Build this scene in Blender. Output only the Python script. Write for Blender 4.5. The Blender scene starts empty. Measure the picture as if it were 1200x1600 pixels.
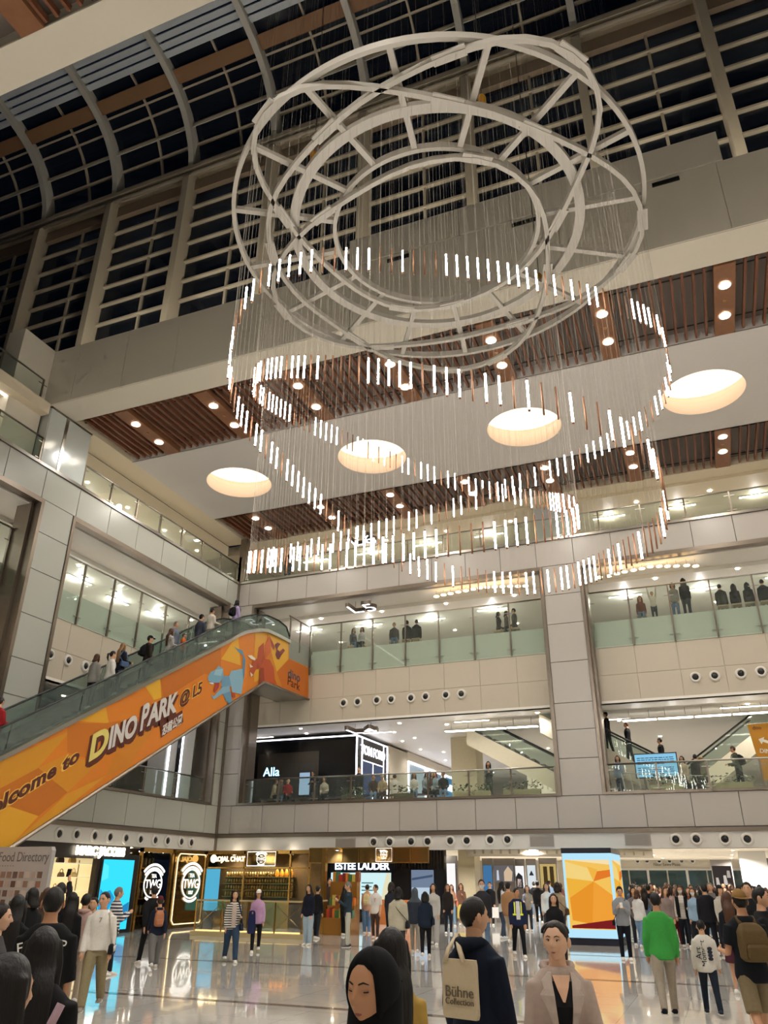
import bpy, math, random, mathutils
import numpy as np
from mathutils import Vector, Matrix
random.seed(7)
SC = bpy.context.scene
COL = SC.collection
R = math.radians

# ------------------------------------------------------------------ camera
FPX, HCAM = 1205.0, 1.85          # focal length in pixels of the 1200x1600 frame, eye height
_yaw, _pit, _rol = R(22.05), R(25.45), R(0.39)
_f0 = Vector((-math.sin(_yaw), math.cos(_yaw), 0)); _r0 = Vector((math.cos(_yaw), math.sin(_yaw), 0)); _u0 = Vector((0, 0, 1))
_F = _f0*math.cos(_pit) + _u0*math.sin(_pit); _U = _u0*math.cos(_pit) - _f0*math.sin(_pit)
_Rt = _r0*math.cos(_rol) + _U*math.sin(_rol); _Up = _U*math.cos(_rol) - _r0*math.sin(_rol)
cam = bpy.data.cameras.new('camera')
cam.sensor_fit = 'VERTICAL'; cam.sensor_height = 36.0; cam.lens = 36.0*FPX/1600.0
cam.clip_start = 0.1; cam.clip_end = 300
camo = bpy.data.objects.new('camera', cam); COL.objects.link(camo)
m = Matrix.Identity(4)
for i in range(3):
    m[i][0] = _Rt[i]; m[i][1] = _Up[i]; m[i][2] = -_F[i]
m.translation = (0, 0, HCAM)
camo.matrix_world = m
SC.camera = camo

def ray(px, py):
    return _Rt*((px-600)/FPX) + _Up*((800-py)/FPX) + _F
def at(px, py, X=None, Y=None, Z=None):
    """world point where the sight line of a photo pixel meets a plane"""
    d = ray(px, py)
    t = X/d.x if X is not None else (Y/d.y if Y is not None else (Z-HCAM)/d.z)
    return Vector((d.x*t, d.y*t, HCAM+d.z*t))

# ------------------------------------------------------------------ world, exposure
w = bpy.data.worlds.new('night'); SC.world = w; w.use_nodes = True
w.node_tree.nodes['Background'].inputs[0].default_value = (0.0032, 0.0045, 0.0085, 1)
w.node_tree.nodes['Background'].inputs[1].default_value = 1.0
vs = SC.view_settings
vs.view_transform = 'Standard'; vs.look = 'None'; vs.gamma = 1.0; vs.use_curve_mapping = False
vs.exposure = EXPOSURE = 0.0
SC.cycles.use_denoising = True
SC.cycles.max_bounces = 6; SC.cycles.diffuse_bounces = 3; SC.cycles.glossy_bounces = 2
SC.cycles.use_adaptive_sampling = True; SC.cycles.adaptive_threshold = .1; SC.cycles.adaptive_min_samples = 12
SC.cycles.transparent_max_bounces = 16; SC.cycles.transmission_bounces = 4
SC.cycles.sample_clamp_indirect = 4.0
SC.cycles.caustics_reflective = False; SC.cycles.caustics_refractive = False
LIGHT = 1.0                         # overall scale of the lamps

# ------------------------------------------------------------------ mesh helpers
class MB:
    def __init__(s): s.v = []; s.f = []; s.m = []; s.cur = 0
    def add(s, vs, fs):
        o = len(s.v); s.v += [tuple(p) for p in vs]; s.f += [tuple(i+o for i in f) for f in fs]; s.m += [s.cur]*len(fs); return s
    def box(s, x0, y0, z0, x1, y1, z1):
        x0, x1 = min(x0, x1), max(x0, x1); y0, y1 = min(y0, y1), max(y0, y1); z0, z1 = min(z0, z1), max(z0, z1)
        return s.add([(x0,y0,z0),(x1,y0,z0),(x1,y1,z0),(x0,y1,z0),(x0,y0,z1),(x1,y0,z1),(x1,y1,z1),(x0,y1,z1)],
                     [(0,3,2,1),(4,5,6,7),(0,1,5,4),(1,2,6,5),(2,3,7,6),(3,0,4,7)])
    def hexa(s, b, t):   # two quads of 4 points each
        return s.add(list(b)+list(t), [(0,3,2,1),(4,5,6,7),(0,1,5,4),(1,2,6,5),(2,3,7,6),(3,0,4,7)])
    def bar(s, p, q, w, h, up=(0,0,1)):
        p = Vector(p); q = Vector(q); d = (q-p).normalized(); up = Vector(up)
        if abs(d.dot(up)) > .99: up = Vector((0,1,0))
        a = d.cross(up).normalized()*(w/2); b = a.normalized().cross(d).normalized()*(h/2)
        return s.hexa([p-a-b, p+a-b, p+a+b, p-a+b], [q-a-b, q+a-b, q+a+b, q-a+b])
    def tube(s, pts, r, n=8, closed=False, caps=True, sy=1.0):
        pts = [Vector(p) for p in pts]; k = len(pts)
        rr = r if isinstance(r, (list, tuple)) else [r]*k
        rings = []; up = None
        for i, p in enumerate(pts):
            a = pts[i-1] if (i > 0 or closed) else p; b = pts[(i+1) % k] if (i < k-1 or closed) else p
            d = (b-a); d = d.normalized() if d.length > 1e-9 else Vector((0,0,1))
            if up is None: up = Vector((0,0,1)) if abs(d.z) < .9 else Vector((0,1,0))
            x = up.cross(d); x = x.normalized() if x.length > 1e-6 else Vector((1,0,0)); up = d.cross(x).normalized()
            rings.append([p + x*(rr[i]*math.cos(2*math.pi*j/n)) + up*(rr[i]*sy*math.sin(2*math.pi*j/n)) for j in range(n)])
        return s.loft(rings, closed, caps)
    def loft(s, rings, closed=False, caps=True):
        n = len(rings[0]); k = len(rings); vs = [p for r_ in rings for p in r_]; fs = []
        for i in range(k if closed else k-1):
            a = i*n; b = ((i+1) % k)*n
            for j in range(n): fs.append((a+j, a+(j+1) % n, b+(j+1) % n, b+j))
        if caps and not closed: fs += [tuple(range(n))[::-1], tuple(range((k-1)*n, k*n))]
        return s.add(vs, fs)
    def cyl(s, p, q, r, n=16, r2=None):
        return s.tube([p, q], [r, r if r2 is None else r2], n)
    def lathe(s, prof, n=16, c=(0,0,0), caps=True):
        rings = [[(c[0]+r*math.cos(2*math.pi*j/n), c[1]+r*math.sin(2*math.pi*j/n), c[2]+z) for j in range(n)] for r, z in prof]
        return s.loft(rings, False, caps)
    def ell(s, c, r, n=14, k=9, rot=None):
        vs = []; fs = []
        for i in range(k+1):
            t = math.pi*i/k
            for j in range(n):
                p = Vector((r[0]*math.sin(t)*math.cos(2*math.pi*j/n), r[1]*math.sin(t)*math.sin(2*math.pi*j/n), r[2]*math.cos(t)))
                if rot is not None: p = rot @ p
                vs.append(p+Vector(c))
        for i in range(k):
            for j in range(n): fs.append((i*n+j, (i+1)*n+j, (i+1)*n+(j+1) % n, i*n+(j+1) % n))
        return s.add(vs, fs)
    def plate(s, poly, fn, d):
        """2-D polygon given depth d; fn(u,v,w) -> point"""
        n = len(poly); a = [fn(u, v, 0) for u, v in poly]; b = [fn(u, v, d) for u, v in poly]
        return s.add(a+b, [tuple(range(n))[::-1], tuple(range(n, 2*n))]+[(i, (i+1) % n, n+(i+1) % n, n+i) for i in range(n)])
    def mesh(s, name, mats, smooth=False):
        me = bpy.data.meshes.new(name); me.from_pydata(s.v, [], s.f)
        for mt in (mats if isinstance(mats, (list, tuple)) else [mats]): me.materials.append(mt)
        if any(s.m): me.polygons.foreach_set('material_index', s.m)
        if smooth: me.polygons.foreach_set('use_smooth', [True]*len(s.f))
        me.update(); return me
    def build(s, name, mat, parent=None, smooth=False, loc=None):
        return put(name, s.mesh(name, mat, smooth), parent, loc)

def put(name, me, parent=None, loc=None, rot=None):
    o = bpy.data.objects.new(name, me); COL.objects.link(o)
    if parent is not None: o.parent = parent
    if loc is not None: o.location = loc
    if rot is not None: o.rotation_euler = rot
    return o
def thing(name, label, cat, loc=(0,0,0), rz=0, group=None):
    o = bpy.data.objects.new(name, None); COL.objects.link(o); o.location = loc; o.rotation_euler = (0,0,rz); o.empty_display_size = .1
    return tag(o, label, cat, group)
def tag(o, label, cat, group=None):
    o['label'] = label; o['category'] = cat
    if group: o['group'] = group
    return o
def struct(o, label=None):
    o['kind'] = 'structure'
    if label: o['label'] = label
    return o
def smooth_angle(o, deg=40):
    me = o.data
    me.polygons.foreach_set('use_smooth', [True]*len(me.polygons))
    try: me.set_sharp_from_angle(angle=R(deg))
    except Exception: pass
    return o
def bevel_box(x0, y0, z0, x1, y1, z1, b):
    """box mesh data with a small chamfer on all the edges of the long faces"""
    mb = MB(); mb.box(x0, y0, z0, x1, y1, z1); return mb

# ------------------------------------------------------------------ materials
def lin(c):
    if isinstance(c, str):
        c = [int(c[i:i+2], 16)/255 for i in (0, 2, 4)]
    return tuple(v/12.92 if v <= .04045 else ((v+.055)/1.055)**2.4 for v in c)
_MC = {}
def mat(name, col, rough=.5, metal=0., emit=0., var=.05, scale=8., spec=.5, bump=0., ecol=None, alpha=1., tint=None, coat=0., stretch=None):
    """principled material whose colour is varied by a noise texture"""
    if name in _MC: return _MC[name]
    mt = bpy.data.materials.new(name); mt.use_nodes = True; nt = mt.node_tree; N = nt.nodes; L = nt.links
    b = N['Principled BSDF']; c = lin(col)
    b.inputs['Roughness'].default_value = rough; b.inputs['Metallic'].default_value = metal
    b.inputs['Specular IOR Level'].default_value = spec; b.inputs['Coat Weight'].default_value = coat
    tc = N.new('ShaderNodeTexCoord'); no = N.new('ShaderNodeTexNoise'); no.inputs['Scale'].default_value = scale; no.inputs['Detail'].default_value = 2
    if stretch:
        mp = N.new('ShaderNodeMapping'); mp.inputs['Scale'].default_value = stretch; L.new(tc.outputs['Object'], mp.inputs[0]); L.new(mp.outputs[0], no.inputs['Vector'])
    else: L.new(tc.outputs['Object'], no.inputs['Vector'])
    mx = N.new('ShaderNodeMix'); mx.data_type = 'RGBA'
    mx.inputs[6].default_value = (*[max(0, v*(1-var)) for v in c], 1); mx.inputs[7].default_value = (*[min(1, v*(1+var)) for v in c], 1)
    L.new(no.outputs['Fac'], mx.inputs[0]); L.new(mx.outputs[2], b.inputs['Base Color'])
    if emit:
        b.inputs['Emission Color'].default_value = (*lin(ecol or col), 1); b.inputs['Emission Strength'].default_value = emit
    if bump:
        bp = N.new('ShaderNodeBump'); bp.inputs['Strength'].default_value = bump; bp.inputs['Distance'].default_value = .01
        L.new(no.outputs['Fac'], bp.inputs['Height']); L.new(bp.outputs[0], b.inputs['Normal'])
    _MC[name] = mt; return mt
def glass(name, tint, refl=.08, alpha=.9, rough=.02):
    """thin pane: clear tinted transparency with fresnel reflection"""
    if name in _MC: return _MC[name]
    mt = bpy.data.materials.new(name); mt.use_nodes = True; nt = mt.node_tree; N = nt.nodes; L = nt.links
    N.remove(N['Principled BSDF']); out = N['Material Output']
    tr = N.new('ShaderNodeBsdfTransparent'); tr.inputs[0].default_value = (*lin(tint), 1)
    gl = N.new('ShaderNodeBsdfGlossy'); gl.inputs['Roughness'].default_value = rough; gl.inputs[0].default_value = (.9,.95,.92,1)
    df = N.new('ShaderNodeBsdfDiffuse'); df.inputs[0].default_value = (*lin(tint), 1)
    fc = N.new('ShaderNodeLayerWeight'); fc.inputs[0].default_value = .5; pw = N.new('ShaderNodeMath'); pw.operation = 'POWER'; pw.inputs[1].default_value = 4.0
    lw = N.new('ShaderNodeMath'); lw.operation = 'MULTIPLY_ADD'; lw.inputs[1].default_value = .45; lw.inputs[2].default_value = .022
    L.new(fc.outputs['Facing'], pw.inputs[0]); L.new(pw.outputs[0], lw.inputs[0])
    m1 = N.new('ShaderNodeMixShader'); m1.inputs[0].default_value = 1-alpha
    L.new(tr.outputs[0], m1.inputs[1]); L.new(df.outputs[0], m1.inputs[2])
    m2 = N.new('ShaderNodeMixShader'); L.new(lw.outputs[0], m2.inputs[0]); L.new(m1.outputs[0], m2.inputs[1]); L.new(gl.outputs[0], m2.inputs[2])
    L.new(m2.outputs[0], out.inputs[0]); _MC[name] = mt; return mt
def emis(name, col, st):
    if name in _MC: return _MC[name]
    mt = bpy.data.materials.new(name); mt.use_nodes = True; nt = mt.node_tree; N = nt.nodes
    N.remove(N['Principled BSDF']); e = N.new('ShaderNodeEmission'); e.inputs[0].default_value = (*lin(col), 1); e.inputs[1].default_value = st
    nt.links.new(e.outputs[0], N['Material Output'].inputs[0]); _MC[name] = mt; return mt
def cel(col, st=1.0): return emis('lit_'+col+'_%g' % st, col, st)
def paint(col, rough=.6, **k): return mat('paint_'+col+'_%g' % rough, col, rough, **k)

PANEL = mat('panel_enamel', 'b2b3a9', .28, var=.015, spec=.5)
PANELB = mat('panel_enamel_back', 'b3ada5', .3, var=.015)
CREAM = mat('cream_wall', 'c2b8a5', .45, var=.02)
WHITEP = mat('white_paint', 'd6d2ca', .55, var=.02)
SOFFIT = mat('soffit_paint', 'e2dcd7', .75, var=.02)
BEAM = mat('beam_panel', 'e4dccb', .5, var=.02)
BRONZE = mat('bronze_steel', '8b8074', .32, .85, var=.06)
STEEL = mat('brushed_steel', 'a8a49c', .28, .95, var=.05)
DARK = mat('dark_void', '141312', .6)
ROOFST = mat('roof_steel', 'b3a78f', .5, var=.04)
RIBP = mat('rib_paint', 'c2beb2', .45, var=.03)
WOOD = mat('slat_wood', '7c4d34', .5, var=.25, scale=5)
WOODD = mat('box_wood', '8d5f40', .45, var=.2, scale=6)
PLENUM = mat('plenum_grey', '8b8078', .9)
GLASSG = glass('green_glass', 'f1f6f2', alpha=.97)
GLASSC = glass('clear_glass', 'eef3f0', alpha=.96)
NIGHTG = glass('roof_glass', '99a0aa', alpha=.97)
FROST = mat('frosted_film', 'cfd0c5', .35, var=.02)
SOOT = mat('black_gloss', '17181b', .12, var=.1)
LEDW = emis('led_white', 'fff8f0', 6.0)
LEDC = emis('led_cool', 'f4f6ff', 7.0)
LEDS = emis('led_soft', 'fff0da', 4.0)

# ================================================================== THE SETTING
XL, YB = -21.0, 32.0                     # atrium faces of the left and the back wall
XR, YN = 14.0, -13.0                     # far right and behind the camera
L4, L5, L6, CE = 4.76, 11.8, 15.56, 18.0 # floor heights, main ceiling

def floor_material():
    mt = bpy.data.materials.new('polished_stone'); mt.use_nodes = True; nt = mt.node_tree; N = nt.nodes; L = nt.links; b = N['Principled BSDF']
    tc = N.new('ShaderNodeTexCoord'); mp = N.new('ShaderNodeMapping'); L.new(tc.outputs['Object'], mp.inputs[0])
    br = N.new('ShaderNodeTexBrick'); br.offset = 0; br.inputs['Scale'].default_value = 1.0; br.inputs['Mortar Size'].default_value = .004
    br.inputs['Brick Width'].default_value = .9; br.inputs['Row Height'].default_value = .9
    br.inputs['Color1'].default_value = (*lin('d6d1c9'), 1); br.inputs['Color2'].default_value = (*lin('d1ccc4'), 1); br.inputs['Mortar'].default_value = (*lin('8f887e'), 1)
    L.new(mp.outputs[0], br.inputs[0]); L.new(br.outputs[0], b.inputs['Base Color'])
    no = N.new('ShaderNodeTexNoise'); no.inputs['Scale'].default_value = .7; L.new(mp.outputs[0], no.inputs[0])
    mr = N.new('ShaderNodeMapRange'); mr.inputs[3].default_value = .045; mr.inputs[4].default_value = .09; L.new(no.outputs[0], mr.inputs[0]); L.new(mr.outputs[0], b.inputs['Roughness'])
    b.inputs['Specular IOR Level'].default_value = .75; b.inputs['Coat Weight'].default_value = .35; b.inputs['Coat Roughness'].default_value = .03
    return mt
fl = struct(MB().box(-48, YN-2, -.25, XR+14, 82, 0).build('floor', floor_material()), 'polished pale stone floor of the atrium')
INLAY = mat('dark_stone_inlay', '6f6760', .1)
for y in (7.2, 13.0, 18.8, 24.6): MB().box(-30, y-.09, 0, XR, y+.09, .004).build('strip', INLAY, fl)

def panels(parent, axis, val, us, zs, mt, out, t=.03, gap=.012):
    """rectangular cladding panels, one object each; axis 'Y' -> u is X, axis 'X' -> u is Y; out = outward sign"""
    for u0, u1 in zip(us[:-1], us[1:]):
        for z0, z1 in zip(zs[:-1], zs[1:]):
            a, b, c, d = u0+gap, u1-gap, z0+gap, z1-gap; e = .006
            fn = (lambda u, v, w_: (u, val+out*w_, v)) if axis == 'Y' else (lambda u, v, w_: (val+out*w_, u, v))
            q = lambda k, w_: [fn(a+k, c+k, w_), fn(b-k, c+k, w_), fn(b-k, d-k, w_), fn(a+k, d-k, w_)]
            mb = MB(); v = q(0, 0)+q(0, t-e)+q(e, t)
            mb.add(v, [(0,1,5,4),(1,2,6,5),(2,3,7,6),(3,0,4,7),(4,5,9,8),(5,6,10,9),(6,7,11,10),(7,4,8,11),(8,9,10,11)])
            mb.build('panel', mt, parent)
def seams(a, b, s0, st):
    r = [a]; k = math.ceil((a-s0)/st+.25); 
    while s0+k*st < b-.3*st: r.append(s0+k*st); k += 1
    return r+[b]

# ---------------------------------------------------------------- back wall
wb = MB()
wb.box(-21.3, 32.03, 2.92, XR, 32.45, 4.78); wb.box(-21.3, 32.03, 14.2, XR, 32.45, 15.5)
wb.box(-21.3, 32.03, 4.78, -20.02, 32.45, 14.2); wb.box(-5.5, 32.03, 4.78, -3.82, 33.2, 14.2); wb.box(11, 32.03, 4.78, XR, 33, 14.2)
wback = struct(wb.build('wall_back', mat('joint_grey', '6b665f', .7)), 'back wall of the atrium clad in pale panels')
SX = seams(-21, XR, -18.7, 1.63)
panels(wback, 'Y', 32.03, SX, [3.62, 4.8], PANELB, -1)
panels(wback, 'Y', 32.03, SX, [14.3, 15.5], PANELB, -1)
PZ = [4.8, 6.18, 7.28, 8.34, 10.03, 11.66, 12.96, 14.3]
panels(wback, 'Y', 32.03, [-21, -20.08], PZ, PANELB, -1)
panels(wback, 'Y', 32.03, [-5.44, -3.88], PZ, PANELB, -1)
MB().box(-20.95, 31.985, 2.92, XR, 32.03, 3.46).build('speaker_band', WHITEP, wback)
def trim(n, mb, mt=BRONZE): return struct(mb.build('trim_%d' % n, mt))
trim(1, MB().box(-20.95, 31.93, 3.46, XR, 32.1, 3.6))
tb = MB()
for x0, x1 in ((-20.08, -5.44), (-3.88, 11.1)):
    for (a, b, c, d) in ((x0, 4.8, x1, 4.9), (x0, 14.12, x1, 14.3)): tb.box(a, 31.96, b, c, 32.3, d)
    for x in (x0, x1-.12): tb.box(x, 31.96, 4.9, x+.12, 32.3, 14.12)
    tb.box(x0+.12, 32.3, 4.9, x0+.22, 33.0, 14.1); tb.box(x1-.22, 32.3, 4.9, x1-.12, 33.0, 14.1)
trim(2, tb)
trim(3, MB().box(-21.1, 31.95, 15.5, XR, 32.2, 15.62), STEEL)
trim(4, MB().box(-21.06, 31.9, 2.92, -20.9, 32.06, 17.0))
# ---------------------------------------------------------------- left wall
wl = MB()
wl.box(-21.45, YN, 2.92, -21.03, 32.03, 4.78); wl.box(-21.45, YN, 14.2, -21.03, 32.03, 15.5)
wl.box(-22.2, 18.76, 4.78, -21.03, 20.32, 14.2); wl.box(-21.45, 31.3, 4.78, -21.03, 32.03, 14.2); wl.box(-22.2, 5.5, 4.78, -21.03, 7.2, 14.2)
wleft = struct(wl.build('wall_left', mat('joint_grey', '6b665f', .7)), 'side wall of the atrium clad in pale greenish panels')
SY = seams(6, 31.95, 18.63, 1.765)
panels(wleft, 'X', -21.03, SY, [3.62, 4.8], PANEL, 1)
panels(wleft, 'X', -21.03, SY, [14.3, 15.5], PANEL, 1)
LZ = [4.8, 6.18, 7.28, 8.5, 10.04, 11.65, 13.05, 14.3]
panels(wleft, 'X', -21.03, [18.8, 20.28], LZ, PANEL, 1)
panels(wleft, 'X', -21.03, [31.36, 31.95], LZ, PANEL, 1)
MB().box(-21.03, 4, 2.92, -20.985, 31.97, 3.46).build('speaker_band', WHITEP, wleft)
trim(5, MB().box(-21.1, 4, 3.46, -20.93, 31.95, 3.6))
tb = MB()
for y0, y1 in ((7.2, 18.8), (20.28, 31.36)):
    for (a, b, c, d) in ((y0, 4.8, y1, 4.9), (y0, 14.12, y1, 14.3)): tb.box(-21.3, a, b, -20.96, c, d)
    for y in (y0, y1-.14): tb.box(-21.3, y, 4.9, -20.96, y+.14, 14.12)
    tb.box(-22.0, y0+.14, 4.9, -21.3, y0+.26, 14.1); tb.box(-22.0, y1-.26, 4.9, -21.3, y1-.14, 14.1)
trim(6, tb)
trim(7, MB().box(-21.2, 4, 15.5, -20.95, 32, 15.62), STEEL)

# ---------------------------------------------------------------- gallery slabs behind the two walls
def slab(name, x0, y0, z0, x1, y1, z1, mt, label=None): return struct(MB().box(x0, y0, z0, x1, y1, z1).build(name, mt), label)
CEILW = mat('gallery_ceiling', 'ece7dd', .5, var=.015)
FLG = mat('gallery_floor', 'd6d0c6', .3, var=.03)
slab('floor', -40, 32.45, 4.4, XR, 62, L4, FLG, 'first gallery floor behind the back wall'); slab('floor', -40, 0, 4.4, -21.45, 32.45, L4, FLG, 'first gallery floor behind the side wall')
slab('ceiling', -40, 33.0, 8.4, XR, 62, 8.5, CEILW, 'white ceiling of the first gallery'); slab('ceiling', -40, 0, 8.4, -22.0, 33.0, 8.5, CEILW, 'white ceiling of the first side gallery')
wp = struct(MB().box(-21.9, 33.03, 8.4, XR, 33.3, 11.5).build('wall_parapet_back', CREAM), 'cream parapet of the second gallery')
panels(wp, 'Y', 33.03, seams(-20, XR, -18.7, 1.66), [8.42, 9.55, 10.7], CREAM, -1, .025, .006)
MB().box(-17.1, 33.0, 10.72, XR, 33.03, 11.84).build('edge_panel', FROST, wp)
wpl = struct(MB().box(-22.3, 0, 8.4, -22.03, 33.03, 11.55).build('wall_parapet_left', CREAM), 'cream parapet of the second side gallery')
panels(wpl, 'X', -22.03, seams(7.2, 33, 18.6, 1.8), [8.42, 9.55, 10.7], CREAM, 1, .025, .006)
MB().box(-22.03, 7.2, 10.72, -22.0, 33, 11.84).build('edge_panel', FROST, wpl)
slab('floor', -40, 33.3, 11.3, XR, 46, L5, FLG, 'second gallery floor behind the back wall'); slab('floor', -40, 0, 11.3, -22.3, 33.3, L5, FLG, 'second gallery floor behind the side wall')
# stepped ceiling of the second gallery
def stepped(name, back, label):
    mb = MB()
    for (a, b, z) in ((0, 1.0, 14.12), (1.0, 2.0, 14.26), (2.0, 16, 14.08)):
        if back: mb.box(-40, 32.45+a, z, XR, 32.45+b, 14.5)
        else: mb.box(-21.45-a, 0, z, -21.45-b, 32.45, 14.5)
    return struct(mb.build(name, CEILW), label)
stepped('ceiling', True, 'stepped ceiling of the second gallery'); stepped('ceiling', False, 'stepped ceiling of the second side gallery')
slab('floor', -40, 32.2, 15.1, XR, 46, L6, FLG, 'third gallery floor behind the back wall'); slab('floor', -40, 0, 15.1, -21.2, 32.2, L6, FLG, 'third gallery floor behind the side wall')
WALLC = mat('gallery_wall', 'ddd3bf', .5, var=.02)
slab('wall_gallery_back', -40, 46, L5, XR, 46.2, 18.3, WALLC, 'rear wall of the upper galleries'); slab('wall_gallery_left', -34.2, 0, L5, -34, 46, 18.3, WALLC, 'rear wall of the upper side galleries')
slab('wall_first_gallery', -40, 61, L4, XR, 61.3, 8.5, WALLC, 'far wall of the first gallery'); slab('wall_first_gallery_left', -36.3, 0, L4, -36, 61, 8.5, WALLC, 'far wall of the first side gallery')
# ceiling over the third gallery: a dropped cream bulkhead right behind the rail
cg = MB(); cg.box(-21.45, 32.5, 18.0, XR, 33.4, 18.4); cg.box(-40, 33.4, 17.86, XR, 46, 18.4); struct(cg.build('ceiling', mat('warm_ceiling', 'e6d8bd', .55, var=.02)), 'cream ceiling of the third gallery')
cg = MB(); cg.box(-22.2, 18.2, 18.02, -21.0, 32.5, 18.4); cg.box(-40, 0, 17.4, -22.2, 32.5, 18.0); cg.box(-22.2, 0, 17.6, -21.02, 18.15, 18.05); struct(cg.build('ceiling', mat('warm_ceiling', 'e6d8bd', .55, var=.02)), 'cream ceiling of the third side gallery')
struct(MB().box(-5.85, 33.4, L6, -4.05, 34.6, 17.86).build('wall_pier', mat('pier_enamel', 'c9cbcc', .22, var=.02)), 'pale square pier behind the top rail')
struct(MB().box(-21.05, 31.9, 15.62, -20.7, 32.3, 18.0).build('trim_8', BRONZE))

# ---------------------------------------------------------------- main ceiling: beams, slats and white soffit
def rect_hole(mb, x0, x1, y0, y1, cx, cy, r, z, n=48):
    per = []
    for j in range(n):
        a = 2*math.pi*j/n; c, s_ = math.cos(a), math.sin(a)
        tx = ((x1-cx) if c > 0 else (x0-cx))/c if abs(c) > 1e-9 else 1e9; ty = ((y1-cy) if s_ > 0 else (y0-cy))/s_ if abs(s_) > 1e-9 else 1e9
        t = min(tx, ty); per.append((cx+c*t, cy+s_*t, z))
    circ = [(cx+r*math.cos(2*math.pi*j/n), cy+r*math.sin(2*math.pi*j/n), z) for j in range(n)]
    fs = [(j, n+j, n+(j+1) % n, (j+1) % n) for j in range(n)]
    mb.add(per+circ, fs)
    for qx in (x0, x1):         # square off the corners that the radial quads cut
        for qy in (y0, y1):
            a = math.atan2(qy-cy, qx-cx) % (2*math.pi); j = int(a/(2*math.pi/n)) % n
            mb.add([per[j], per[(j+1) % n], (qx, qy, z)], [(0, 1, 2)])
WELLX = [-17.72, -11.2, -4.68, 1.95, 8.5]; WELLR = 1.45
def soffit(y0, y1, cy, label):
    mb = MB(); xs = [-21.0, -14.46, -7.94, -1.36, 5.22, XR]
    for i, cx in enumerate(WELLX): rect_hole(mb, xs[i], xs[i+1], y0, y1, cx, cy, WELLR, CE)
    mb.box(-21.0, y0, CE, XR, y0+.04, 18.5); mb.box(-21.0, y1-.04, CE, XR, y1, 18.5)
    return struct(mb.build('ceiling', SOFFIT), label)
soffit(22.9, 29.2, 26.26, 'smooth pale soffit pierced by round light wells')
soffit(-3.4, 3.0, -.2, 'smooth pale soffit above the viewer')
def light_well(cx, cy, label):
    t = thing('ceiling_light_well', label, 'ceiling light', (cx, cy, CE), group='round ceiling light wells')
    n = 48; prof = [(WELLR, 0), (WELLR, .55), (WELLR+.3, .56), (WELLR+.3, .95)]
    mb = MB(); mb.loft([[(r*math.cos(2*math.pi*j/n), r*math.sin(2*math.pi*j/n), z) for j in range(n)] for r, z in prof], False, False); mb.build('rim_wall', mat('well_plaster', 'e2cfc0', .7, var=.02), t, True)
    mb = MB(); mb.add([((WELLR+.3)*math.cos(2*math.pi*j/n), (WELLR+.3)*math.sin(2*math.pi*j/n), .95) for j in range(n)], [tuple(range(n))]); mb.build('diffuser', emis('well_glow', 'ffe8c6', 2.3*LIGHT), t)
    return t
ordw = ['first from the escalator side', 'second from the escalator side', 'third from the escalator side', 'largest, nearest the viewer of the four', 'beyond the frame']
for i, cx in enumerate(WELLX): light_well(cx, 26.26, 'glowing round light well in pale soffit, ' + ordw[i])
for i, cx in enumerate(WELLX): light_well(cx, -.2, 'round light well in the soffit above the viewer, ' + ['first', 'second', 'third', 'fourth', 'fifth'][i] + ' along')
# slatted strips
slat_me = {}
def slat_strip(y0, y1, label, box_y):
    pl = MB(); pl.box(-21.0, y0, 18.42, XR, y1, 18.5)
    par = struct(pl.build('ceiling', PLENUM), label)
    L = y1-y0
    me = MB().box(-.035, .06, 0, .035, L-.06, .17).mesh('slat', WOOD)
    for k in range(-1, 10):
        bx = -18.87+3.585*k
        for j in range(1, 10):
            x = bx+.31+(3.585-.62)*j/9.6
            if -20.9 < x < XR-.1 and not (j == 9 and 0): put('slat', me, par, (x, y0, CE+.02))
        for yy in (y0+.5, y1-.5): 
            if k >= 0: MB().box(bx-3.2, yy-.015, CE+.24, bx+.4, yy+.015, CE+.27).build('rail', mat('dark_rail', '2c2724', .5), par)
    return par
SPOT = emis('downlight_glow', 'fff1dc', 70.0*LIGHT)
def downlight_box(x, y0, y1, ys, label):
    t = thing('downlight_box', label, 'ceiling light', (x, y0, CE), group='wooden downlight boxes in the slatted ceiling')
    mb = MB(); mb.box(-.3, .02, -.04, .3, y1-y0-.02, .2); mb.build('housing', WOODD, t)
    for y in ys:
        mb = MB(); mb.lathe([(.185, -.05), (.2, -.065), (.17, -.07), (.15, -.045)], 20, (0, y-y0, 0), False); mb.build('bezel', mat('lamp_bezel', 'e9e2d6', .4), t, True)
        mb = MB(); mb.lathe([(.165, -.048), (.12, -.075), (.0, -.085)], 20, (0, y-y0, 0)); mb.build('lamp', SPOT, t, True)
    mb = MB(); mb.lathe([(.06, -.04), (.06, -.055), (.03, -.06)], 12, (0, (ys[0]+ys[1])/2-y0, 0)); mb.build('sensor', mat('sensor_brass', 'b98a55', .4, .4), t)
slat_strip(19.45, 22.9, 'strip of brown wooden slats at the atrium edge', 0); slat_strip(29.2, 32.5, 'strip of brown wooden slats at the back wall', 0)
slat_strip(3.0, 6.84, 'strip of brown wooden slats above the viewer', 0)
nth = ['first', 'second', 'third', 'fourth', 'fifth', 'sixth', 'seventh', 'eighth', 'ninth', 'tenth']
for k in range(9):
    x = -18.82+3.585*k
    downlight_box(x, 19.45, 22.9, (20.38, 21.86), 'wooden box with two downlights in the front slatted strip, %s from the escalator side' % nth[k])
    downlight_box(x-.1, 29.2, 32.5, (29.75, 31.02), 'wooden box with two downlights in the rear slatted strip, %s from the escalator side' % nth[k])
    downlight_box(x+.8, 3.0, 6.84, (4.2, 5.7), 'wooden box with two downlights in the slats above the viewer, %s along' % nth[k])
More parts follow.
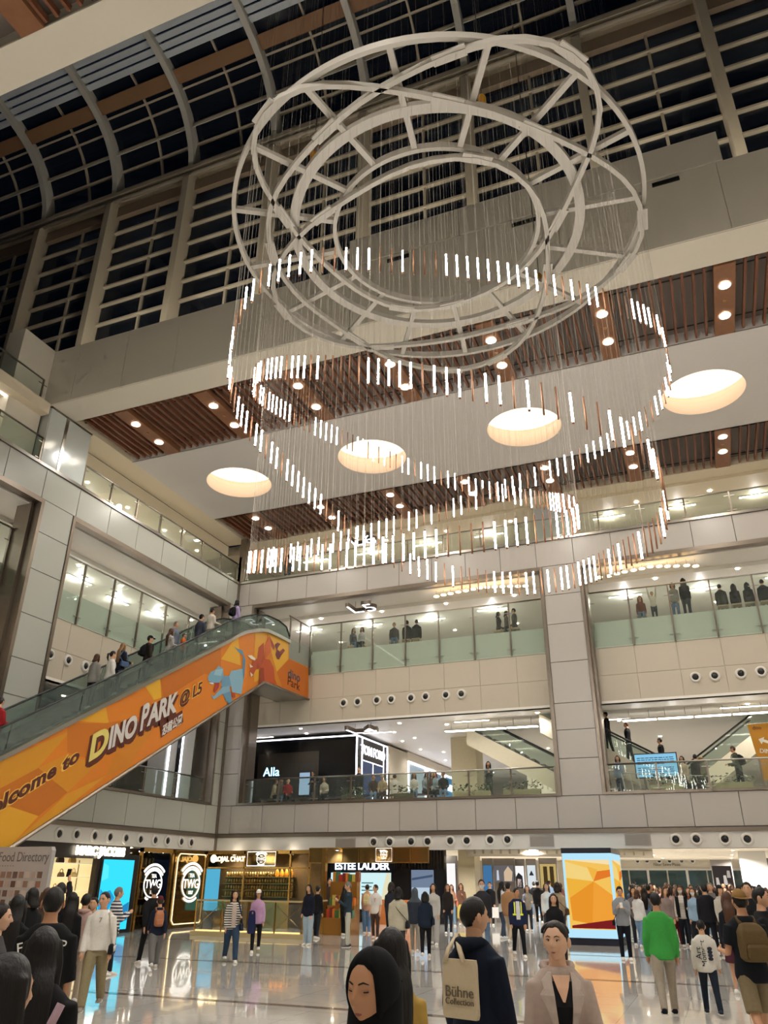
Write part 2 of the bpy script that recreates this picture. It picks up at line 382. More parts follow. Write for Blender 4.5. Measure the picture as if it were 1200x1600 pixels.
# beams round the opening of the roof
bm = MB(); bm.box(-22.2, 18.18, 18.0, XR, 19.42, 18.06); bm.box(-22.2, 18.18, 18.061, XR, 18.5, 20.6); bm.box(-8.7, 18.18, 20.601, 3.1, 18.6, 21.8); bm.box(-22.2, 19.3, 18.061, XR, 19.45, 18.6); bm.box(-22.2, 18.501, 20.3, XR, 21.2, 20.599)
bm.box(-22.2, 16.6, 15.8, -21.4, 18.14, 20.6)
beam = struct(bm.build('beam', BEAM), 'deep cream beam along the edge of the glass roof')
panels(beam, 'Y', 18.18, seams(-22.2, XR, -20.1, 2.3), [18.02, 20.6], BEAM, -1, .03, .006)
panels(beam, 'Y', 18.18, [-8.7, -4.8, -.9, 3.1], [20.62, 21.8], BEAM, -1, .03, .006)
for x in (-6.9, -2.7, 1.5, 5.7): MB().box(x-.38, 18.1, 20.3, x+.38, 18.149, 20.43).build('air_slot', DARK, beam)
nb = MB(); nb.box(-48, 6.84, 18.0, XR, 7.69, 18.06); nb.box(-48, 7.4, 18.061, XR, 7.69, 20.6); nb.box(-48, YN, 18.501, XR, 7.399, 20.599); nb.box(-21, YN, 18.0, XR, -3.401, 18.5); nb.box(-48, YN, 18.0, -21.5, 6.839, 18.5)
struct(nb.build('ceiling', BEAM), 'cream ceiling edge above the viewer')
# unseen sides of the hall
struct(MB().box(XR, YN, 0, XR+.3, 33, 21.5).build('wall_right', WHITEP), 'pale wall closing the hall')
rw = MB(); rw.box(-48, YN-.3, 0, XR, YN, 21); struct(rw.build('wall_rear', WHITEP), 'pale wall behind the viewer')

# ================================================================== GLASS ROOF
roof = struct(MB().box(-34, 20.7, 20.6, XR, 21.6, 20.9).build('roof', ROOFST), 'night glass roof on curved steel ribs')
RX = [-18.21+4.45*k for k in range(-3, 8)]
PROF = [(21.0, 31.9), (20.9, 32.8), (20.62, 33.62), (20.25, 34.3), (19.75, 34.95), (19.1, 35.5), (18.3, 35.9), (17.4, 36.18), (16.5, 36.38), (14.5, 36.7), (12.0, 36.95), (9.5, 37.1), (7.0, 37.15)]
PL = [0.0]
for a, b in zip(PROF[:-1], PROF[1:]): PL.append(PL[-1]+math.hypot(b[0]-a[0], b[1]-a[1]))
def prof(s):
    s = max(0, min(PL[-1]-1e-6, s)); i = max(j for j in range(len(PL)-1) if PL[j] <= s); t = (s-PL[i])/(PL[i+1]-PL[i])
    y = PROF[i][0]+(PROF[i+1][0]-PROF[i][0])*t; z = PROF[i][1]+(PROF[i+1][1]-PROF[i][1])*t
    dy = PROF[i+1][0]-PROF[i][0]; dz = PROF[i+1][1]-PROF[i][1]; l = math.hypot(dy, dz)
    return y, z, dy/l, dz/l            # point and tangent; outward normal = (dz,-dy)
def rib_mesh():
    mb = MB(); rings = []; k = 30
    for i in range(k+1):
        y, z, ty, tz = prof(PL[-1]*i/k); ny, nz = tz, -ty
        rings.append([(-.14, y-ny*.55, z-nz*.55), (.14, y-ny*.55, z-nz*.55), (.14, y+ny*.05, z+nz*.05), (-.14, y+ny*.05, z+nz*.05)])
    mb.loft(rings); return mb.mesh('rib', RIBP)
ribm = rib_mesh()
colm = MB(); colm.box(-.16, 20.25, 20.6, .16, 21.05, 31.2); colm.hexa([(-.16,20.25,31.2),(.16,20.25,31.2),(.16,21.05,31.2),(-.16,21.05,31.2)], [(-.16,20.6,31.8),(.16,20.6,31.8),(.16,21.05,31.8),(-.16,21.05,31.8)])
colm = colm.mesh('column', ROOFST)
for x in RX: put('rib', ribm, roof, (x, 0, 0)); put('column', colm, roof, (x, 0, 0))
# gutter line: box beam, pipe and valance
MB().box(-34, 20.35, 31.75, XR, 21.1, 31.98).build('gutter', ROOFST, roof)
mb = MB(); mb.cyl((-34, 20.45, 31.5), (XR, 20.45, 31.5), .11, 10); mb.build('pipe', mat('pipe_paint', '9a8f7c', .5), roof, True)
MB().box(-34, 20.75, 30.75, XR, 21.0, 31.4).build('valance', mat('valance_brown', '8d7a63', .6), roof)
LZR = [29.78-1.105*i for i in range(0, 9)]
pane_cache = {}
SARC = [0.0, .75, 1.75, 2.75, 3.75, 4.35, 5.15, 5.8]     # arc positions of the purlins
for b in range(len(RX)-1):
    x0, x1 = RX[b]+.16, RX[b+1]-.16; xm = (x0+x1)/2+.25
    if RX[b] > 6: continue
    me = MB().box(0, 0, -.045, x1-x0, .22, .045)
    for z in LZR: put('transom', pane_cache.setdefault('t', me.mesh('transom', ROOFST)), roof, (x0, 20.8, z))
    put('mullion', pane_cache.setdefault('m', MB().box(-.05, 0, 20.6, .05, .16, 31.0).mesh('mullion', ROOFST)), roof, (xm, 20.86, 0))
    zs = [30.75]+LZR
    for i in range(len(zs)-1):
        for (a, c, k) in ((x0, xm-.05, 'l'), (xm+.05, x1, 'r')):
            key = k+'%.2f' % (zs[i]-zs[i+1])
            put('pane', pane_cache.setdefault(key, MB().box(0, 0, 0, c-a, .02, zs[i]-zs[i+1]-.09).mesh('pane', NIGHTG)), roof, (a, 20.96, zs[i+1]+.045))
    # curved part
    for j, s_ in enumerate(SARC[1:]):
        y, z, ty, tz = prof(s_); ny, nz = tz, -ty
        mb = MB(); mb.bar((0, y-ny*.06, z-nz*.06), (x1-x0, y-ny*.06, z-nz*.06), .09, .16, (0, ny, nz))
        put('purlin', pane_cache.setdefault('p%d' % j, mb.mesh('purlin', ROOFST)), roof, (x0, 0, 0))
    for j in range(len(SARC)-1):
        ya, za, ty, tz = prof(SARC[j]+.05); yb, zb, _, _ = prof(SARC[j+1]-.05); ny, nz = tz, -ty
        for (a, c, k) in ((x0, xm-.05, 'l'), (xm+.05, x1, 'r')):
            key = 'c%s%d' % (k, j); w_ = c-a
            if key not in pane_cache:
                mb = MB(); yc, zc, _, _ = prof((SARC[j]+SARC[j+1])/2)
                g = [(ya, za), (yc, zc), (yb, zb)]
                mb.loft([[(0, y, z), (w_, y, z), (w_, y+ny*.02, z+nz*.02), (0, y+ny*.02, z+nz*.02)] for y, z in g]); pane_cache[key] = mb.mesh('pane', NIGHTG)
            put('pane', pane_cache[key], roof, (a, 0, 0))
    mb = MB(); kk = 14
    mb.loft([[(-.045, y-ny*.12, z-nz*.12), (.045, y-ny*.12, z-nz*.12), (.045, y, z), (-.045, y, z)] for y, z, ny, nz in [(q[0], q[1], q[3], -q[2]) for q in [prof(5.8*i/kk) for i in range(kk+1)]]])
    put('glazing_bar', pane_cache.setdefault('gb', mb.mesh('glazing_bar', ROOFST)), roof, (xm, 0, 0))
    # thin bracing rod
    y, z, ty, tz = prof(2.55); mb = MB(); mb.cyl((0, y-tz*.35, z+ty*.35), (x1-x0, y-tz*.35, z+ty*.35), .025, 6)
    put('rod', pane_cache.setdefault('rod', mb.mesh('rod', RIBP)), roof, (x0, 0, 0))
    # brown blind box and the pale louvres above it
    y, z, ty, tz = prof(5.35); y2, z2, _, _ = prof(4.75)
    mb = MB(); mb.hexa([(0, y2, z2-.32), (x1-x0, y2, z2-.32), (x1-x0, y2+.1, z2-.2), (0, y2+.1, z2-.2)], [(0, y, z-.32), (x1-x0, y, z-.32), (x1-x0, y+.05, z-.2), (0, y+.05, z-.2)])
    put('blind_box', pane_cache.setdefault('bb', mb.mesh('blind_box', mat('blind_brown', '8f6a4a', .7))), roof, (x0, 0, 0))
    if 'lv' not in pane_cache: pane_cache['lv'] = MB().box(0, 0, 0, x1-x0, .285, .05).mesh('louvre', mat('louvre_paint', 'c3c9cc', .45))
    for j in range(11):
        y, z, ty, tz = prof(5.98+.345*j)
        o = put('louvre', pane_cache['lv'], roof, (x0, y-.14, z-.28)); o.rotation_euler = (math.atan2(tz, -ty)*-1+.25, 0, 0)
# solid roof over the flat crown, toward the viewer
y, z, _, _ = prof(9.9)
struct(MB().box(-48, -13, 37.0, XR+6, y, 37.6).build('roof', mat('roof_void', '1b1a1a', .9)), 'dark closed crown of the roof')

# ================================================================== RING CHANDELIER
RAIL = [(-6.07,8.65,10.76),(-5.65,8.49,10.92),(-5.20,8.46,11.00),(-4.76,8.55,11.06),(-4.32,8.73,11.10),(-3.90,8.95,11.14),(-3.49,9.19,11.17),(-3.08,9.45,11.21),(-2.68,9.72,11.25),(-2.29,10.00,11.29),(-1.92,10.29,11.32),(-1.57,10.62,11.35),(-1.23,10.96,11.39),(-0.90,11.30,11.43),(-0.58,11.66,11.48),(-0.27,12.02,11.54),(0.01,12.40,11.60),(0.25,12.81,11.69),(0.43,13.25,11.76),(0.52,13.71,11.69),(0.54,14.17,11.46),(0.48,14.63,11.28),(0.31,15.06,11.19),(0.05,15.43,11.12),(-0.28,15.76,11.07),(-0.66,16.04,11.04),(-1.07,16.27,10.99),(-1.51,16.46,10.94),(-1.96,16.58,10.86),(-2.43,16.65,10.77),(-2.91,16.69,10.67),(-3.39,16.72,10.56),(-3.87,16.74,10.46),(-4.35,16.74,10.35),(-4.82,16.71,10.24),(-5.29,16.65,10.13),(-5.76,16.56,10.02),(-6.23,16.44,9.89),(-6.68,16.32,9.75),(-7.12,16.16,9.60),(-7.53,15.93,9.44),(-7.88,15.63,9.25),(-8.17,15.27,9.04),(-8.39,14.86,8.81),(-8.52,14.42,8.58),(-8.57,13.96,8.35),(-8.52,13.50,8.12),(-8.37,13.06,7.91),(-8.13,12.67,7.72),(-7.81,12.33,7.56),(-7.43,12.05,7.41),(-7.03,11.80,7.27),(-6.60,11.58,7.15),(-6.16,11.40,7.05),(-5.71,11.26,6.95),(-5.25,11.13,6.87),(-4.79,11.01,6.81),(-4.32,10.92,6.76),(-3.85,10.88,6.73),(-3.38,10.91,6.74),(-2.93,11.02,6.78),(-2.51,11.21,6.86),(-2.16,11.50,6.99),(-1.88,11.86,7.16),(-1.68,12.28,7.36),(-1.56,12.73,7.58),(-1.52,13.19,7.84),(-1.54,13.67,8.14),(-1.61,14.14,8.45),(-1.69,14.61,8.72),(-1.80,15.08,8.99),(-1.93,15.54,9.25),(-2.09,15.98,9.51),(-2.28,16.42,9.77),(-2.51,16.84,10.03),(-2.77,17.24,10.30),(-3.08,17.58,10.56),(-3.45,17.85,10.82),(-3.86,18.05,11.07),(-4.31,18.17,11.31),(-4.76,18.19,11.51),(-5.21,18.10,11.69),(-5.62,17.90,11.84),(-6.00,17.63,11.95),(-6.35,17.31,12.02),(-6.65,16.94,12.06),(-6.90,16.54,12.08),(-7.10,16.11,12.08),(-7.27,15.67,12.05),(-7.44,15.22,12.01),(-7.60,14.77,11.96),(-7.75,14.31,11.92),(-7.87,13.85,11.87),(-7.94,13.38,11.79),(-7.95,12.91,11.67),(-7.90,12.44,11.52),(-7.79,11.98,11.34),(-7.63,11.54,11.17),(-7.40,11.12,11.01),(-7.13,10.74,10.84),(-6.79,10.42,10.64),(-6.41,10.14,10.40),(-6.00,9.89,10.16),(-5.58,9.67,9.90),(-5.15,9.46,9.64),(-4.71,9.28,9.37),(-4.26,9.13,9.13),(-3.79,9.02,8.90),(-3.32,8.94,8.66),(-2.84,8.89,8.43),(-2.37,8.86,8.20),(-1.90,8.88,8.00),(-1.43,8.94,7.82),(-1.00,9.09,7.64),(-0.61,9.33,7.48),(-0.30,9.66,7.33),(-0.08,10.05,7.22),(0.03,10.50,7.06),(0.03,10.95,6.85),(-0.08,11.40,6.72),(-0.26,11.84,6.72),(-0.49,12.26,6.76),(-0.73,12.67,6.83),(-0.98,13.08,6.90),(-1.24,13.49,6.97),(-1.51,13.88,7.06),(-1.81,14.24,7.14),(-2.15,14.57,7.22),(-2.53,14.85,7.31),(-2.95,15.06,7.40),(-3.39,15.21,7.52),(-3.85,15.30,7.65),(-4.32,15.34,7.80),(-4.77,15.32,7.95),(-5.21,15.21,8.11),(-5.61,14.99,8.26),(-5.95,14.69,8.41),(-6.22,14.32,8.54),(-6.44,13.90,8.68),(-6.60,13.46,8.83),(-6.73,13.00,8.98),(-6.84,12.53,9.11),(-6.92,12.06,9.24),(-6.97,11.58,9.34),(-7.00,11.11,9.42),(-7.01,10.63,9.49),(-6.98,10.15,9.57),(-6.89,9.70,9.71),(-6.71,9.27,10.00),(-6.43,8.91,10.42)]
PLATES = [0, 8, 12, 20, 23, 30, 38, 45, 53, 61, 70, 78, 81, 88, 96, 104, 110, 115, 124, 132, 135, 144]
CX, CY, CZ = -4.0, 13.0, 15.5
ch = thing('ring_chandelier', 'huge white ring chandelier hung with rows of slim lit and brown tubes', 'chandelier', (CX, CY, CZ))
WHITEM = mat('white_metal', 'bdb7ac', .45, .05, var=.02)
def ring_bar(r, w_, h, z, n=96):
    mb = MB(); mb.loft([[((r-w_/2)*c, (r-w_/2)*s_, z), ((r+w_/2)*c, (r+w_/2)*s_, z), ((r+w_/2)*c, (r+w_/2)*s_, z+h), ((r-w_/2)*c, (r-w_/2)*s_, z+h)] for c, s_ in [(math.cos(2*math.pi*i/n), math.sin(2*math.pi*i/n)) for i in range(n)]], True)
    return smooth_angle(mb.build('ring', WHITEM, ch), 50)
ring_bar(4.68, .09, .16, 0); ring_bar(3.3, .22, .12, .02); ring_bar(2.37, .09, .16, 0)
for k in range(16):
    a = 2*math.pi*(k+.35)/16; c, s_ = math.cos(a), math.sin(a)
    mb = MB(); mb.bar((2.4*c, 2.4*s_, .08), (4.64*c, 4.64*s_, .08), .12, .1); mb.build('spoke', WHITEM, ch)
RP = [Vector((x-CX, y-CY, z-CZ)) for x, y, z in RAIL]; NR = len(RP)
mb = MB(); rings = []
for i in range(NR):
    p = RP[i]; d = RP[(i+1) % NR]-RP[i-1]; d.z = 0; d.normalize(); nx = Vector((-d.y, d.x, 0))
    rings.append([Vector((p.x, p.y, z))+nx*o for z, o in ((-.14, -.05), (-.14, .05), (-.02, .05), (-.02, -.05))])
mb.loft(rings, True); smooth_angle(mb.build('sinuous_rail', WHITEM, ch), 50)
for i in PLATES:
    p = RP[i % NR]; d = RP[(i+2) % NR]-RP[i-2]; d.z = 0; d.normalize()
    mb = MB(); a = Vector((p.x, p.y, -.1)); mb.bar(a-d*.32, a+d*.32, .22, .05); mb.bar(a-d*.32+Vector((0,0,.05)), a+d*.32+Vector((0,0,.05)), .05, .09); mb.build('joint_plate', WHITEM, ch)
# tubes, evenly spaced along the rail
seg = [(Vector((RP[(i+1) % NR].x, RP[(i+1) % NR].y, 0))-Vector((RP[i].x, RP[i].y, 0))).length for i in range(NR)]; tot = sum(seg); NT = 372
TUBEL = .51
lit = MB(); lit.cyl((0,0,-.235), (0,0,.235), .0155, 8); lit = lit.mesh('tube', emis('tube_glow', 'fffaf3', 44.0*LIGHT), True)
capm = MB(); capm.cyl((0,0,-.0135), (0,0,.0135), .017, 8); capm = capm.mesh('end_cap', mat('copper_cap', '8a5b3c', .35, .6), True)
dark = MB(); dark.cyl((0,0,-.262), (0,0,.262), .0145, 8); dark = dark.mesh('tube', mat('copper_tube', '8d6244', .45, .3), True)
wires = MB(); acc = 0; i = 0; rnd = random.Random(11); TP = []
for t in range(NT):
    s_ = tot*t/NT
    while acc+seg[i] < s_: acc += seg[i]; i += 1
    f = (s_-acc)/seg[i]; p = RP[i].lerp(RP[(i+1) % NR], f)
    TP.append((p, rnd.random() < .62))
    wires.box(p.x-.0011, p.y-.0011, p.z+.262, p.x+.0011, p.y+.0011, 12.0 if t % 3 == 0 else -.1)
order = sorted(range(NT), key=lambda q: (TP[q][0]+Vector((CX, CY, CZ-HCAM))).length)
far = MB()
for n_, q in enumerate(order):
    p, isl = TP[q]
    if n_ < 300:
        o = put('tube', lit if isl else dark, ch, p)
        if isl: put('end_cap', capm, o, (0, 0, .2485)); put('end_cap', capm, o, (0, 0, -.2485))
    else:
        far.cur = 0 if isl else 1; far.cyl(p+Vector((0, 0, -.25)), p+Vector((0, 0, .25)), .0155, 6)
fo = far.build('far_tubes', [emis('tube_glow', 'fffaf3', 44.0*LIGHT), mat('copper_tube', '8d6244', .45, .3)], ch, True); fo['kind'] = 'stuff'
wo = wires.build('suspension_wires', mat('wire', 'a59c8e', .5, .2), ch); wo['kind'] = 'stuff'
# chain hoists that carry the mid ring
for px, py, where in ((757, 158, 'viewer side'), (491, 256, 'escalator side'), (840, 442, 'far side')):
    q = at(px, py, Z=CZ+.15)-Vector((CX, CY, 0)); a = math.atan2(q.y, q.x); x, y = 3.3*math.cos(a), 3.3*math.sin(a)
    h = thing('chain_hoist', 'small yellow chain hoist on the chandelier ring, ' + where, 'hoist', (CX+x, CY+y, CZ+.15), group='yellow chain hoists')
    mb = MB(); mb.lathe([(.0, 0), (.07, .03), (.09, .12), (.09, .26), (.05, .34), (0, .36)], 10); mb.build('casing', mat('hoist_yellow', 'c08a1c', .4), h, True)
    mb = MB(); mb.cyl((0,0,.34), (0,0,21), .012, 6); mb.build('chain', STEEL, h)
    mb = MB(); mb.tube([(0,0,0), (.03,0,-.05), (0,0,-.1)], .012, 6); mb.build('hook', STEEL, h)

# ================================================================== LIGHTS, RAILINGS AND SHOPS OF THE GALLERIES
def spot(x, y, z, power, size=130, rad=.12, col='fffcf8', blend=.6):
    l = bpy.data.lights.new('spot', 'SPOT'); l.energy = power*LIGHT; l.spot_size = R(size); l.spot_blend = blend; l.shadow_soft_size = rad; l.color = lin(col)
    o = bpy.data.objects.new('spot', l); COL.objects.link(o); o.location = (x, y, z); return o
def point(x, y, z, power, rad=.2, col='fffcf8'):
    l = bpy.data.lights.new('point', 'POINT'); l.energy = power*LIGHT; l.shadow_soft_size = rad; l.color = lin(col)
    o = bpy.data.objects.new('point', l); COL.objects.link(o); o.location = (x, y, z); return o
# the lamps of the downlight boxes and of the wells
for k in range(9):
    x = -18.82+3.585*k
    spot(x, 21.1, 17.85, 350, 150, .25); spot(x-.1, 30.4, 17.85, 150, 140, .25); spot(x+.8, 5.0, 17.85, 500, 150, .25)
for x in WELLX:
    spot(x, 26.26, 17.98, 500, 160, .12, 'fff9f0'); spot(x, -.2, 17.98, 820, 160, .12, 'fff9f0')
# slim uplights lying on top of the roof beam
for k in range(8):
    x = -20+4.45*k; t = thing('uplight', 'slim uplight on top of the roof beam, %s from the corner' % nth[k], 'uplight', (x, 18.9, 20.6), group='uplights on the roof beam')
    MB().box(-.6, -.08, 0, .6, .08, .1).build('housing', STEEL, t); MB().box(-.55, -.06, .1, .55, .06, .11).build('lens', cel('fff6ea', 8), t)
    o = spot(x, 18.9, 20.85, 330, 165, .2, 'fff6ea'); o.rotation_euler = (R(180), 0, 0)

dl_bez = MB().lathe([(.1, 0), (.11, -.015), (.085, -.02), (.08, -.005)], 14, (0,0,0), False).mesh('bezel', mat('lamp_bezel', 'e9e2d6', .4), True)
dl_lamp = MB().lathe([(.082, -.004), (.05, -.018), (0, -.022)], 14).mesh('lamp', emis('small_downlight', 'fff0d8', 45*LIGHT), True)
DLN = {}
def downlight(x, y, z, where, power=0, size=140, col='fffcf8'):
    t = thing('downlight', 'small round recessed downlight in the ' + where, 'downlight', (x, y, z), group='downlights in the '+where)
    put('bezel', dl_bez, t); put('lamp', dl_lamp, t)
    if power: spot(x, y, z-.05, power, size, .1, col)
BARM = {}
def light_bar(x, y, z, lx, ly, label, st=12., twin=False, group=None, power=0):
    t = thing('light_bar', label, 'ceiling light', (x, y, z), group=group)
    MB().box(-lx/2-.03, -ly/2-.03, -.02, lx/2+.03, ly/2+.03, .05 if twin else .0).build('tray', mat('lamp_tray', 'd8d3c8', .4), t)
    if twin:
        for s_ in (-.4, .4): mb = MB(); mb.cyl((s_, 0, .05), (s_, 0, 8.4-z), .012, 6); mb.build('hanger', STEEL, t)
    for o in ((-.1, .1) if twin else (0,)):
        w_ = .05 if twin else ly/2
        MB().box(-lx/2, o-w_, -.035, lx/2, o+w_, -.021).build('tube_lamp', emis('bar_glow%g' % st, 'fff3e0', st*LIGHT), t)
    if power: point(x, y, z-.2, power, .04)
    return t
# second gallery lights
for i, x in enumerate([-19.0, -15.6, -12.2, -8.8, -2.4, 1.0, 4.4]):
    light_bar(x, 36.2+.25*(i % 3), 14.06, 1.5, .13, 'long white light bar in the second gallery ceiling, %s from the corner' % nth[i], 9, power=62, group='light bars of the second gallery')
    downlight(x+1.5, 34.6, 14.06, 'second gallery ceiling', 45); downlight(x+.6, 39.0, 14.06, 'second gallery ceiling', 55)
for i, y in enumerate([9.0, 13.0, 17.0, 22.6, 25.4, 28.4, 31.0]):
    light_bar(-25.2-.3*(i % 2), y, 14.06, .13, 1.5, 'long white light bar in the second side gallery ceiling, %s toward the corner' % nth[i], 9, power=62, group='light bars of the second side gallery')
    downlight(-24.0, y+1.4, 14.06, 'second side gallery ceiling', 45); downlight(-27.5, y+.5, 14.06, 'second side gallery ceiling', 55)
# third gallery
for i, x in enumerate([-18.5, -15.2, -11.9, -8.6, -2.6, .6, 4.0]):
    light_bar(x, 35.6, 17.84, 1.5, .13, 'long white light bar in the third gallery ceiling, %s from the corner' % nth[i], 9, power=42, group='light bars of the third gallery')
    downlight(x+1.4, 34.4, 17.84, 'third gallery ceiling', 50)
for i, y in enumerate([9., 12.5, 16.0, 21.5, 24.2, 27.0, 29.8]):
    light_bar(-24.4, y, 17.38, .13, 1.5, 'long white light bar in the third side gallery ceiling, %s toward the corner' % nth[i], 9, power=42, group='light bars of the third side gallery')
    downlight(-23.2, y+1.3, 17.38, 'third side gallery ceiling', 50)
struct(MB().box(-21.6, 8, 17.57, -21.5, 17.6, 17.6).build('trim_9', LEDW))
# first gallery
GB = [(-10.3, 34.85), (-8.85, 34.85), (-7.4, 34.85), (-2.4, 34.9), (-.95, 34.9), (.5, 34.9), (1.95, 34.9)]
for i, (x, y) in enumerate(GB):
    light_bar(x, y, 8.02, 1.36, .26, 'twin tube light fitting hung over the first gallery, %s from the corner' % nth[i], 16, True, 'twin tube fittings', power=15)
for i, (px, py, l) in enumerate([(405, 1152, 1.6), (590, 1144, 1.5), (737, 1126, 1.6), (963, 1123, 1.2), (1170, 1103, 2.2)]):
    p = at(px, py, Z=8.39); light_bar(p.x, p.y, 8.39, l, .12, 'slim white light bar in the first gallery ceiling, %s from the corner' % nth[i], 10, group='slim bars of the first gallery')
for px, py in ((479, 1146), (576, 1141), (616, 1144), (629, 1158), (648, 1153), (657, 1171), (693, 1175), (698, 1132), (967, 1126), (1168, 1100), (1167, 1113), (696, 1188), (770, 1207), (780, 1202)):
    p = at(px, py, Z=8.39); downlight(p.x, min(p.y, 58), 8.39, 'first gallery ceiling', 110)
for x, y in ((-18, 33.9), (-13, 34.2), (-6.5, 33.9), (3.5, 34), (8, 36), (-8, 44), (-2, 42), (4, 44), (-8, 52), (0, 52), (-14, 48), (-24, 36), (2, 38), (-2, 48), (5, 56)): downlight(x, y, 8.39, 'first gallery ceiling', 130 if y < 40 else 380)  # the deeper ones include extra downlights put in to brighten this gallery
for y in (21, 24, 27, 30): downlight(-23.5, y, 8.39, 'first side gallery ceiling', 130); downlight(-27, y+1, 8.39, 'first side gallery ceiling', 130)
for y in (10, 14): downlight(-24, y, 8.39, 'first side gallery ceiling', 130)

# ---------------------------------------------------------------- balustrades
def balustrade(label, A, B, z0, z1, n, film=False, clampz=None, rail=BRONZE, end_posts=True, railz=None):
    """glass balustrade from A to B (x,y): posts, panes, handrail as parts"""
    ax, ay = A; bx, by = B; L = math.hypot(bx-ax, by-ay); rz = math.atan2(by-ay, bx-ax)
    t = thing('glass_balustrade', label, 'balustrade', (ax, ay, z0), rz); h = z1-z0; s_ = L/n
    pm = MB(); pm.box(-.03, -.05, 0, .03, .03, h); pm = pm.mesh('post', rail)
    cm = MB().box(-.2, -.03, -.015, .2, .0, .015).mesh('clamp', STEEL)
    gm = MB().box(.02, -.012, .02, s_-.02, .006, h-.04).mesh('glass_pane', GLASSG)
    for i in range(n+1):
        if 0 < i < n or end_posts:
            p = put('post', pm, t, (i*s_, 0, 0)); put('clamp', cm, p, (0, 0, h*.12)); put('clamp', cm, p, (0, 0, h*.8))
        if i < n: put('glass_pane', gm, t, (i*s_, 0, 0))
    mb = MB(); mb.tube([(0, 0, h), (L, 0, h)], .035, 8); mb.build('handrail', STEEL, t, True)
    return t
# n panes set to the photographed post spacing
balustrade('glass railing of the third gallery across the back wall', (-20.7, 32.08), (11.5, 32.08), 15.62, 16.6, 18)
balustrade('glass railing of the third gallery beside the roof beam, running to the corner', (-21.08, 20.45), (-21.08, 31.9), 15.62, 16.6, 7)
balustrade('glass railing of the third gallery near the frosted lift corner', (-21.08, 10.0), (-21.08, 18.2), 15.62, 16.6, 4)
balustrade('tall green glass railing of the second gallery, between corner and pier', (-17.2, 32.96), (-5.6, 32.96), 10.72, 13.17, 7)
balustrade('tall green glass railing of the second gallery, beyond the pier', (-3.7, 32.96), (11.0, 32.96), 10.72, 13.17, 9)
balustrade('tall green glass railing of the second side gallery, above the escalator', (-21.97, 20.6), (-21.97, 31.2), 10.72, 13.2, 6)
balustrade('tall green glass railing of the second side gallery, nearest the frame edge', (-21.97, 9.0), (-21.97, 18.5), 10.72, 13.2, 5)
balustrade('glass railing of the first gallery in front of the seated people', (-19.9, 32.36), (-5.7, 32.36), 4.9, 5.93, 8)
balustrade('glass railing of the first gallery in front of the blue screen', (-3.65, 32.36), (10.8, 32.36), 4.9, 5.93, 8)
balustrade('glass railing of the first side gallery under the escalator', (-21.36, 20.6), (-21.36, 31.1), 4.9, 5.93, 5)
balustrade('glass railing at roof level above the side gallery', (-21.4, 9.0), (-21.4, 17.9), 18.06, 19.1, 4)
# frosted corner box on the third side gallery
t = thing('frosted_screen', 'frosted white glass corner screen with steel posts on the third side gallery', 'glass screen', (-21.02, 18.25, 15.64))
WG = mat('frosted_white_glass', 'c7cdc8', .18, var=.01)
MB().box(-.03, 0, 0, 0, .78, 2.3).build('glass_pane', WG, t); MB().box(-.03, .92, 0, 0, 2.15, 2.3).build('glass_pane', WG, t); MB().box(-1.9, -.03, 0, -.5, 0, 2.3).build('glass_pane', WG, t); MB().box(-.42, -.03, 0, -.03, 0, 2.3).build('glass_pane', WG, t)
MB().box(-.03, .78, 0, .02, .92, 2.3).build('post', STEEL, t); MB().box(-.5, -.05, 0, -.42, .02, 2.3).build('post', BRONZE, t); MB().box(-2.0, -.05, 0, -1.9, .02, 2.3).build('post', BRONZE, t)
mb = MB(); mb.box(-2.0, -.05, 2.3, .03, .03, 2.36); mb.box(-.05, 0, 2.3, .03, 2.18, 2.36); mb.build('head_rail', BRONZE, t)

# ---------------------------------------------------------------- nozzles on the fascias
nz_out = MB().lathe([(.22, 0), (.2, .05), (.13, .06), (.12, .02)], 20, (0,0,0), False).mesh('collar', mat('nozzle_white', 'd9d4ca', .4), True)
nz_in = MB().lathe([(.125, .02), (.08, .07), (0, .08)], 16).mesh('nozzle', mat('nozzle_dark', '191817', .4), True)
NZ = {}
def nozzle(p, axis, label, group):
    k = NZ[group] = NZ.get(group, -1)+1; label = '%s, %s along' % (label, (nth+['eleventh', 'twelfth'])[k])
    t = thing('air_nozzle', label, 'air nozzle', p, group=group); t.rotation_euler = (R(90), 0, 0) if axis == 'Y' else (R(90), 0, R(90))
    put('collar', nz_out, t); put('nozzle', nz_in, t)
for px, py in ((584,1316),(609,1316),(642.5,1315),(668.5,1315),(703.6,1314),(729.6,1313.5),(766,1312.6),(793,1312),(1056,1311.7),(1088,1311),(1132.7,1311),(1167.7,1311)):
    nozzle(at(px, py, Y=31.98), 'Y', 'round air nozzle on the white band over the ground floor', 'air nozzles on the ground floor band of the back wall')
for px, py in ((91.7,1303),(118.8,1304),(147,1306),(171,1308),(196,1309.6),(218.8,1311.7),(241.7,1313),(261,1314),(282.5,1315.4),(298,1316.7)):
    nozzle(at(px, py, X=-20.98), 'X', 'round air nozzle on the side band over the shops', 'air nozzles on the ground floor band of the side wall')
for x, y in ((408,643),(459,639),(528,633),(580,630),(651,625),(704,620),(777,614),(833,610)):
    nozzle(at(360+x/2.308, 820+y/2.308, Y=33.0), 'Y', 'round air nozzle on the cream parapet over the seated people', 'air nozzles on the cream parapet')
for x, y in ((860,714),(950,708),(1073,697),(1167,688)):
    nozzle(at(800+x/3, 820+y/3, Y=33.0), 'Y', 'round air nozzle on the cream parapet beyond the pier', 'air nozzles on the cream parapet beyond the pier')
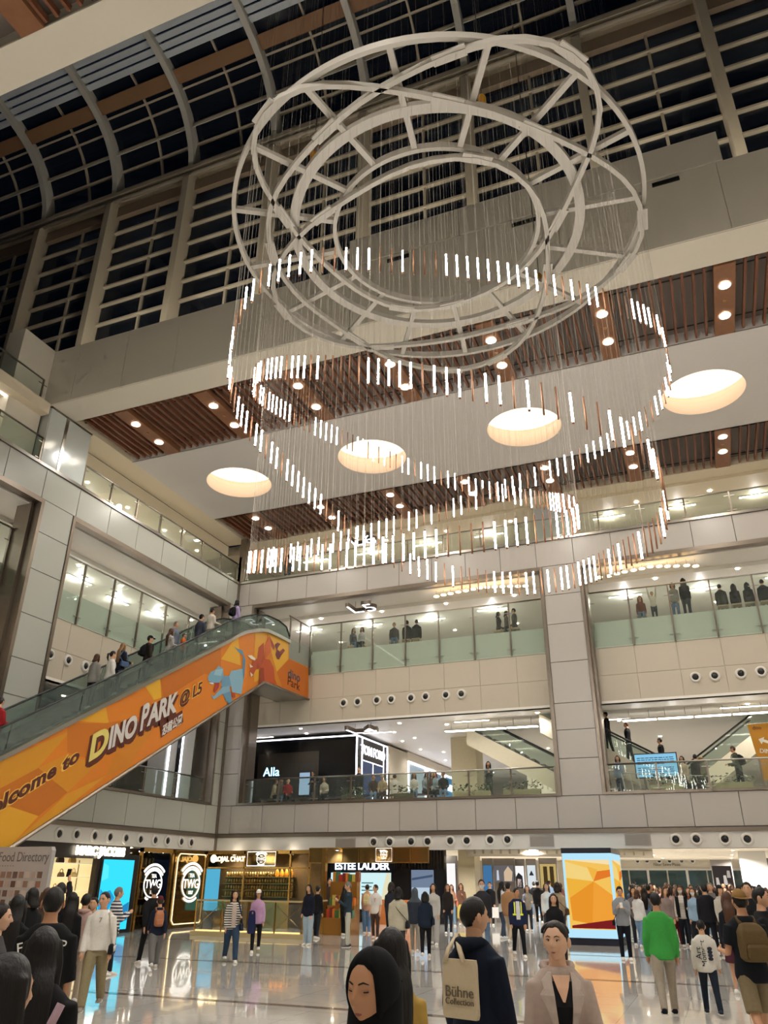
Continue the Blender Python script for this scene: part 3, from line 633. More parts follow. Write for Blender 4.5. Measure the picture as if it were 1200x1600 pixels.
for px, py in ((78,1023),(106,1032),(133,1041)):
    nozzle(at(px, py, X=-22.0), 'X', 'round air nozzle on the side parapet above the escalator', 'air nozzles on the side parapet')
for i, (px, py) in enumerate(((540, 1317.5), (846.7, 1314), (996.7, 1312))):
    p = at(px, py, Y=31.98); t = thing('air_grille', 'grey rectangular air grille on the white band, %s from the corner' % nth[i], 'air grille', p, group='grey air grilles')
    MB().box(-.46, -.02, -.2, .46, .0, .2).build('frame', mat('grille_grey', 'a7a096', .5), t)
    for k in range(7): MB().box(-.43, -.03, -.17+.05*k, .43, -.02, -.15+.05*k).build('fin', mat('grille_fin', '978f85', .5), t)

# ---------------------------------------------------------------- lettering helper
TXT = bpy.data.scenes.new('lettering_scene')
def text_mesh(body, size, ext=.01, offset=0., align='LEFT', mats=None, space=1.):
    cu = bpy.data.curves.new('lettering', 'FONT'); cu.body = body; cu.size = size; cu.extrude = ext; cu.offset = offset; cu.align_x = align; cu.space_character = space; cu.resolution_u = 4
    o = bpy.data.objects.new('lettering', cu); TXT.collection.objects.link(o); vl = TXT.view_layers[0]; vl.update()
    me = bpy.data.meshes.new_from_object(o.evaluated_get(vl.depsgraph))
    bpy.data.objects.remove(o); bpy.data.curves.remove(cu); me.name = 'lettering'; me.materials.clear()
    me.materials.append(mats); return me
def basis(p, ex, ey):
    """matrix with text x along ex, text up along ey"""
    ex = Vector(ex).normalized(); ey = (Vector(ey)-ex*Vector(ey).dot(ex)).normalized(); ez = ex.cross(ey)
    M_ = Matrix((ex, ey, ez)).transposed().to_4x4(); M_.translation = Vector(p); return M_
def letter(parent, body, size, p, ex, ey, mt, ext=.01, offset=0., align='LEFT', space=1., name='lettering', sx=1.):
    me = text_mesh(body, size, ext, offset, align, mt, space)
    if sx != 1: me.transform(Matrix.Diagonal((sx, 1, 1, 1)))
    me.transform(basis(p, ex, ey)); return put(name, me, parent)
# level signs lying under the ceilings
for lv, px, py, yy, nm in (('L6', 566, 842, 32.75, 'third'), ('L5', 566, 948, 32.75, 'second'), ('L4', 566, 1139, 33.6, 'first')):
    p = at(px, py, Y=yy); p.z = min(p.z, {'L6': 17.72, 'L5': 13.98, 'L4': 8.2}[lv])
    t = thing('level_sign', 'bronze and white lit letters %s hanging over the %s gallery' % (lv, nm), 'sign', p)
    letter(t, lv, 1.5, (0, .5, 0), (1,0,0), (0,-1,0), BRONZE, .09, .02, 'CENTER', 1.1, sx=.95)
    letter(t, lv, 1.5, (0, .5, -.1), (1,0,0), (0,-1,0), LEDC, .006, -.035, 'CENTER', 1.1, 'lit_face', sx=.95)
    for sx in (-.4, .4):
        mb = MB(); mb.cyl((sx, .1, .08), (sx, .1, {'L6': 18.4, 'L5': 14.12, 'L4': 8.4}[lv]-p.z), .012, 6); mb.build('hanger', STEEL, t)
# ring pendants in the second gallery
rg = MB(); rg.tube([(.11*math.cos(a), .11*math.sin(a), 0) for a in [2*math.pi*i/16 for i in range(16)]], .022, 6, True); rg = rg.mesh('ring', emis('pendant_glow', 'ffd9a0', 9*LIGHT), True)
rc = MB(); rc.cyl((0,0,0), (0,0,.32), .008, 6); rc = rc.mesh('cord', mat('brass_cord', 'b08a4c', .4, .6))
for row, pts in (('between corner and pier', [(682,932),(693,929.5),(704,927.5),(716,925),(728,923),(739,920.5),(750,918.5),(761,917.5),(773,917),(785,916.5),(797,916),(809,916),(821,915.5)]), ('beyond the pier', [(937,902),(951,900),(964,896.5),(976,893.5),(990,891),(1003,888.5),(1016,885.5),(1030,884.8),(1043,884.8),(1057,884.5),(1073,883.5),(1087,884.5)])):
    for px, py in pts:
        p = at(px, py, Y=32.8); t = thing('ring_pendant', 'tiny glowing ring pendant over the second gallery, %s' % row, 'pendant lamp', p, group='ring pendants '+row)
        put('ring', rg, t); put('cord', rc, t)
        
# ---------------------------------------------------------------- first gallery: black corner boutique and neighbours
tf = thing('boutique', 'glossy black corner boutique with white lettering and white light outline', 'shop', (-15.6, 35.2, L4))
MB().box(-8.4, 0, 0, 0, .2, 3.42).build('front_wall', SOOT, tf); MB().box(-.2, .2, 0, 0, 4.0, 3.42).build('side_wall', SOOT, tf); MB().box(-8.4, .2, 3.3, -.2, 8, 3.44).build('roof', SOOT, tf)
mb = MB(); mb.box(-8.4, -.03, 3.36, .03, 0, 3.42); mb.box(0, -.03, 3.36, .03, 4.0, 3.42); mb.box(-.02, -.03, 0, .04, .03, 3.36); mb.box(0, .62, 0, .035, .68, 3.36); mb.box(0, 3.4, 0, .035, 3.46, 3.36); mb.box(0, 3.94, 0, .035, 4.0, 3.36); mb.box(0, .68, 2.3, .03, 3.4, 2.34); mb.box(0, 2.0, 0, .03, 2.05, 2.3)
mb.build('light_outline', emis('outline_white', 'f3f0ff', 5.), tf)
MB().box(0, .68, 2.35, .02, 3.4, 3.34).build('sign_panel', mat('sign_black', '1d1b1d', .4), tf)
letter(tf, 'TOM FORD', .62, (.035, 2.05, 2.62), (0,1,0), (0,0,1), LEDC, .01, .004, 'CENTER', .95)
MB().box(0, .68, .05, .015, 2.0, 2.3).build('show_window', mat('night_blue_window', '26344f', .1, emit=.25, ecol='2b4a80'), tf); MB().box(0, 2.05, .05, .015, 3.4, 2.3).build('show_window', mat('night_blue_window', '26344f', .1), tf)
MB().box(-3.9, -.02, .05, -3.1, 0, 2.2).build('door', mat('smoked_glass', '3a3835', .08), tf); MB().box(-3.0, -.02, .05, -2.2, 0, 2.2).build('door', mat('smoked_glass', '3a3835', .08), tf); MB().box(-5.4, -.015, .0, -2.0, 0, 2.75).build('portal', mat('portal_bronze', '4a443d', .15, .4), tf)
# standing screens in front of the boutique
def screen_stand(x, y, z, w_, h, zc, face, label, col, st=1.2):
    t = thing('display_screen', label, 'screen', (x, y, z), face)
    MB().box(-w_/2-.04, -.03, zc-h/2-.04, w_/2+.04, .05, zc+h/2+.04).build('casing', mat('screen_casing', '16171a', .3), t)
    MB().box(-w_/2, -.036, zc-h/2, w_/2, -.03, zc+h/2).build('picture', col if not isinstance(col, str) else cel(col, st), t)
    mb = MB(); mb.cyl((0, .02, .02), (0, .02, zc-h/2), .04, 8); mb.box(-.25, -.15, 0, .25, .2, .03); mb.build('stand', mat('screen_casing', '16171a', .3), t)
    return t
screen_stand(-17.9, 34.4, L4, .55, 1.0, 1.15, 0, 'upright screen with a bluish picture in front of the black boutique', 'a8c4e0', .8)
p = at(420, 1205, Y=34.9); t = thing('neon_sign', 'small glowing blue script sign on the black boutique wall', 'sign', (p.x, 35.16, p.z))
letter(t, 'Alla', .6, (0, 0, -.2), (1,0,0), (0,0,1), cel('9ad7ff', 4), .01, .0, 'CENTER')
# cream neighbour and white framed shop fronts further along
nb = thing('neighbour_shop', 'cream shop front with white light frames beyond the black boutique', 'shop', (-15.6, 39.3, L4))
MB().box(-.2, 0, 0, 0, 3.0, 3.5).build('side_wall', CREAM, nb)
for k in range(3):
    y0 = 3.1+k*3.3; mb = MB(); mb.box(-.05, y0, 0, .03, y0+.1, 3.1); mb.box(-.05, y0+2.9, 0, .03, y0+3.0, 3.1); mb.box(-.05, y0, 3.0, .03, y0+3.0, 3.1); mb.build('light_frame', emis('outline_white', 'f3f0ff', 5.), nb)
    MB().box(-.06, y0+.1, .05, -.03, y0+2.9, 3.0).build('show_window', mat('shop_window_%d' % k, ['8fa0ab', '6f7f95', '3a6f96'][k], .1, emit=.5, ecol=['8fa0ab', '6f7f95', '3a7fb0'][k]), nb)
MB().box(-.2, 3.0, 3.1, 0, 13.2, 3.6).build('fascia', WALLC, nb)
letter(nb, 'L:MER', .55, (.04, 11.0, 2.2), (0,1,0), (0,0,1), LEDC, .01, 0, 'CENTER')
struct(MB().box(-12.0, 38.9, L4, -10.7, 40.2, 8.4).build('wall_column', mat('column_cream', 'c9bd9c', .5)), 'square cream column behind the first gallery rail')
# escalators behind the first gallery
def gallery_escalator(label, x0, z0, x1, z1, y0, y1, mt):
    t = thing('escalator', label, 'escalator', (x0, y0, 0)); d = x1-x0; w_ = y1-y0
    fn = lambda u, v, q: (u, q, v)
    MB().plate([(0, z0-.7), (d, z1-.7), (d, z1+.1), (0, z0+.1)], fn, .08).build('side_panel', mt, t)
    MB().plate([(0, z0-.7), (d, z1-.7), (d, z1+.1), (0, z0+.1)], lambda u, v, q: (u, w_-.08+q, v), .08).build('side_panel', mt, t)
    mb = MB(); mb.hexa([(0,.08,z0-.7),(d,.08,z1-.7),(d,w_-.08,z1-.7),(0,w_-.08,z0-.7)], [(0,.08,z0-.55),(d,.08,z1-.55),(d,w_-.08,z1-.55),(0,w_-.08,z0-.55)]); mb.build('underside', mat('escalator_under', 'c9c2a4', .5), t)
    n = 14; sm = MB()
    for i in range(n):
        u = d*i/n; z = z0+(z1-z0)*i/n; sm.box(u, .1, z-.3, u+d/n*1.02, w_-.1, z)
    sm.build('steps', mat('step_steel', '6d6a66', .5, .6), t)
    for q in (.04, w_-.04):
        MB().plate([(0, z0+.1), (d, z1+.1), (d, z1+.85), (0, z0+.85)], lambda u, v, k: (u, q+k, v), .012).build('glass_side', GLASSG, t)
        mb = MB(); mb.tube([(0, q, z0+.88), (d, q, z1+.88)], .04, 8); mb.build('handrail', mat('rubber_black', '1a1a1b', .5), t, True)
    return t
ESCW = mat('escalator_cream', 'd2cab2', .45)
gallery_escalator('cream escalator behind the first gallery descending toward the white pier', -10.5, 8.35, -4.2, 4.9, 36.6, 38.0, ESCW)
gallery_escalator('escalator with black and white print rising to the pier, carrying three people', -1.2, 5.2, -6.5, 8.3, 34.2, 35.5, ESCW)
gallery_escalator('cream escalator rising to the far end of the first gallery', -1.4, 5.2, 3.2, 8.3, 37.5, 39.0, ESCW)
# slanted stair wall with slot pattern
sw = thing('stair_wall', 'pale slanted stair wall with rows of slots behind the plants', 'stair', (-9.5, 45, L4)); MB().plate([(0, 1.4), (4.2, .1), (4.2, 1.4), (0, 3.0)], lambda u, v, q: (u, q, v), .12).build('wall_face', ESCW, sw)
for k in range(14): MB().box(.25+.28*k, -.02, 1.55-.085*k+.3, .33+.28*k, 0, 2.2-.1*k+.15).build('slot', mat('slot_shadow', 'a89f88', .7), sw)
# planters on the first gallery
LEAF = [mat('leaf_a', '3c5a2c', .5, var=.3), mat('leaf_b', '55723a', .5, var=.3)]
def planter(px, w_, label, pot='c2b78e', n=60, X=None, hgt=.5, yy=32.75):
    p = at(px, 1240, Y=yy); t = thing('planter', label, 'planter', (p.x, yy, L4+.02)); rnd = random.Random(int(px))
    MB().box(-w_/2, -.14, 0, w_/2, .18, .38).build('trough', paint(pot, .5), t)
    mb = MB()
    for k in range(n):
        c = Vector((rnd.uniform(-w_/2, w_/2)*1.05, rnd.uniform(-.16, .2), .36+rnd.random()*hgt*.6)); a = rnd.uniform(0, 6.28); l = rnd.uniform(.1, .2); d = Vector((math.cos(a), math.sin(a), rnd.uniform(-.1, .9))).normalized(); s_ = d.cross(Vector((0,0,1))).normalized()*l*.35
        up = Vector((0,0,.015))
        mb.cur = k % 2; mb.add([c, c+d*l*.5+s_+up, c+d*l, c+d*l*.5-s_+up, c+d*l*.5-up], [(0,4,1), (1,4,2), (2,4,3), (3,4,0), (0,1,2,3)])
    o = mb.build('foliage', LEAF, t); o['kind'] = 'stuff'
    return t
planter(738, 1.5, 'cream trough of leafy plants beside the standing woman'); planter(816, 1.5, 'cream trough of leafy plants next to the white pier'); planter(552, 1.0, 'low green plant trough in front of the boutique', '6d6a52')
planter(1062, 2.0, 'green trailing plants in a trough under the blue screen'); planter(1125, 2.4, 'green trailing plants in a trough beside the man with a backpack'); planter(632, .9, 'small plant trough at the feet of the seated people', '6d6a52'); 
# blue information screen and yellow banner
sc_ = thing('information_screen', 'large blue information screen with lines of text behind the railing', 'screen', (-1.9, 33.5, L4))
MB().box(-.82, .0, .74, .82, .08, 1.68).build('casing', mat('screen_casing', '16171a', .3), sc_); MB().box(-.78, -.006, .78, .78, 0, 1.64).build('picture', cel('8fd0f2', .9), sc_)
mb = MB(); mb.cyl((-.5, .04, 0), (-.5, .04, .76), .04, 8); mb.cyl((.5, .04, 0), (.5, .04, .76), .04, 8); mb.build('stand', STEEL, sc_)
mb = MB(); rnd = random.Random(5)
for r_ in range(9):
    x = -.7; z = 1.5-.075*r_
    if r_ == 4: continue
    while x < .6-.3*(r_ in (3, 8)):
        l = rnd.uniform(.05, .16); mb.box(x, -.009, z-.016, x+l, -.006, z+.012); x += l+.03
mb.build('text_lines', mat('screen_ink', '23405a', .6), sc_)
bn = thing('hanging_banner', 'yellow banner with a white arrow beside the man in a green jacket', 'banner', (1.66, 33.8, L4))
MB().plate([(0, 2.62), (1.2, 2.66), (1.2, .55), (.22, .55)], lambda u, v, q: (u, q, v), .04).build('cloth', mat('banner_yellow', 'c98a1e', .6), bn)
MB().plate([(.3, 2.05), (.52, 2.12), (.48, 2.04), (.9, 1.86), (.86, 1.76), (.44, 1.95), (.38, 1.86)], lambda u, v, q: (u, -.008+q, v), .006).build('arrow', paint('efe9d8'), bn)
letter(bn, 'DINO PARK', .22, (.25, -.01, 1.55), (1, 0, -.12), (0,0,1), paint('efe9d8'), .004, .004); letter(bn, 'dino', .18, (.16, -.01, 2.42), (1,0,0), (0,0,1), paint('5c3312'), .003, .002); letter(bn, 'L5', .25, (.5, -.01, .95), (1,0,0), (0,0,1), paint('b9b7ad'), .003, .006)
# picket guard rail beside the escalator foot
gr = thing('picket_rail', 'slanted white picket guard rail beside the blue screen', 'railing', (-3.2, 32.9, L4))
mb = MB(); mb.tube([(0,0,.9), (3.9,0,.62), (4.6,0,.6)], .02, 6); mb.build('top_bar', STEEL, gr)
for k in range(15): mb = MB(); mb.bar((.1+.3*k, 0, 0), (.0+.3*k, 0, .88-.02*k), .035, .035); mb.build('picket', paint('dcd6c8'), gr)
# shop seen beneath the escalator on the first side gallery
ss = thing('clothes_shop', 'clothes shop with shelves seen below the escalator', 'shop', (-25.5, 24.0, L4))
MB().box(-.1, -2.5, 0, 0, 5.6, 3.5).build('back_wall', CREAM, ss); MB().box(0, 5.4, 0, 2.6, 5.6, 3.5).build('side_wall', mat('shop_dark', '3a3734', .4), ss); MB().box(0, -2.5, 3.0, 3.0, 3.8, 3.1).build('canopy', mat('canopy_black', '2d2d30', .4), ss)
for k in range(5): MB().box(0, 2.4, .4+.45*k, .35, 4.6, .44+.45*k).build('shelf', paint('e4dcc8'), ss)
rnd = random.Random(3)
for k in range(5):
    for j in range(6): MB().box(.04, 2.5+.34*j, .44+.45*k, .28, 2.5+.34*j+rnd.uniform(.14, .28), .44+.45*k+rnd.uniform(.1, .26)).build('folded_goods', paint(rnd.choice(['e8e2d4', 'cbbfa6', '8c8478', 'f0ead8', '5b5751'])), ss)
cw = struct(MB().box(-22.6, 28.6, L4, -21.7, 30.6, 8.4).build('wall_lit_column', mat('white_column', 'd4d6d8', .25)), 'white column edged with light strips on the side gallery')
MB().box(-21.69, 28.75, L4, -21.66, 28.83, 8.2).build('light_strip', LEDC, cw); MB().box(-21.69, 29.35, L4, -21.68, 29.62, 8.2).build('dark_stripe', SOOT, cw); MB().box(-21.69, 29.66, L4, -21.66, 29.74, 8.2).build('light_strip', LEDC, cw)
for i, (y, c) in enumerate(((22.2, '5d5a57'), (23.0, '8b8375'), (23.7, 'c8c0b0'), (25.8, 'd9d6cf'), (27.0, '463f3b'))):
    g = thing('clothes_rack', 'rail of hanging %s garments behind the side gallery railing' % ['dark grey', 'taupe', 'beige', 'white', 'brown black'][i], 'clothes rack', (-23.2, y, L4), group='clothes racks on the side gallery')
    mb = MB(); mb.tube([(0, -.3, 0), (0, -.3, 1.5), (0, .3, 1.5), (0, .3, 0)], .015, 6); mb.build('frame', STEEL, g)
    for k in range(5): MB().plate([(-.2, .5), (.2, .5), (.16, 1.3), (.05, 1.42), (-.05, 1.42), (-.16, 1.3)], lambda u, v, q: (u, -.24+.11*k+q, v), .05).build('garment', paint(c, .8), g)

# ================================================================== MAIN ESCALATOR
XE, XE2 = -17.2, -18.9
def onE(px, py, X=None): p = at(px, py, X=XE if X is None else X); return p.y, p.z
es = thing('escalator', 'long escalator with orange dinosaur printed side panel and glass sides', 'escalator', (XE, 12.3, 0))
SL = (9.47-2.36)/(28.8-16.4)
bot = lambda y: 2.36+(y-16.4)*SL
top = lambda y: min(4.6+(y-15.78)*SL, 11.45)
YO = 12.3
# side outline (y,z): lower end, slope, landing
ytop = 15.78+(11.45-4.6)/SL
e1 = onE(451.7, 1004); e2 = onE(451.7, 1029); e3 = onE(482, 1043); e4 = onE(482, 1093); e0 = onE(412, 1066)
arc = [onE(*q) for q in ((355, 1003), (372, 993), (385, 988), (398.7, 986.2), (410, 986), (417.7, 987), (435, 995))]
side = [(8.0, .12), (8.0, 0), (YO, 0.0), (e0[0], e0[1]), (e4[0], e4[1]), (e3[0], e3[1]), (e2[0], e2[1]), (e1[0], e1[1])]+arc[::-1]+[(15.78, 4.6), (8.6, .5)]
ORG = mat('banner_orange', 'cf7716', .42, var=.02)
rel = lambda x, off=0: (lambda u, v, q: (x-XE+q+off, u-YO, v))
MB().plate(side, rel(XE-.06), .06).build('side_panel', ORG, es)
sideL = side
MB().plate(sideL, rel(XE2), .06).build('side_panel', mat('escalator_grey', '8f8a82', .4), es)
# underside: steel soffit
mb = MB(); u = [(YO, 0), (e0[0], e0[1]), (e4[0], e4[1])]
for (a, b) in zip(u[:-1], u[1:]):
    mb.hexa([(0, a[0]-YO, a[1]), (XE2-XE, a[0]-YO, a[1]), (XE2-XE, b[0]-YO, b[1]), (0, b[0]-YO, b[1])], [(0, a[0]-YO, a[1]+.06), (XE2-XE, a[0]-YO, a[1]+.06), (XE2-XE, b[0]-YO, b[1]+.06), (0, b[0]-YO, b[1]+.06)])
mb.build('underside', mat('escalator_soffit', '9c968b', .3, .5), es)
mb = MB(); mb.tube([(.02, y-YO, z) for y, z in [(YO, .02), e0, e4]], .06, 6); mb.build('edge_trim', BRONZE, es)
mb = MB(); pts = [(8.6, .56), (15.78, 4.64)]+arc+[e1]
mb.loft([[(.02, y-YO, z-.05), (.1, y-YO, z-.05), (.1, y-YO, z+.1), (-.1, y-YO, z+.16), (-.1, y-YO, z-.05)] for y, z in pts]); mb.build('skirt_trim', STEEL, es)
mb = MB(); mb.loft([[(XE2-XE-.06, y-YO, z-.05), (XE2-XE+.1, y-YO, z-.05), (XE2-XE+.1, y-YO, z+.14), (XE2-XE-.06, y-YO, z+.1)] for y, z in pts]); mb.build('skirt_trim', STEEL, es)
# steps
st = MB(); y = 9.2
while y < 28.6:
    z = top(y)-.12; st.box(-.2, y-YO, z-.5, XE2-XE+.2, y-YO+.41, z); y += .4
st.box(-.2, 28.6-YO, 10.7, XE2-XE+.2, 33.2-YO, 11.42); st.box(-.2, 7-YO, 0, XE2-XE+.2, 9.2-YO, .3); st.build('steps', mat('step_steel', '6d6a66', .5, .6), es)
# glass sides with black handrail
gt = [(8.6, 1.4), (15.57, 5.37)]+[onE(*q) for q in ((300, 1000), (355, 973), (380, 964), (400, 960.5), (418, 962), (436, 970), (448, 980), (453, 995))]
gb = [(8.6, .6), (15.78, 4.68)]+arc+[e1]
def strip(x, w_, nm, mt):
    n = 40
    def samp(pl, t):
        L = [0]
        for a, b in zip(pl[:-1], pl[1:]): L.append(L[-1]+math.hypot(b[0]-a[0], b[1]-a[1]))
        s_ = t*L[-1]; i = max(j for j in range(len(L)-1) if L[j] <= s_+1e-9); f = (s_-L[i])/max(1e-9, L[i+1]-L[i]); return (pl[i][0]+(pl[i+1][0]-pl[i][0])*f, pl[i][1]+(pl[i+1][1]-pl[i][1])*f)
    seg_ = 9
    for k in range(seg_):
        rings = []
        for i in range(7):
            t = (k+.01+.98*i/6)/seg_; a = samp(gb, t); b = samp(gt, t)
            rings.append([(x, a[0]-YO, a[1]), (x+w_, a[0]-YO, a[1]), (x+w_, b[0]-YO, b[1]), (x, b[0]-YO, b[1])])
        MB().loft(rings).build(nm, mt, es)
EGL = glass('escalator_glass', 'c6d2cc', alpha=.88)
strip(-.03, .015, 'glass_pane', EGL); strip(XE2-XE+.02, .015, 'glass_pane', EGL)
RUB = mat('rubber_black', '1a1a1b', .5)
for x in (-.02, XE2-XE+.03):
    mb = MB(); mb.tube([(x, y-YO, z+.02) for y, z in gt], .045, 8, sy=.7); mb.build('handrail', RUB, es, True)
# grey end cap and landing rail
MB().plate([e2, e3, (e3[0], e3[1]+1.0), (e1[0], e1[1]+.2)], rel(XE-.05), .04).build('end_panel', mat('end_panel_grey', '8a8c82', .25), es)
for i, q in enumerate(((453, 1000, 962), (468, 1020, 970), (484, 1045, 980))):
    y0, z0 = onE(q[0], q[1]); y1, z1 = onE(q[0], q[2]); MB().box(-.04, y0-YO-.03, z0, .02, y0-YO+.03, z1).build('post', BRONZE, es)
a = onE(453, 962); b = onE(484, 980); mb = MB(); mb.tube([(-.01, a[0]-YO, a[1]), (-.01, b[0]-YO, b[1])], .035, 8); mb.build('landing_rail', BRONZE, es)
for y in (29.9, 31.6):
    for dx in (-.75, -.95): mb = MB(); mb.lathe([(.06, -.01), (0, -.02)], 10, (dx, y-YO, 9.55)); mb.build('soffit_lamp', emis('small_downlight', 'fff0d8', 45*LIGHT), es)
# ---- printed picture: facets, lettering, dinosaurs (flat print on the panel)
def facets(name, polys, off):
    mb = MB(); mats = []
    for kk, (col, pl) in enumerate(polys):
        mt = mat('print_'+col, col, .42, var=.02); of2 = off+.0006*kk
        if mt not in mats: mats.append(mt)
        mb.cur = mats.index(mt)
        mb.add([(of2, y-YO, z) for y, z in [onE(*q) for q in pl]], [tuple(range(len(pl)))])
    return mb.build(name, mats, es)
facets('facet_print', [
 ('c8891a', [(0,1190),(110,1142),(60,1200),(0,1232)]), ('b96813', [(0,1232),(60,1200),(105,1238),(60,1275),(0,1255)]), ('d59a22', [(0,1255),(60,1275),(20,1318),(0,1332)]),
 ('d39a20', [(113,1128),(165,1104),(170,1130),(126,1127)]), ('bd6b12', [(105,1130),(165,1130),(220,1120),(150,1190),(105,1175)]), ('c98516', [(60,1200),(105,1178),(150,1195),(105,1238)]),
 ('d7a324', [(226,1072),(250,1061),(252,1090),(240,1094)]), ('b8650f', [(250,1061),(300,1036),(330,1046),(256,1092)]), ('c67a14', [(190,1150),(240,1140),(200,1200),(165,1212)]), ('cc8d1d', [(105,1240),(165,1212),(100,1266),(20,1318)]),
 ('b9680f', [(300,1036),(345,1012),(345,1062),(318,1052)]), ('d6a022', [(362,1004),(372,996),(376,1040),(345,1030)]), ('d2961e', [(398,988),(418,988),(408,1062),(396,1066)]), ('dba323', [(418,988),(450,1004),(450,1030),(432,1050),(424,1020)]),
 ('c2660f', [(432,1050),(452,1030),(481,1044),(481,1090),(440,1073)]), ('c77e15', [(424,1020),(432,1050),(440,1072),(415,1064),(410,1040)])], .003)
BRN = paint('54200f', .5); YEL = paint('e3b450', .5); WHI = paint('c8c3bd', .45)
def px_basis(p0, p1):
    a = onE(*p0); b = onE(*p1); return Vector((0, b[0]-a[0], b[1]-a[1])), Vector((0, a[0]-YO, a[1]))
def print_text(body, p0, p1, px_h, mt, off, offset=0., out=None, sx=1., name='lettering', up=(0, -.22, 1), sp=1.0):
    ex, o = px_basis(p0, p1); hh = onE(p0[0], p0[1]-px_h)[1]-onE(*p0)[1]; size = hh/.73
    me = text_mesh(body, size, .002, offset, 'LEFT', mt, sp); xs = [v.co.x for v in me.vertices]; k = ex.length/max(xs)
    me.transform(Matrix.Diagonal((k, 1, 1, 1))); M_ = Matrix((ex.normalized(), Vector(up).normalized(), Vector((1,0,0)))).transposed().to_4x4(); M_.translation = o+Vector((off, 0, 0)); me.transform(M_)
    return put(name, me, es)
UPV = (0, 0, 1)
print_text('Welcome to', (-58, 1302), (122, 1188), 28, YEL, .017, .05, up=UPV, name='lettering_outline', sp=1.06); print_text('Welcome to', (-58, 1302), (122, 1188), 28, BRN, .022, .022, up=UPV, sp=1.06)
for (body, p0, p1, hgt, mt) in (('D', (136, 1190), (166, 1172), 44, paint('d3c36a', .45)), ('INO', (167, 1170), (211, 1147), 36, WHI), ('P', (217, 1142), (229, 1134), 42, WHI), ('ARK', (230, 1133), (275, 1110), 34, WHI)):
    for k, (dx, dy) in enumerate(((-3, 4), (-1, 6), (2, 6))): print_text(body, (p0[0]+dx, p0[1]+dy), (p1[0]+dx, p1[1]+dy), hgt, BRN, .016+.0025*k, .075, up=UPV, name='lettering_shadow')
    print_text(body, p0, p1, hgt, mt, .026, .04, up=UPV)
print_text('@ L5', (279, 1102), (314, 1082), 20, YEL, .017, .05, up=UPV, name='lettering_outline'); print_text('@ L5', (279, 1102), (314, 1082), 20, BRN, .022, .018, up=UPV)
facets('name_plate', [('5a2312', [(249,1131),(284,1110),(286,1128),(251,1153)])], .018)
print_text('恐龍公園', (252, 1149), (283, 1129), 14, paint('dedad2'), .021, .006, up=UPV)
print_text('dino', (449, 1057), (468, 1066), 14, paint('3d4a5c'), .016, .012, up=UPV); print_text('Park', (448, 1069), (468, 1080), 14, paint('4c2412'), .016, .004, up=UPV)
off_d = .02
C = lambda s: [(310+float(a)/6.316, 920+float(b)/6.316) for a, b in (q.split(',') for q in s.split())]
facets('dinosaur_print', [
 ('6f9db4', C('90,870 120,820 165,800 195,760 240,790 245,870 200,930 140,925 95,910')), ('8db4c4', C('165,800 240,790 220,860 150,850')), ('6692ad', C('240,860 300,860 320,960 260,1000 220,960 225,890')),
 ('7fa9bd', C('300,860 320,810 430,790 440,900 420,1040 330,1020 320,960')), ('527f9d', C('430,790 440,640 462,700 450,860 440,900')), ('5b87a2', C('345,565 380,590 435,610 440,660 400,635')), ('a33430', C('165,930 205,925 200,970 160,1030 145,1000')), ('7aa3b8', C('120,1050 150,1060 230,970 300,960 310,1020 230,1040 145,1095')),
 ('5d8ba6', C('240,1040 310,1010 330,1110 290,1140 260,1090')), ('a8481f', C('320,1020 360,1030 360,1075 325,1070')), ('c9dbe0', C('95,925 140,925 150,940 130,945')),
 ('a9421c', C('590,580 640,530 650,690 610,780 560,800 530,870 500,830 530,720 575,690')), ('b74b1e', C('640,690 700,700 740,780 750,890 770,945 640,910 600,940 610,780')), ('8f3516', C('600,780 640,780 650,910 590,945')), ('c65a22', C('650,560 700,460 710,620 660,690')), ('ddd2c2', C('480,660 520,655 560,690 555,710 510,690')), ('d8cbb8', C('500,740 535,770 505,780')), ('d8cbb8', C('505,820 535,850 515,870')),
 ('94381f', C('700,470 750,570 740,610 715,570')), ('6b2a34', C('750,550 775,530 805,545 780,580 775,600 800,620 830,590 850,610 810,660 790,700 770,690 755,650 765,610')),
 ('8d3a22', C('805,605 850,610 815,655 800,640'))], .016)
# seat people are placed later; step height helper
def step_z(y): return top(y)-.12

# ================================================================== GROUND FLOOR HALL AND SHOPS
GC = 3.3
HALLC = mat('hall_ceiling', 'e6dcc8', .5, var=.015)
struct(MB().box(-48, 32.45, GC, XR+14, 75, 3.5).build('ceiling', HALLC), 'cream ceiling of the ground floor hall'); struct(MB().box(-48, 0, 2.95, -21.45, 32.45, 3.2).build('ceiling', HALLC), 'ceiling over the ground floor side shops')
fw = struct(MB().box(-48, 70, 0, XR+14, 70.3, 3.5).build('wall_far', CREAM), 'far cream wall of the hall with windows')
for i in range(6):
    x0 = -11.5+i*2.9
    mb = MB(); mb.box(x0-.08, 69.9, .2, x0+.08, 70, 2.75); mb.box(x0, 69.92, 2.6, x0+2.9, 70, 2.75); mb.build('window_frame', WHITEP, fw)
    for k in range(2): MB().box(x0+.1+1.4*k, 69.95, .2, x0+1.4+1.4*k, 69.98, 2.6).build('window_pane', mat('night_window', '2c3a38', .08, emit=.08, ecol='3a5a58'), fw)
letter(fw, 'Near Sawa Plaza', .3, at(1042, 1353, Y=69.9), (1,0,0), (0,0,1), paint('2b2a24'), .005, 0, 'CENTER')
for px in (996, 1011, 1030, 1046, 1065, 1082): nozzle(at(px, 1345, Y=69.95), 'Y', 'small dark nozzle high on the far hall wall', 'nozzles on the far hall wall')
struct(MB().box(-13.2, 43.5, 0, -12.3, 44.6, GC).build('wall_hall_column', mat('column_cream2', 'd9cba8', .45)), 'square cream column in the ground floor hall')
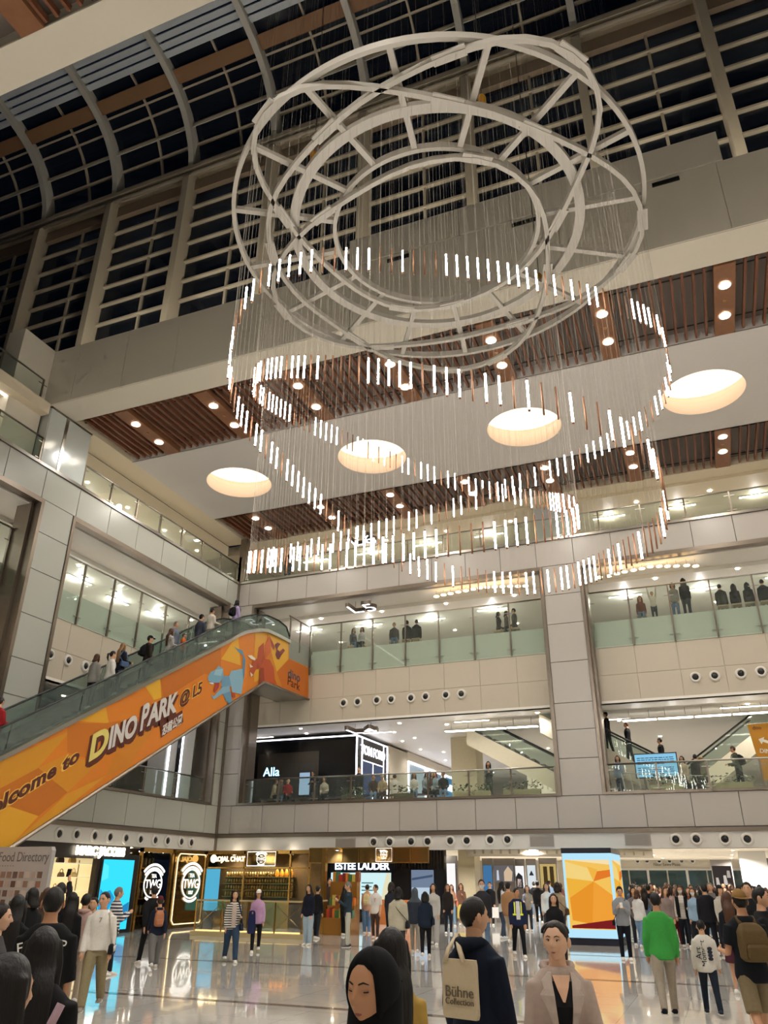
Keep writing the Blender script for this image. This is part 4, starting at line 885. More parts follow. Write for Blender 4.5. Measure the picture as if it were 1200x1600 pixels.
p = at(1165, 1400, Y=48); struct(MB().box(p.x, 48, 0, p.x+1.3, 49.5, GC).build('wall_white_column', WHITEP), 'white column at the far side of the hall')
for x, y in [(x, y) for x in (-18, -13, -8.5, -4, .5, 5) for y in (35, 40.5, 47, 55, 63)]: downlight(x, y, GC-.01, 'ground floor hall ceiling', 700 if y < 45 else 1500, 155)
for y in (22, 25, 28, 30.8): downlight(-22.4, y, 2.94, 'ceiling of the side shops, added for brightness', 120)  # added lamps, placed so the dim shop interiors get light
# slotted ceiling cove of the hall (oval slots)
cv = thing('ceiling_cove', 'curved cream ceiling cove with a row of dark slots', 'ceiling cove', (-7.5, 40, GC)); mb = MB()
cp = [(-4.2+.42*i, .0+.012*i*i) for i in range(21)]
mb.loft([[(x, y, -.42), (x, y+.12, -.42), (x, y+.12, 0), (x, y, 0)] for x, y in cp]); mb.build('curved_face', HALLC, cv, True)
for i in range(1, 20): MB().box(cp[i][0]-.05, cp[i][1]-.02, -.3, cp[i][0]+.05, cp[i][1]+.0, -.12).build('slot', mat('slot_shadow', 'a89f88', .7), cv)

# ---- side shops, front plane X = -21
SHW = emis('shelf_glow', 'fff0c8', 1.5)
ms = thing('handbag_shop', 'bright cream shop window with shelves of handbags and a glowing sign', 'shop', (-21.05, 20.0, 0))
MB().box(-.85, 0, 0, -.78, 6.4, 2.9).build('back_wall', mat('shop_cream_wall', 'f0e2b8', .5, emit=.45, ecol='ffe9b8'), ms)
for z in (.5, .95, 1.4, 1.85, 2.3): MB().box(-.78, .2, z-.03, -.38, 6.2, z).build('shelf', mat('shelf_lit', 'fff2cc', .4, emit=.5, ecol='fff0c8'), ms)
mb = MB(); mb.box(-.1, 0, 2.45, 0, 6.3, 2.92); mb.box(-.2, 4.55, 0, 0, 4.75, 2.5); mb.build('black_header', mat('shop_black', '231c17', .4), ms)
for y in (2.6, 4.4): MB().box(-.7, y, .5, -.67, y+.03, 2.4).build('upright', STEEL, ms)
sg = thing('shop_sign', 'glowing white shop sign on the black header over the handbags', 'sign', (-20.97, 24.6, 2.55)); letter(sg, 'MARC JACOBS', .38, (0, 0, .02), (0,1,0), (0,0,1), emis('sign_hot', 'fff3d6', 9), .02, .02, 'CENTER', sx=1.05)
def handbag(x, y, z, w_, col, label):
    t = thing('handbag', label, 'handbag', (x, y, z), group='handbags on the lit shelves'); h = w_*.62
    mb = MB(); mb.loft([[(-.06*k, -w_/2*m_, q), (.06*k, -w_/2*m_, q), (.06*k, w_/2*m_, q), (-.06*k, w_/2*m_, q)] for q, m_, k in ((0, .85, 1), (h*.2, 1, 1), (h*.7, .92, .8), (h, .7, .4))]); mb.build('bag_body', paint(col, .4), t)
    mb = MB(); mb.tube([(0, -w_*.3, h*.95), (0, -w_*.24, h*1.5), (0, 0, h*1.72), (0, w_*.24, h*1.5), (0, w_*.3, h*.95)], .014, 6); mb.build('strap', paint(col, .4), t)
for (y, z, w_, col, nm) in ((22.75, 2.3, .3, '3a2a1c', 'dark brown handbag on the top shelf'), (23.35, 2.3, .3, 'd7b26a', 'tan handbag on the top shelf'), (22.9, 1.85, .24, '6b563a', 'brown small bag on the second shelf'), (23.5, 1.85, .26, 'dcc184', 'pale gold bag on the second shelf'), (22.3, 1.85, .22, '77736c', 'grey small bag on the second shelf'), (23.4, 1.4, .3, 'd9a9a0', 'pink bag on the third shelf'), (22.7, 1.4, .22, '8a7a62', 'taupe small bag on the third shelf'), (22.2, 2.3, .2, 'efe6cf', 'ivory small bag on the top shelf')): handbag(-21.6, y+.55, z, w_, col, nm)
vs_ = thing('video_wall', 'tall bright cyan video screen with white border beside the handbag shop', 'screen', (-21.0, 24.85, .12)); MB().box(-.15, -.1, -.12, 0, 2.0, 2.5).build('casing', mat('screen_casing', '16171a', .3), vs_)
MB().box(0, 0, 0, .012, 1.72, 2.32).build('picture', cel('35d0ee', 1.25), vs_)
facet = lambda t, pls, x: [MB().plate(pl, lambda u, v, q: (x+q, u, v), .002).build('picture_shape', cel(c, s_), t) for c, s_, pl in pls]
facet(vs_, [('2f9fd8', 1., [(0.02, .3), (.5, .55), (.85, 1.05), (.55, 1.3), (.2, 1.22), (.02, 1.35)]), ('2a86c0', 1., [(.9, .1), (1.7, .3), (1.7, .9), (1.3, .75)]), ('56e0f4', 1.2, [(0.02, 1.6), (.35, 1.7), (.3, 2.1), (.02, 2.2)])], .013)
# ---- gilded tea shop in the corner
GOLD = mat('gold_metal', 'b08b4c', .22, .85, var=.1); GOLDL = mat('gold_dark_glass', '3b3222', .1, .3, var=.3)
EMBL = emis('emblem_white', 'fffaf0', 1.6); FRAMEG = emis('frame_gold_glow', 'ffe6b0', 2.0)
def emblem(parent, c, ex, ey, w_, mt):
    """oval tea-house emblem: double oval, letters, banner arcs above and below"""
    c = Vector(c); ex = Vector(ex); ey = Vector(ey); nrm = ex.cross(ey); P3 = lambda u, v: c+ex*(u*w_)+ey*(v*w_)
    mb = MB(); n = 36
    for ru, rv, th in ((.46, .4, .022),): mb.tube([P3(ru*math.cos(2*math.pi*i/n), rv*math.sin(2*math.pi*i/n)) for i in range(n)], th*w_, 5, True)
    mb.build('emblem_ring', mt, parent)
    for k, (r0, r1, a0, a1, oy) in enumerate(((.54, .61, 38, 142, -.08), (.67, .75, 42, 138, -.1), (.54, .61, 235, 305, .06))):
        mb = MB(); m_ = 16; fr = []
        for i in range(m_+1):
            a = R(a0+(a1-a0)*i/m_); fr.append([P3(q*math.cos(a)*1.02, q*math.sin(a)*.95+oy) + nrm*w2 for q, w2 in ((r0, 0), (r1, 0), (r1, .01), (r0, .01))])
        mb.loft(fr); mb.build('emblem_banner', mt, parent)
    letter(parent, 'TWG', .36*w_, P3(0, -.12)+nrm*.01, ex, ey, mt, .006, .004*w_, 'CENTER', .95); letter(parent, 'TEA', .16*w_, P3(0, .18)+nrm*.01, ex, ey, mt, .006, .002*w_, 'CENTER', .9); letter(parent, '1837', .14*w_, P3(0, -.29)+nrm*.01, ex, ey, mt, .006, .001*w_, 'CENTER', .9)
tp = thing('emblem_mirror', 'tall gilded mirror panel with glowing rounded frame and round white emblem', 'shop sign', (-20.95, 29.1, 0))
MB().box(-.15, 0, 0, 0, 2.45, 2.9).build('mirror', mat('gilded_mirror', '8a744a', .08, .9, var=.15), tp)
rr = [(.15, .3), (.15, 2.6), (.3, 2.75), (2.1, 2.75), (2.25, 2.6), (2.25, .3), (2.1, .15), (.3, .15)]; mb = MB(); mb.tube([(.03, u, v) for u, v in rr], .022, 6, True); mb.build('light_frame', FRAMEG, tp)
emblem(tp, (.03, 1.25, 1.62), (0,1,0), (0,0,1), 1.35, EMBL)
ts = thing('tea_display', 'gilded tea shop window with rows of black tea tins and half emblem', 'shop', (-21.0, 26.95, 0))
MB().box(-1.2, 0, 0, -1.1, 2.1, 2.9).build('back_wall', GOLDL, ts); mb = MB(); mb.box(-.1, 0, 0, .02, .1, 2.9); mb.box(-.1, 2.0, 0, .02, 2.12, 2.9); mb.box(-.1, 0, 2.75, .02, 2.1, 2.9); mb.build('frame', GOLD, ts)
for z in (.5, 1.1, 1.7, 2.2): MB().box(-1.1, .1, z-.03, -.6, 2.0, z).build('shelf', GOLD, ts)
tin = MB().lathe([(.07, 0), (.07, .3), (.06, .31), (.06, .36), (0, .37)], 10).mesh('tea_tin', mat('tin_black_gold', '4a4026', .3, .5), True)
for z in (.5, 1.1, 1.7, 2.2):
    for k in range(8): tag(put('tea_tin', tin, None, (-21.8, 27.2+.22*k, z)), 'black and gold tea tin on the %s shelf of the gilded side window' % {.5: 'lowest', 1.1: 'second', 1.7: 'third', 2.2: 'top'}[z], 'tea tin', 'tea tins on the %s shelf of the side window' % {.5: 'lowest', 1.1: 'second', 1.7: 'third', 2.2: 'top'}[z])
emblem(ts, (.03, .9, 1.62), (0,1,0), (0,0,1), 1.2, EMBL)
for k in range(6): mb = MB(); mb.lathe([(.03, 0), (0, -.03)], 8, (-.3, .25+.3*k, 2.78)); mb.build('window_lamp', emis('small_downlight', 'fff0d8', 45*LIGHT), ts)
# corner front, facing the viewer (plane Y = 31.4)
tc_ = thing('tea_shop', 'gilded tea shop front with a wall of tins and lit emblem', 'shop', (-20.9, 31.3, 0))
MB().box(0, .9, 0, 5.1, 1.0, 2.9).build('back_wall', mat('tea_back', '6b5230', .25, .4, var=.2), tc_)
mb = MB()
for x in (0, 1.9, 4.1, 5.0): mb.box(x, -.05, 0, x+.07, .05, 2.9)
mb.box(0, -.05, 2.78, 5.1, .05, 2.92); mb.box(0, -.05, 2.22, 5.1, .02, 2.27); mb.build('frame', GOLD, tc_)
for z in (1.15, 1.4, 1.65, 1.9): MB().box(.6, .5, z-.02, 4.0, .9, z).build('shelf', GOLD, tc_)
tin2 = MB().lathe([(.05, 0), (.05, .15), (.04, .16), (.04, .19), (0, .195)], 8).mesh('tea_tin', mat('tin_gold', 'b39655', .3, .6), True)
for z in (1.15, 1.4, 1.65, 1.9):
    for k in range(26): tag(put('tea_tin', tin2, None, (-20.2+.128*k, 31.95, z)), 'small golden tea tin on the %s shelf behind the gilded counter' % {1.15: 'lowest', 1.4: 'second', 1.65: 'third', 1.9: 'top'}[z], 'tea tin', 'golden tea tins on the %s shelf' % {1.15: 'lowest', 1.4: 'second', 1.65: 'third', 1.9: 'top'}[z])
MB().box(.4, .3, 0, 4.0, .6, 1.0).build('counter', GOLD, tc_)
MB().box(2.1, -.12, 2.3, 3.5, -.06, 2.88).build('emblem_plate', mat('gilded_mirror', '8a744a', .08, .9), tc_)
mb = MB(); mb.tube([(2.12, -.14, 2.32), (2.12, -.14, 2.86), (3.48, -.14, 2.86), (3.48, -.14, 2.32)], .018, 6, True); mb.build('light_frame', EMBL, tc_); emblem(tc_, (2.8, -.14, 2.58), (1,0,0), (0,0,1), .5, EMBL)
letter(tc_, 'ROJAL CHAT', .26, (1.2, -.08, 2.5), (1,0,0), (0,0,1), emis('sign_warm', 'ffe2a8', 4), .01, .01, 'CENTER'); mb = MB(); mb.ell((.42, -.1, 2.6), (.16, .05, .16), 12, 8); mb.build('glow_ball', emis('sign_warm', 'ffe2a8', 4), tc_)
MB().box(.05, -.02, .6, .75, 0, 2.2).build('painted_blue_reflection', cel('59b8dc', .9), tc_)  # glowing panel painted in as a blue reflection on the front
for k in range(4): mb = MB(); mb.lathe([(.07, 0), (.1, .1), (.06, .24), (.03, .3), (0, .31)], 10, (3.2+.22*k, .6, 2.12 if k < 0 else 1.9)); mb.build('amber_jar', mat('amber_jar', 'c8781e', .2, emit=.6, ecol='e08a24'), tc_, True)
for x in (-19.8, -18.4, -17.0): downlight(x, 31.75, 2.77, 'tea shop front, added to light its shelves', 110)  # made-up downlights that brighten the golden shelves
for x in (-14.5, -12.6): downlight(x, 31.0, 2.9, 'tea shop portal', 160)
# terrace with rail in front of the tea shop
te = thing('terrace_rail', 'gilded low rail with crossed bars on a stone kerb before the tea shop', 'railing', (-18.0, 26.35, 0))
mb = MB(); mb.box(0, 0, 0, 4.5, .5, .14); mb.build('kerb', mat('kerb_stone', 'b9a77c', .2), te)
mb = MB(); mb.tube([(0, .25, 1.12), (4.3, .25, 1.12), (4.3, 2.2, 1.12)], .03, 8); mb.build('top_rail', mat('pale_gold', 'c9b98c', .3, .6), te)
for x in (.0, 1.1, 2.2, 3.25, 4.3): MB().box(x-.02, .23, .14, x+.02, .27, 1.12).build('post', GOLD, te)
for x in (.02, 1.12, 2.22, 3.27):
    MB().box(x+.02, .245, .2, x+1.0, .255, 1.05).build('glass_pane', GLASSC, te)
    mb = MB(); mb.bar((x, .26, .25), (x+1.0, .26, 1.0), .02, .02); mb.bar((x, .27, 1.0), (x+1.0, .27, .25), .02, .02); mb.build('cross_bars', GOLD, te)
mb = MB(); mb.box(0, .3, .14, 4.2, .34, .18); mb.build('foot_light', emis('foot_glow', 'ffd98a', 1.5), te)
# gift display with coloured boxes at the portal
gd = thing('gift_display', 'golden stepped stand stacked with boxes at the tea shop portal', 'display stand', (-14.0, 28.9, 0))
mb = MB(); mb.box(0, 0, 0, 1.1, .8, .55); mb.box(0, .3, .55, 1.1, .8, .95); mb.box(0, .5, .95, 1.1, .8, 1.75); mb.build('stand_body', mat('gold_wood', '9a6a2c', .3, .3), gd)
mb = MB(); mb.box(-.25, .2, 0, -.1, .4, 2.9); mb.build('portal_post', GOLD, gd)
cols = ['b23a24', '3f6b3a', 'd0882c', '7d2b20', 'c7b04e', '4a7a5a', 'e07a2c', '8a4a2a']
cn = {'b23a24': 'red', '3f6b3a': 'green', 'd0882c': 'ochre', '7d2b20': 'maroon', 'c7b04e': 'yellow', '4a7a5a': 'sea green', 'e07a2c': 'orange', '8a4a2a': 'brown'}
rnd = random.Random(9)
for r_, (z, yy) in enumerate(((.55, 29.02), (.95, 29.25), (1.75, 29.5))):
    x = -13.95; k = 0
    while x < -13.0:
        w_ = rnd.uniform(.09, .16); c = cols[(k*3+r_) % 8]; h = rnd.uniform(.24, .36)
        b = tag(MB().box(x, yy, z, x+w_, yy+.2, z+h).build('gift_box', paint(c, .4)), '%s tea gift box on the %s step of the golden stand, %s along' % (cn[c], ['lowest', 'middle', 'top'][r_], nth[k]), 'box', 'gift boxes on the golden stand'); x += w_+.012; k += 1
# mirrored canopy over the portal
cpy = thing('shop_canopy', 'golden latticed canopy with small lit emblem over the tea shop portal', 'canopy', (-15.85, 31.2, 2.46))
for k in range(7): 
    mb = MB(); x0 = .02+.74*k; mb.box(x0, 0, 0, x0+.7, .04, .5); mb.build('canopy_panel', mat('canopy_mirror_%d' % (k % 3), ['8f7446', 'a88a58', '77603a'][k % 3], .15, .8, var=.2), cpy)
mb = MB()
for k in range(8): mb.box(.74*k-.02, -.03, -.02, .74*k+.02, .04, .52)
mb.box(0, -.03, .5, 5.2, .04, .54); mb.box(0, -.03, -.04, 5.2, .04, 0); mb.build('lattice', GOLD, cpy)
mb = MB(); mb.tube([(2.98, -.05, .02), (2.98, -.05, .5), (3.66, -.05, .5), (3.66, -.05, .02)], .012, 6, True); mb.build('light_frame', EMBL, cpy); emblem(cpy, (3.32, -.05, .26), (1,0,0), (0,0,1), .3, EMBL)
# ---- cosmetics hall
el = thing('cosmetics_counter', 'black cosmetics counter with white lettering and pale blue lightbox', 'shop', (-18.6, 38.0, 0))
MB().box(-.6, 0, 0, 6.4, .3, 3.28).build('back_wall', SOOT, el); MB().box(.5, -.08, 2.15, 3.9, 0, 2.75).build('header', mat('header_navy', '0e1420', .3), el)
letter(el, 'ESTEE LAUDER', .46, (2.2, -.1, 2.26), (1,0,0), (0,0,1), emis('sign_cool', 'e8f4ff', 4), .01, .008, 'CENTER', .95)
MB().box(.55, -.06, .55, 3.7, 0, 2.12).build('lightbox', cel('c9e8ea', 1.1), el)
pf = lambda t, nm, c, s_, pl, y: MB().plate(pl, lambda u, v, q: (u, y-q, v), .003).build(nm, cel(c, s_), t)
pf(el, 'poster_shape', '2b2a30', .5, [(.95, .6), (1.0, 1.5), (1.15, 1.95), (1.4, 2.0), (1.6, 1.8), (1.65, 1.2), (1.75, .6)], -.062); pf(el, 'poster_shape', 'efd9cf', 1., [(1.12, .9), (1.1, 1.5), (1.22, 1.75), (1.42, 1.7), (1.48, 1.35), (1.35, .95)], -.066); pf(el, 'poster_shape', 'e6e0bd', 1., [(3.2, .6), (3.68, .6), (3.68, 2.1), (3.5, 2.1), (3.3, 1.4)], -.062)
for k in range(4): pf(el, 'poster_text', '5f8f96', .6, [(2.2, 1.65-.16*k), (2.2+.6-.08*(k % 2), 1.65-.16*k), (2.2+.6-.08*(k % 2), 1.7-.16*k), (2.2, 1.7-.16*k)], -.062)
MB().box(4.75, -.06, .9, 5.85, 0, 2.25).build('video_panel', cel('7f8fa8', .8), el); pf(el, 'video_shape', 'c3d6e6', .9, [(4.78, .93), (5.82, .93), (5.82, 1.5), (4.78, 1.5)], -.062); pf(el, 'video_shape', '566a8a', .6, [(4.78, 1.8), (5.82, 1.95), (5.82, 2.05), (4.78, 1.9)], -.062)
MB().box(-.45, -.06, .7, .3, 0, 2.1).build('video_panel', cel('9cc4d8', .9), el)
for k in range(16): MB().box(3.95+.16*k, -.03, 2.3, 3.99+.16*k, 0, 3.1).build('fin', mat('fin_bronze', '3a2c22', .3, .5), el)
MB().box(3.0, -1.5, 0, 5.6, -1.0, 1.0).build('counter', mat('counter_wood', '9a5a2a', .35), el)
def poster(px0, px1, py0, py1, Y, label, col, shapes=(), st=1.1):
    a = at(px0, py1, Y=Y); b = at(px1, py0, Y=Y); t = thing('lit_poster', label, 'poster', (a.x, Y, a.z)); w_, h = b.x-a.x, b.z-a.z
    MB().box(-.06, 0, -a.z, w_+.06, .2, h+.35).build('casing', mat('poster_casing', '6d6660', .4), t); MB().box(0, -.03, 0, w_, 0, h).build('picture', cel(col, st), t)
    for c, pl in shapes: pf(t, 'picture_shape', c, .9, [(u*w_, v*h) for u, v in pl], -.033)
    return t
poster(680, 711, 1349, 1412, 40.5, 'bright white lit poster with a close up face beside the cream column', 'f2f0ee', [('5f5f6a', [(.1, .25), (.55, .25), (.6, .8), (.1, .85)]), ('e9e4e4', [(.15, .35), (.4, .3), (.45, .65), (.2, .7)]), ('3a3a44', [(.2, .5), (.38, .5), (.36, .58), (.22, .58)])])
poster(770, 802, 1352, 1378, 46, 'dark lit poster with a blonde figure beyond the cream column', '6a6668', [('d9bfa0', [(.55, .05), (.9, .05), (.95, .6), (.75, .95), (.55, .6)]), ('cfd6e2', [(.2, .1), (.32, .1), (.3, .7), (.22, .7)])], .9)
poster(803, 818, 1353, 1388, 46.3, 'narrow white lit poster with a face beyond the cream column', 'f0eeee', [('2c2a2e', [(.2, 0), (.9, 0), (.85, .55), (.5, .7), (.25, .5)]), ('e8d2c6', [(.35, .05), (.75, .05), (.72, .4), (.4, .42)])])
poster(757, 768, 1352, 1398, 44.9, 'slim blue lit panel right beside the cream column', '4a7fb0', (), .8)
poster(826, 836, 1352, 1392, 50, 'slim pale lit panel with a dark mark further down the hall', 'd0d8dc', [('30343c', [(.2, .6), (.8, .6), (.5, .8)])])
poster(846, 868, 1350, 1388, 54, 'golden lit shop front far down the hall', 'c9b06e', [('4a3a22', [(.2, 0), (.45, 0), (.45, .9), (.2, .9)]), ('4a3a22', [(.6, 0), (.85, 0), (.85, .9), (.6, .9)])], .9)
poster(1118, 1142, 1353, 1390, 56, 'dark display wall with small white figures at the far side', '4a4240', [('cfc6ba', [(.1, .1), (.3, .1), (.25, .5), (.12, .5)]), ('d9d0c4', [(.5, .2), (.7, .2), (.66, .6), (.52, .6)]), ('b9b0a4', [(.7, .5), (.9, .5), (.88, .8), (.74, .8)])], .6)
poster(1192, 1215, 1352, 1362, 50, 'blue lit shop panel at the far edge of the hall', '6fd0e6', (), 1.)
# ---- illuminated advertising column
lp = thing('advert_column', 'bright advertising column showing an orange faceted picture in a pale blue frame', 'advertising column', (-5.0, 28.25, 0))
W_, D_, Hh = 1.62, 2.6, 2.82
MB().box(0, 0, 0, W_, D_, .2).build('plinth', mat('column_navy', '14182a', .3), lp); MB().box(0, 0, 2.66, W_, D_, Hh).build('cap', mat('column_navy', '14182a', .3), lp)
MB().box(.02, .02, .2, W_-.02, D_, 2.66).build('screen_body', cel('b4e2f6', 1.05), lp)
def adface(fn, w_):
    P_ = lambda pl: [(u*w_, .2+v*2.46) for u, v in pl]
    for c, pl in (('f3c25c', [(.06, .1), (.94, .1), (.94, .92), (.06, .92)]), ('f6dfae', [(.06, .92), (.94, .86), (.94, .92)]), ('f2d27e', [(.06, .9), (.5, .82), (.6, .66), (.06, .7)]), ('eeb23e', [(.06, .7), (.6, .66), (.1, .46)]), ('e8942c', [(.1, .46), (.6, .66), (.5, .16), (.12, .2)]), ('ef9f38', [(.6, .66), (.94, .5), (.94, .16), (.5, .16)]), ('e27a2a', [(.6, .66), (.94, .72), (.94, .8), (.68, .78)]), ('f0b446', [(.6, .66), (.5, .84), (.7, .8)]), ('7a1f22', [(.1, .14), (.94, .22), (.94, .11), (.1, .11)])):
        k = adface.k; adface.k += 1
        MB().plate(P_(pl), lambda u, v, q: fn(u, v, .004+.0012*(k % 9)+q), .001).build('picture_facet', cel(c, 1.0), lp)
adface.k = 0
adface(lambda u, v, q: (u, .02-q, v), W_); adface.k = 0; adface(lambda u, v, q: (W_-.02+q, u, v), D_)
# ---- food directory board near the escalator foot
fd = thing('food_directory', 'grey standing food directory board with rows of small dish photos', 'signboard', (-17.0, 15.6, 0))
MB().plate([(0, .1), (2.25, .1), (2.25, 2.42), (2.2, 2.5), (.55, 2.5), (.3, 2.4), (0, .9)], lambda u, v, q: (u, q, v), .12).build('board', mat('board_grey', 'a5a29c', .5), fd)
letter(fd, 'Food Directory', .3, (.62, -.006, 2.18), (1,0,0), (0,0,1), paint('6b6864'), .002, 0, sx=.82); letter(fd, '. - - - - - -', .14, (.62, -.006, 2.05), (1,0,0), (0,0,1), paint('5b5854'), .002)
rnd = random.Random(4); pc = ['6d5546', '5a443a', '8a7060', 'a8978a', '4b3a34', '8a6250', 'b5aa9e', '665048']
rows = [1.82, 1.62, 1.42, 1.22, .92, .72, .52]
for r_, z in enumerate(rows):
    for k in range(9 if r_ not in (3,) else 4):
        x = .42+.19*k-.06*(1.9-z)
        MB().box(x, -.008, z, x+.135, 0, z+.135).build('dish_photo', paint(pc[(k*5+r_*3+rnd.randint(0, 3)) % 8], .5), fd)

# ================================================================== PEOPLE
TMP = bpy.data.scenes.new('workbench_scene')
def evaluated_mesh(me, mods):
    o = bpy.data.objects.new('tmp', me); TMP.collection.objects.link(o)
    for ty, kw in mods:
        md = o.modifiers.new(ty, ty)
        for k, v in kw.items(): setattr(md, k, v)
    vl = TMP.view_layers[0]; vl.update()
    r = bpy.data.meshes.new_from_object(o.evaluated_get(vl.depsgraph)); bpy.data.objects.remove(o); return r
def blob(name, mb, vox, mt, it=4, fac=.5):
    me = mb.mesh(name, mt); r = evaluated_mesh(me, [('REMESH', dict(mode='VOXEL', voxel_size=vox)), ('SMOOTH', dict(factor=fac, iterations=it))])
    bpy.data.meshes.remove(me); r.name = name; r.materials.clear(); r.materials.append(mt)
    r.polygons.foreach_set('use_smooth', [True]*len(r.polygons)); return r
def fabric(col, rough=.85): return mat('fabric_'+col, col, rough, var=.12, scale=30, spec=.2)
def stripes(name, a, b, scale, axis='Z'):
    if name in _MC: return _MC[name]
    mt = mat(name, a, .85); nt = mt.node_tree; N = nt.nodes; L = nt.links; w_ = N.new('ShaderNodeTexWave'); w_.bands_direction = axis; w_.inputs['Scale'].default_value = scale
    tc = N.new('ShaderNodeTexCoord'); L.new(tc.outputs['Object'], w_.inputs[0]); rp = N.new('ShaderNodeValToRGB'); rp.color_ramp.interpolation = 'CONSTANT'
    cols = b if isinstance(b, list) else [b]
    rp.color_ramp.elements[0].color = (*lin(a), 1); rp.color_ramp.elements[1].position = .5; rp.color_ramp.elements[1].color = (*lin(cols[0]), 1)
    for k, c in enumerate(cols[1:]): e = rp.color_ramp.elements.new(.6+.15*k); e.color = (*lin(c), 1)
    L.new(w_.outputs['Fac'], rp.inputs[0]); L.new(rp.outputs[0], N['Principled BSDF'].inputs['Base Color']); return mt
SKIN = [mat('skin_a', 'c99a78', .5, var=.04), mat('skin_b', 'b98662', .5, var=.04), mat('skin_c', 'd8ab8c', .5, var=.04)]
for s_ in SKIN: s_.node_tree.nodes['Principled BSDF'].inputs['Subsurface Weight'].default_value = .0
HAIRM = {'black': mat('hair_black', '14110f', .48, var=.5, scale=6, stretch=(14, 14, 1.2), bump=.5, spec=.3), 'dark': mat('hair_dark', '241a14', .48, var=.5, scale=6, stretch=(14, 14, 1.2), bump=.5, spec=.3), 'brown': mat('hair_brown', '4a2f1e', .48, var=.5, scale=6, stretch=(14, 14, 1.2), bump=.5, spec=.3), 'grey': mat('hair_grey', '6d6a66', .48, var=.5, scale=6, stretch=(14, 14, 1.2), bump=.5, spec=.3), 'red': mat('hair_red', '6e2f1c', .48, var=.5, scale=6, stretch=(14, 14, 1.2), bump=.5, spec=.3), 'blond': mat('hair_blond', '8a6a45', .48, var=.5, scale=6, stretch=(14, 14, 1.2), bump=.5, spec=.3)}
def head_pt(az, el, h):
    dx, dy, dz = math.cos(el)*math.sin(az), math.cos(el)*math.cos(az), math.sin(el)
    x, y, z = .0455*dx, .056*dy, .066*dz
    if dz < 0:
        x *= 1-.30*(-dz)**1.4
        if dy < 0: y *= 1-.45*(-dz)**1.3
        else: y *= 1+.05*(-dz)
    else: x *= 1+.05*dz*(1-dz)
    f = 0.
    if abs(az) < 1.4 and dy > 0:
        g = lambda u, s: math.exp(-(u/s)**2)
        if -.34 < el < .22: f += .0165*g(az, .13)*(max(0, (.22-el))/.42 if el > -.2 else max(0, 1-(-.2-el)/.12))
        f += .006*g(az, .26)*g(el+.28, .09)*.5
        f -= .0045*(g(az-.42, .2)+g(az+.42, .2))*g(el-.06, .11)
        f += .0028*g(abs(az)-.38, .3)*g(el-.24, .08)
        f += .0045*g(az, .3)*g(el+.50, .08)+.003*g(az, .26)*g(el+.63, .05)-.0018*g(az, .3)*g(el+.565, .022)
        f += .005*g(az, .34)*g(el+.92, .16); f += .002*(g(az-.75, .22)+g(az+.75, .22))*g(el+.15, .2)
        y -= .004*max(0, dy-.55)
    return Vector(((x+dx*f)*h, (y+dy*f)*h, (z+dz*f)*h))
def head_mb(h, n=32, k=24, ears=True):
    mb = MB(); vs = []; fs = []
    for i in range(k+1):
        el = math.pi/2-math.pi*i/k
        for j in range(n): vs.append(head_pt(((2*math.pi*j/n)+math.pi) % (2*math.pi)-math.pi, el, h))
    for i in range(k):
        for j in range(n): fs.append((i*n+j, (i+1)*n+j, (i+1)*n+(j+1) % n, i*n+(j+1) % n))
    mb.add(vs, fs)
    for s_ in (-1, 1) if ears else (): mb.ell((s_*.0475*h, -.004*h, -.004*h), (.006*h, .013*h, .019*h), 8, 6, Matrix.Rotation(s_*.35, 3, 'Z'))
    return mb
def shell(h, line, out=1.09, inn=.97, n=36, k=10, seed=0, rough=.012):
    """hair or cloth shell over the head from the crown down to line(az)"""
    rnd = random.Random(seed); mb = MB(); O, I = [], []
    for i in range(k+1):
        for j in range(n):
            az = ((2*math.pi*j/n)+math.pi) % (2*math.pi)-math.pi; el = math.pi/2+(line(az)-math.pi/2)*i/k
            base = head_pt(az, el, h) if abs(az) > 1.2 or el > .3 else Vector((.0455*math.cos(el)*math.sin(az), .058*math.cos(el)*math.cos(az), .066*math.sin(el)))*h
            t = out+rnd.uniform(-rough, rough)-(out-1.02)*(i/k)**5; O.append(base*t); I.append(base*inn)
    m_ = len(O); fs = []
    for i in range(k):
        for j in range(n):
            q = (i*n+j, (i+1)*n+j, (i+1)*n+(j+1) % n, i*n+(j+1) % n); fs.append(q); fs.append(tuple(m_+v for v in q[::-1]))
    for j in range(n): a = k*n+j; b = k*n+(j+1) % n; fs.append((a, m_+a, m_+b, b))
    mb.add(O+I, fs); return mb
def sstep(a, b, x): t = max(0, min(1, (x-a)/(b-a))); return t*t*(3-2*t)
LINE_SHORT = lambda az: .72-.45*sstep(.5, 1.0, abs(az))-.35*sstep(1.0, 1.35, abs(az))-.55*sstep(1.6, 2.4, abs(az))
LINE_LONG = lambda az: .70-.2*sstep(.3, .7, abs(az))-1.35*sstep(.75, 1.25, abs(az))
LINE_FRINGE = lambda az: .35-.05*sstep(.3, .7, abs(az))-1.2*sstep(.75, 1.25, abs(az))
LINE_HIJAB = lambda az: .80-.2*sstep(.2, .7, abs(az))-1.8*sstep(.72, 1.12, abs(az))
LINE_CAP = lambda az: .33-.12*sstep(.8, 2.0, abs(az))
def ringz(z, rx, ry, cy=0, cx=0, n=18): return [(cx+rx*math.cos(2*math.pi*j/n), cy+ry*math.sin(2*math.pi*j/n), z) for j in range(n)]
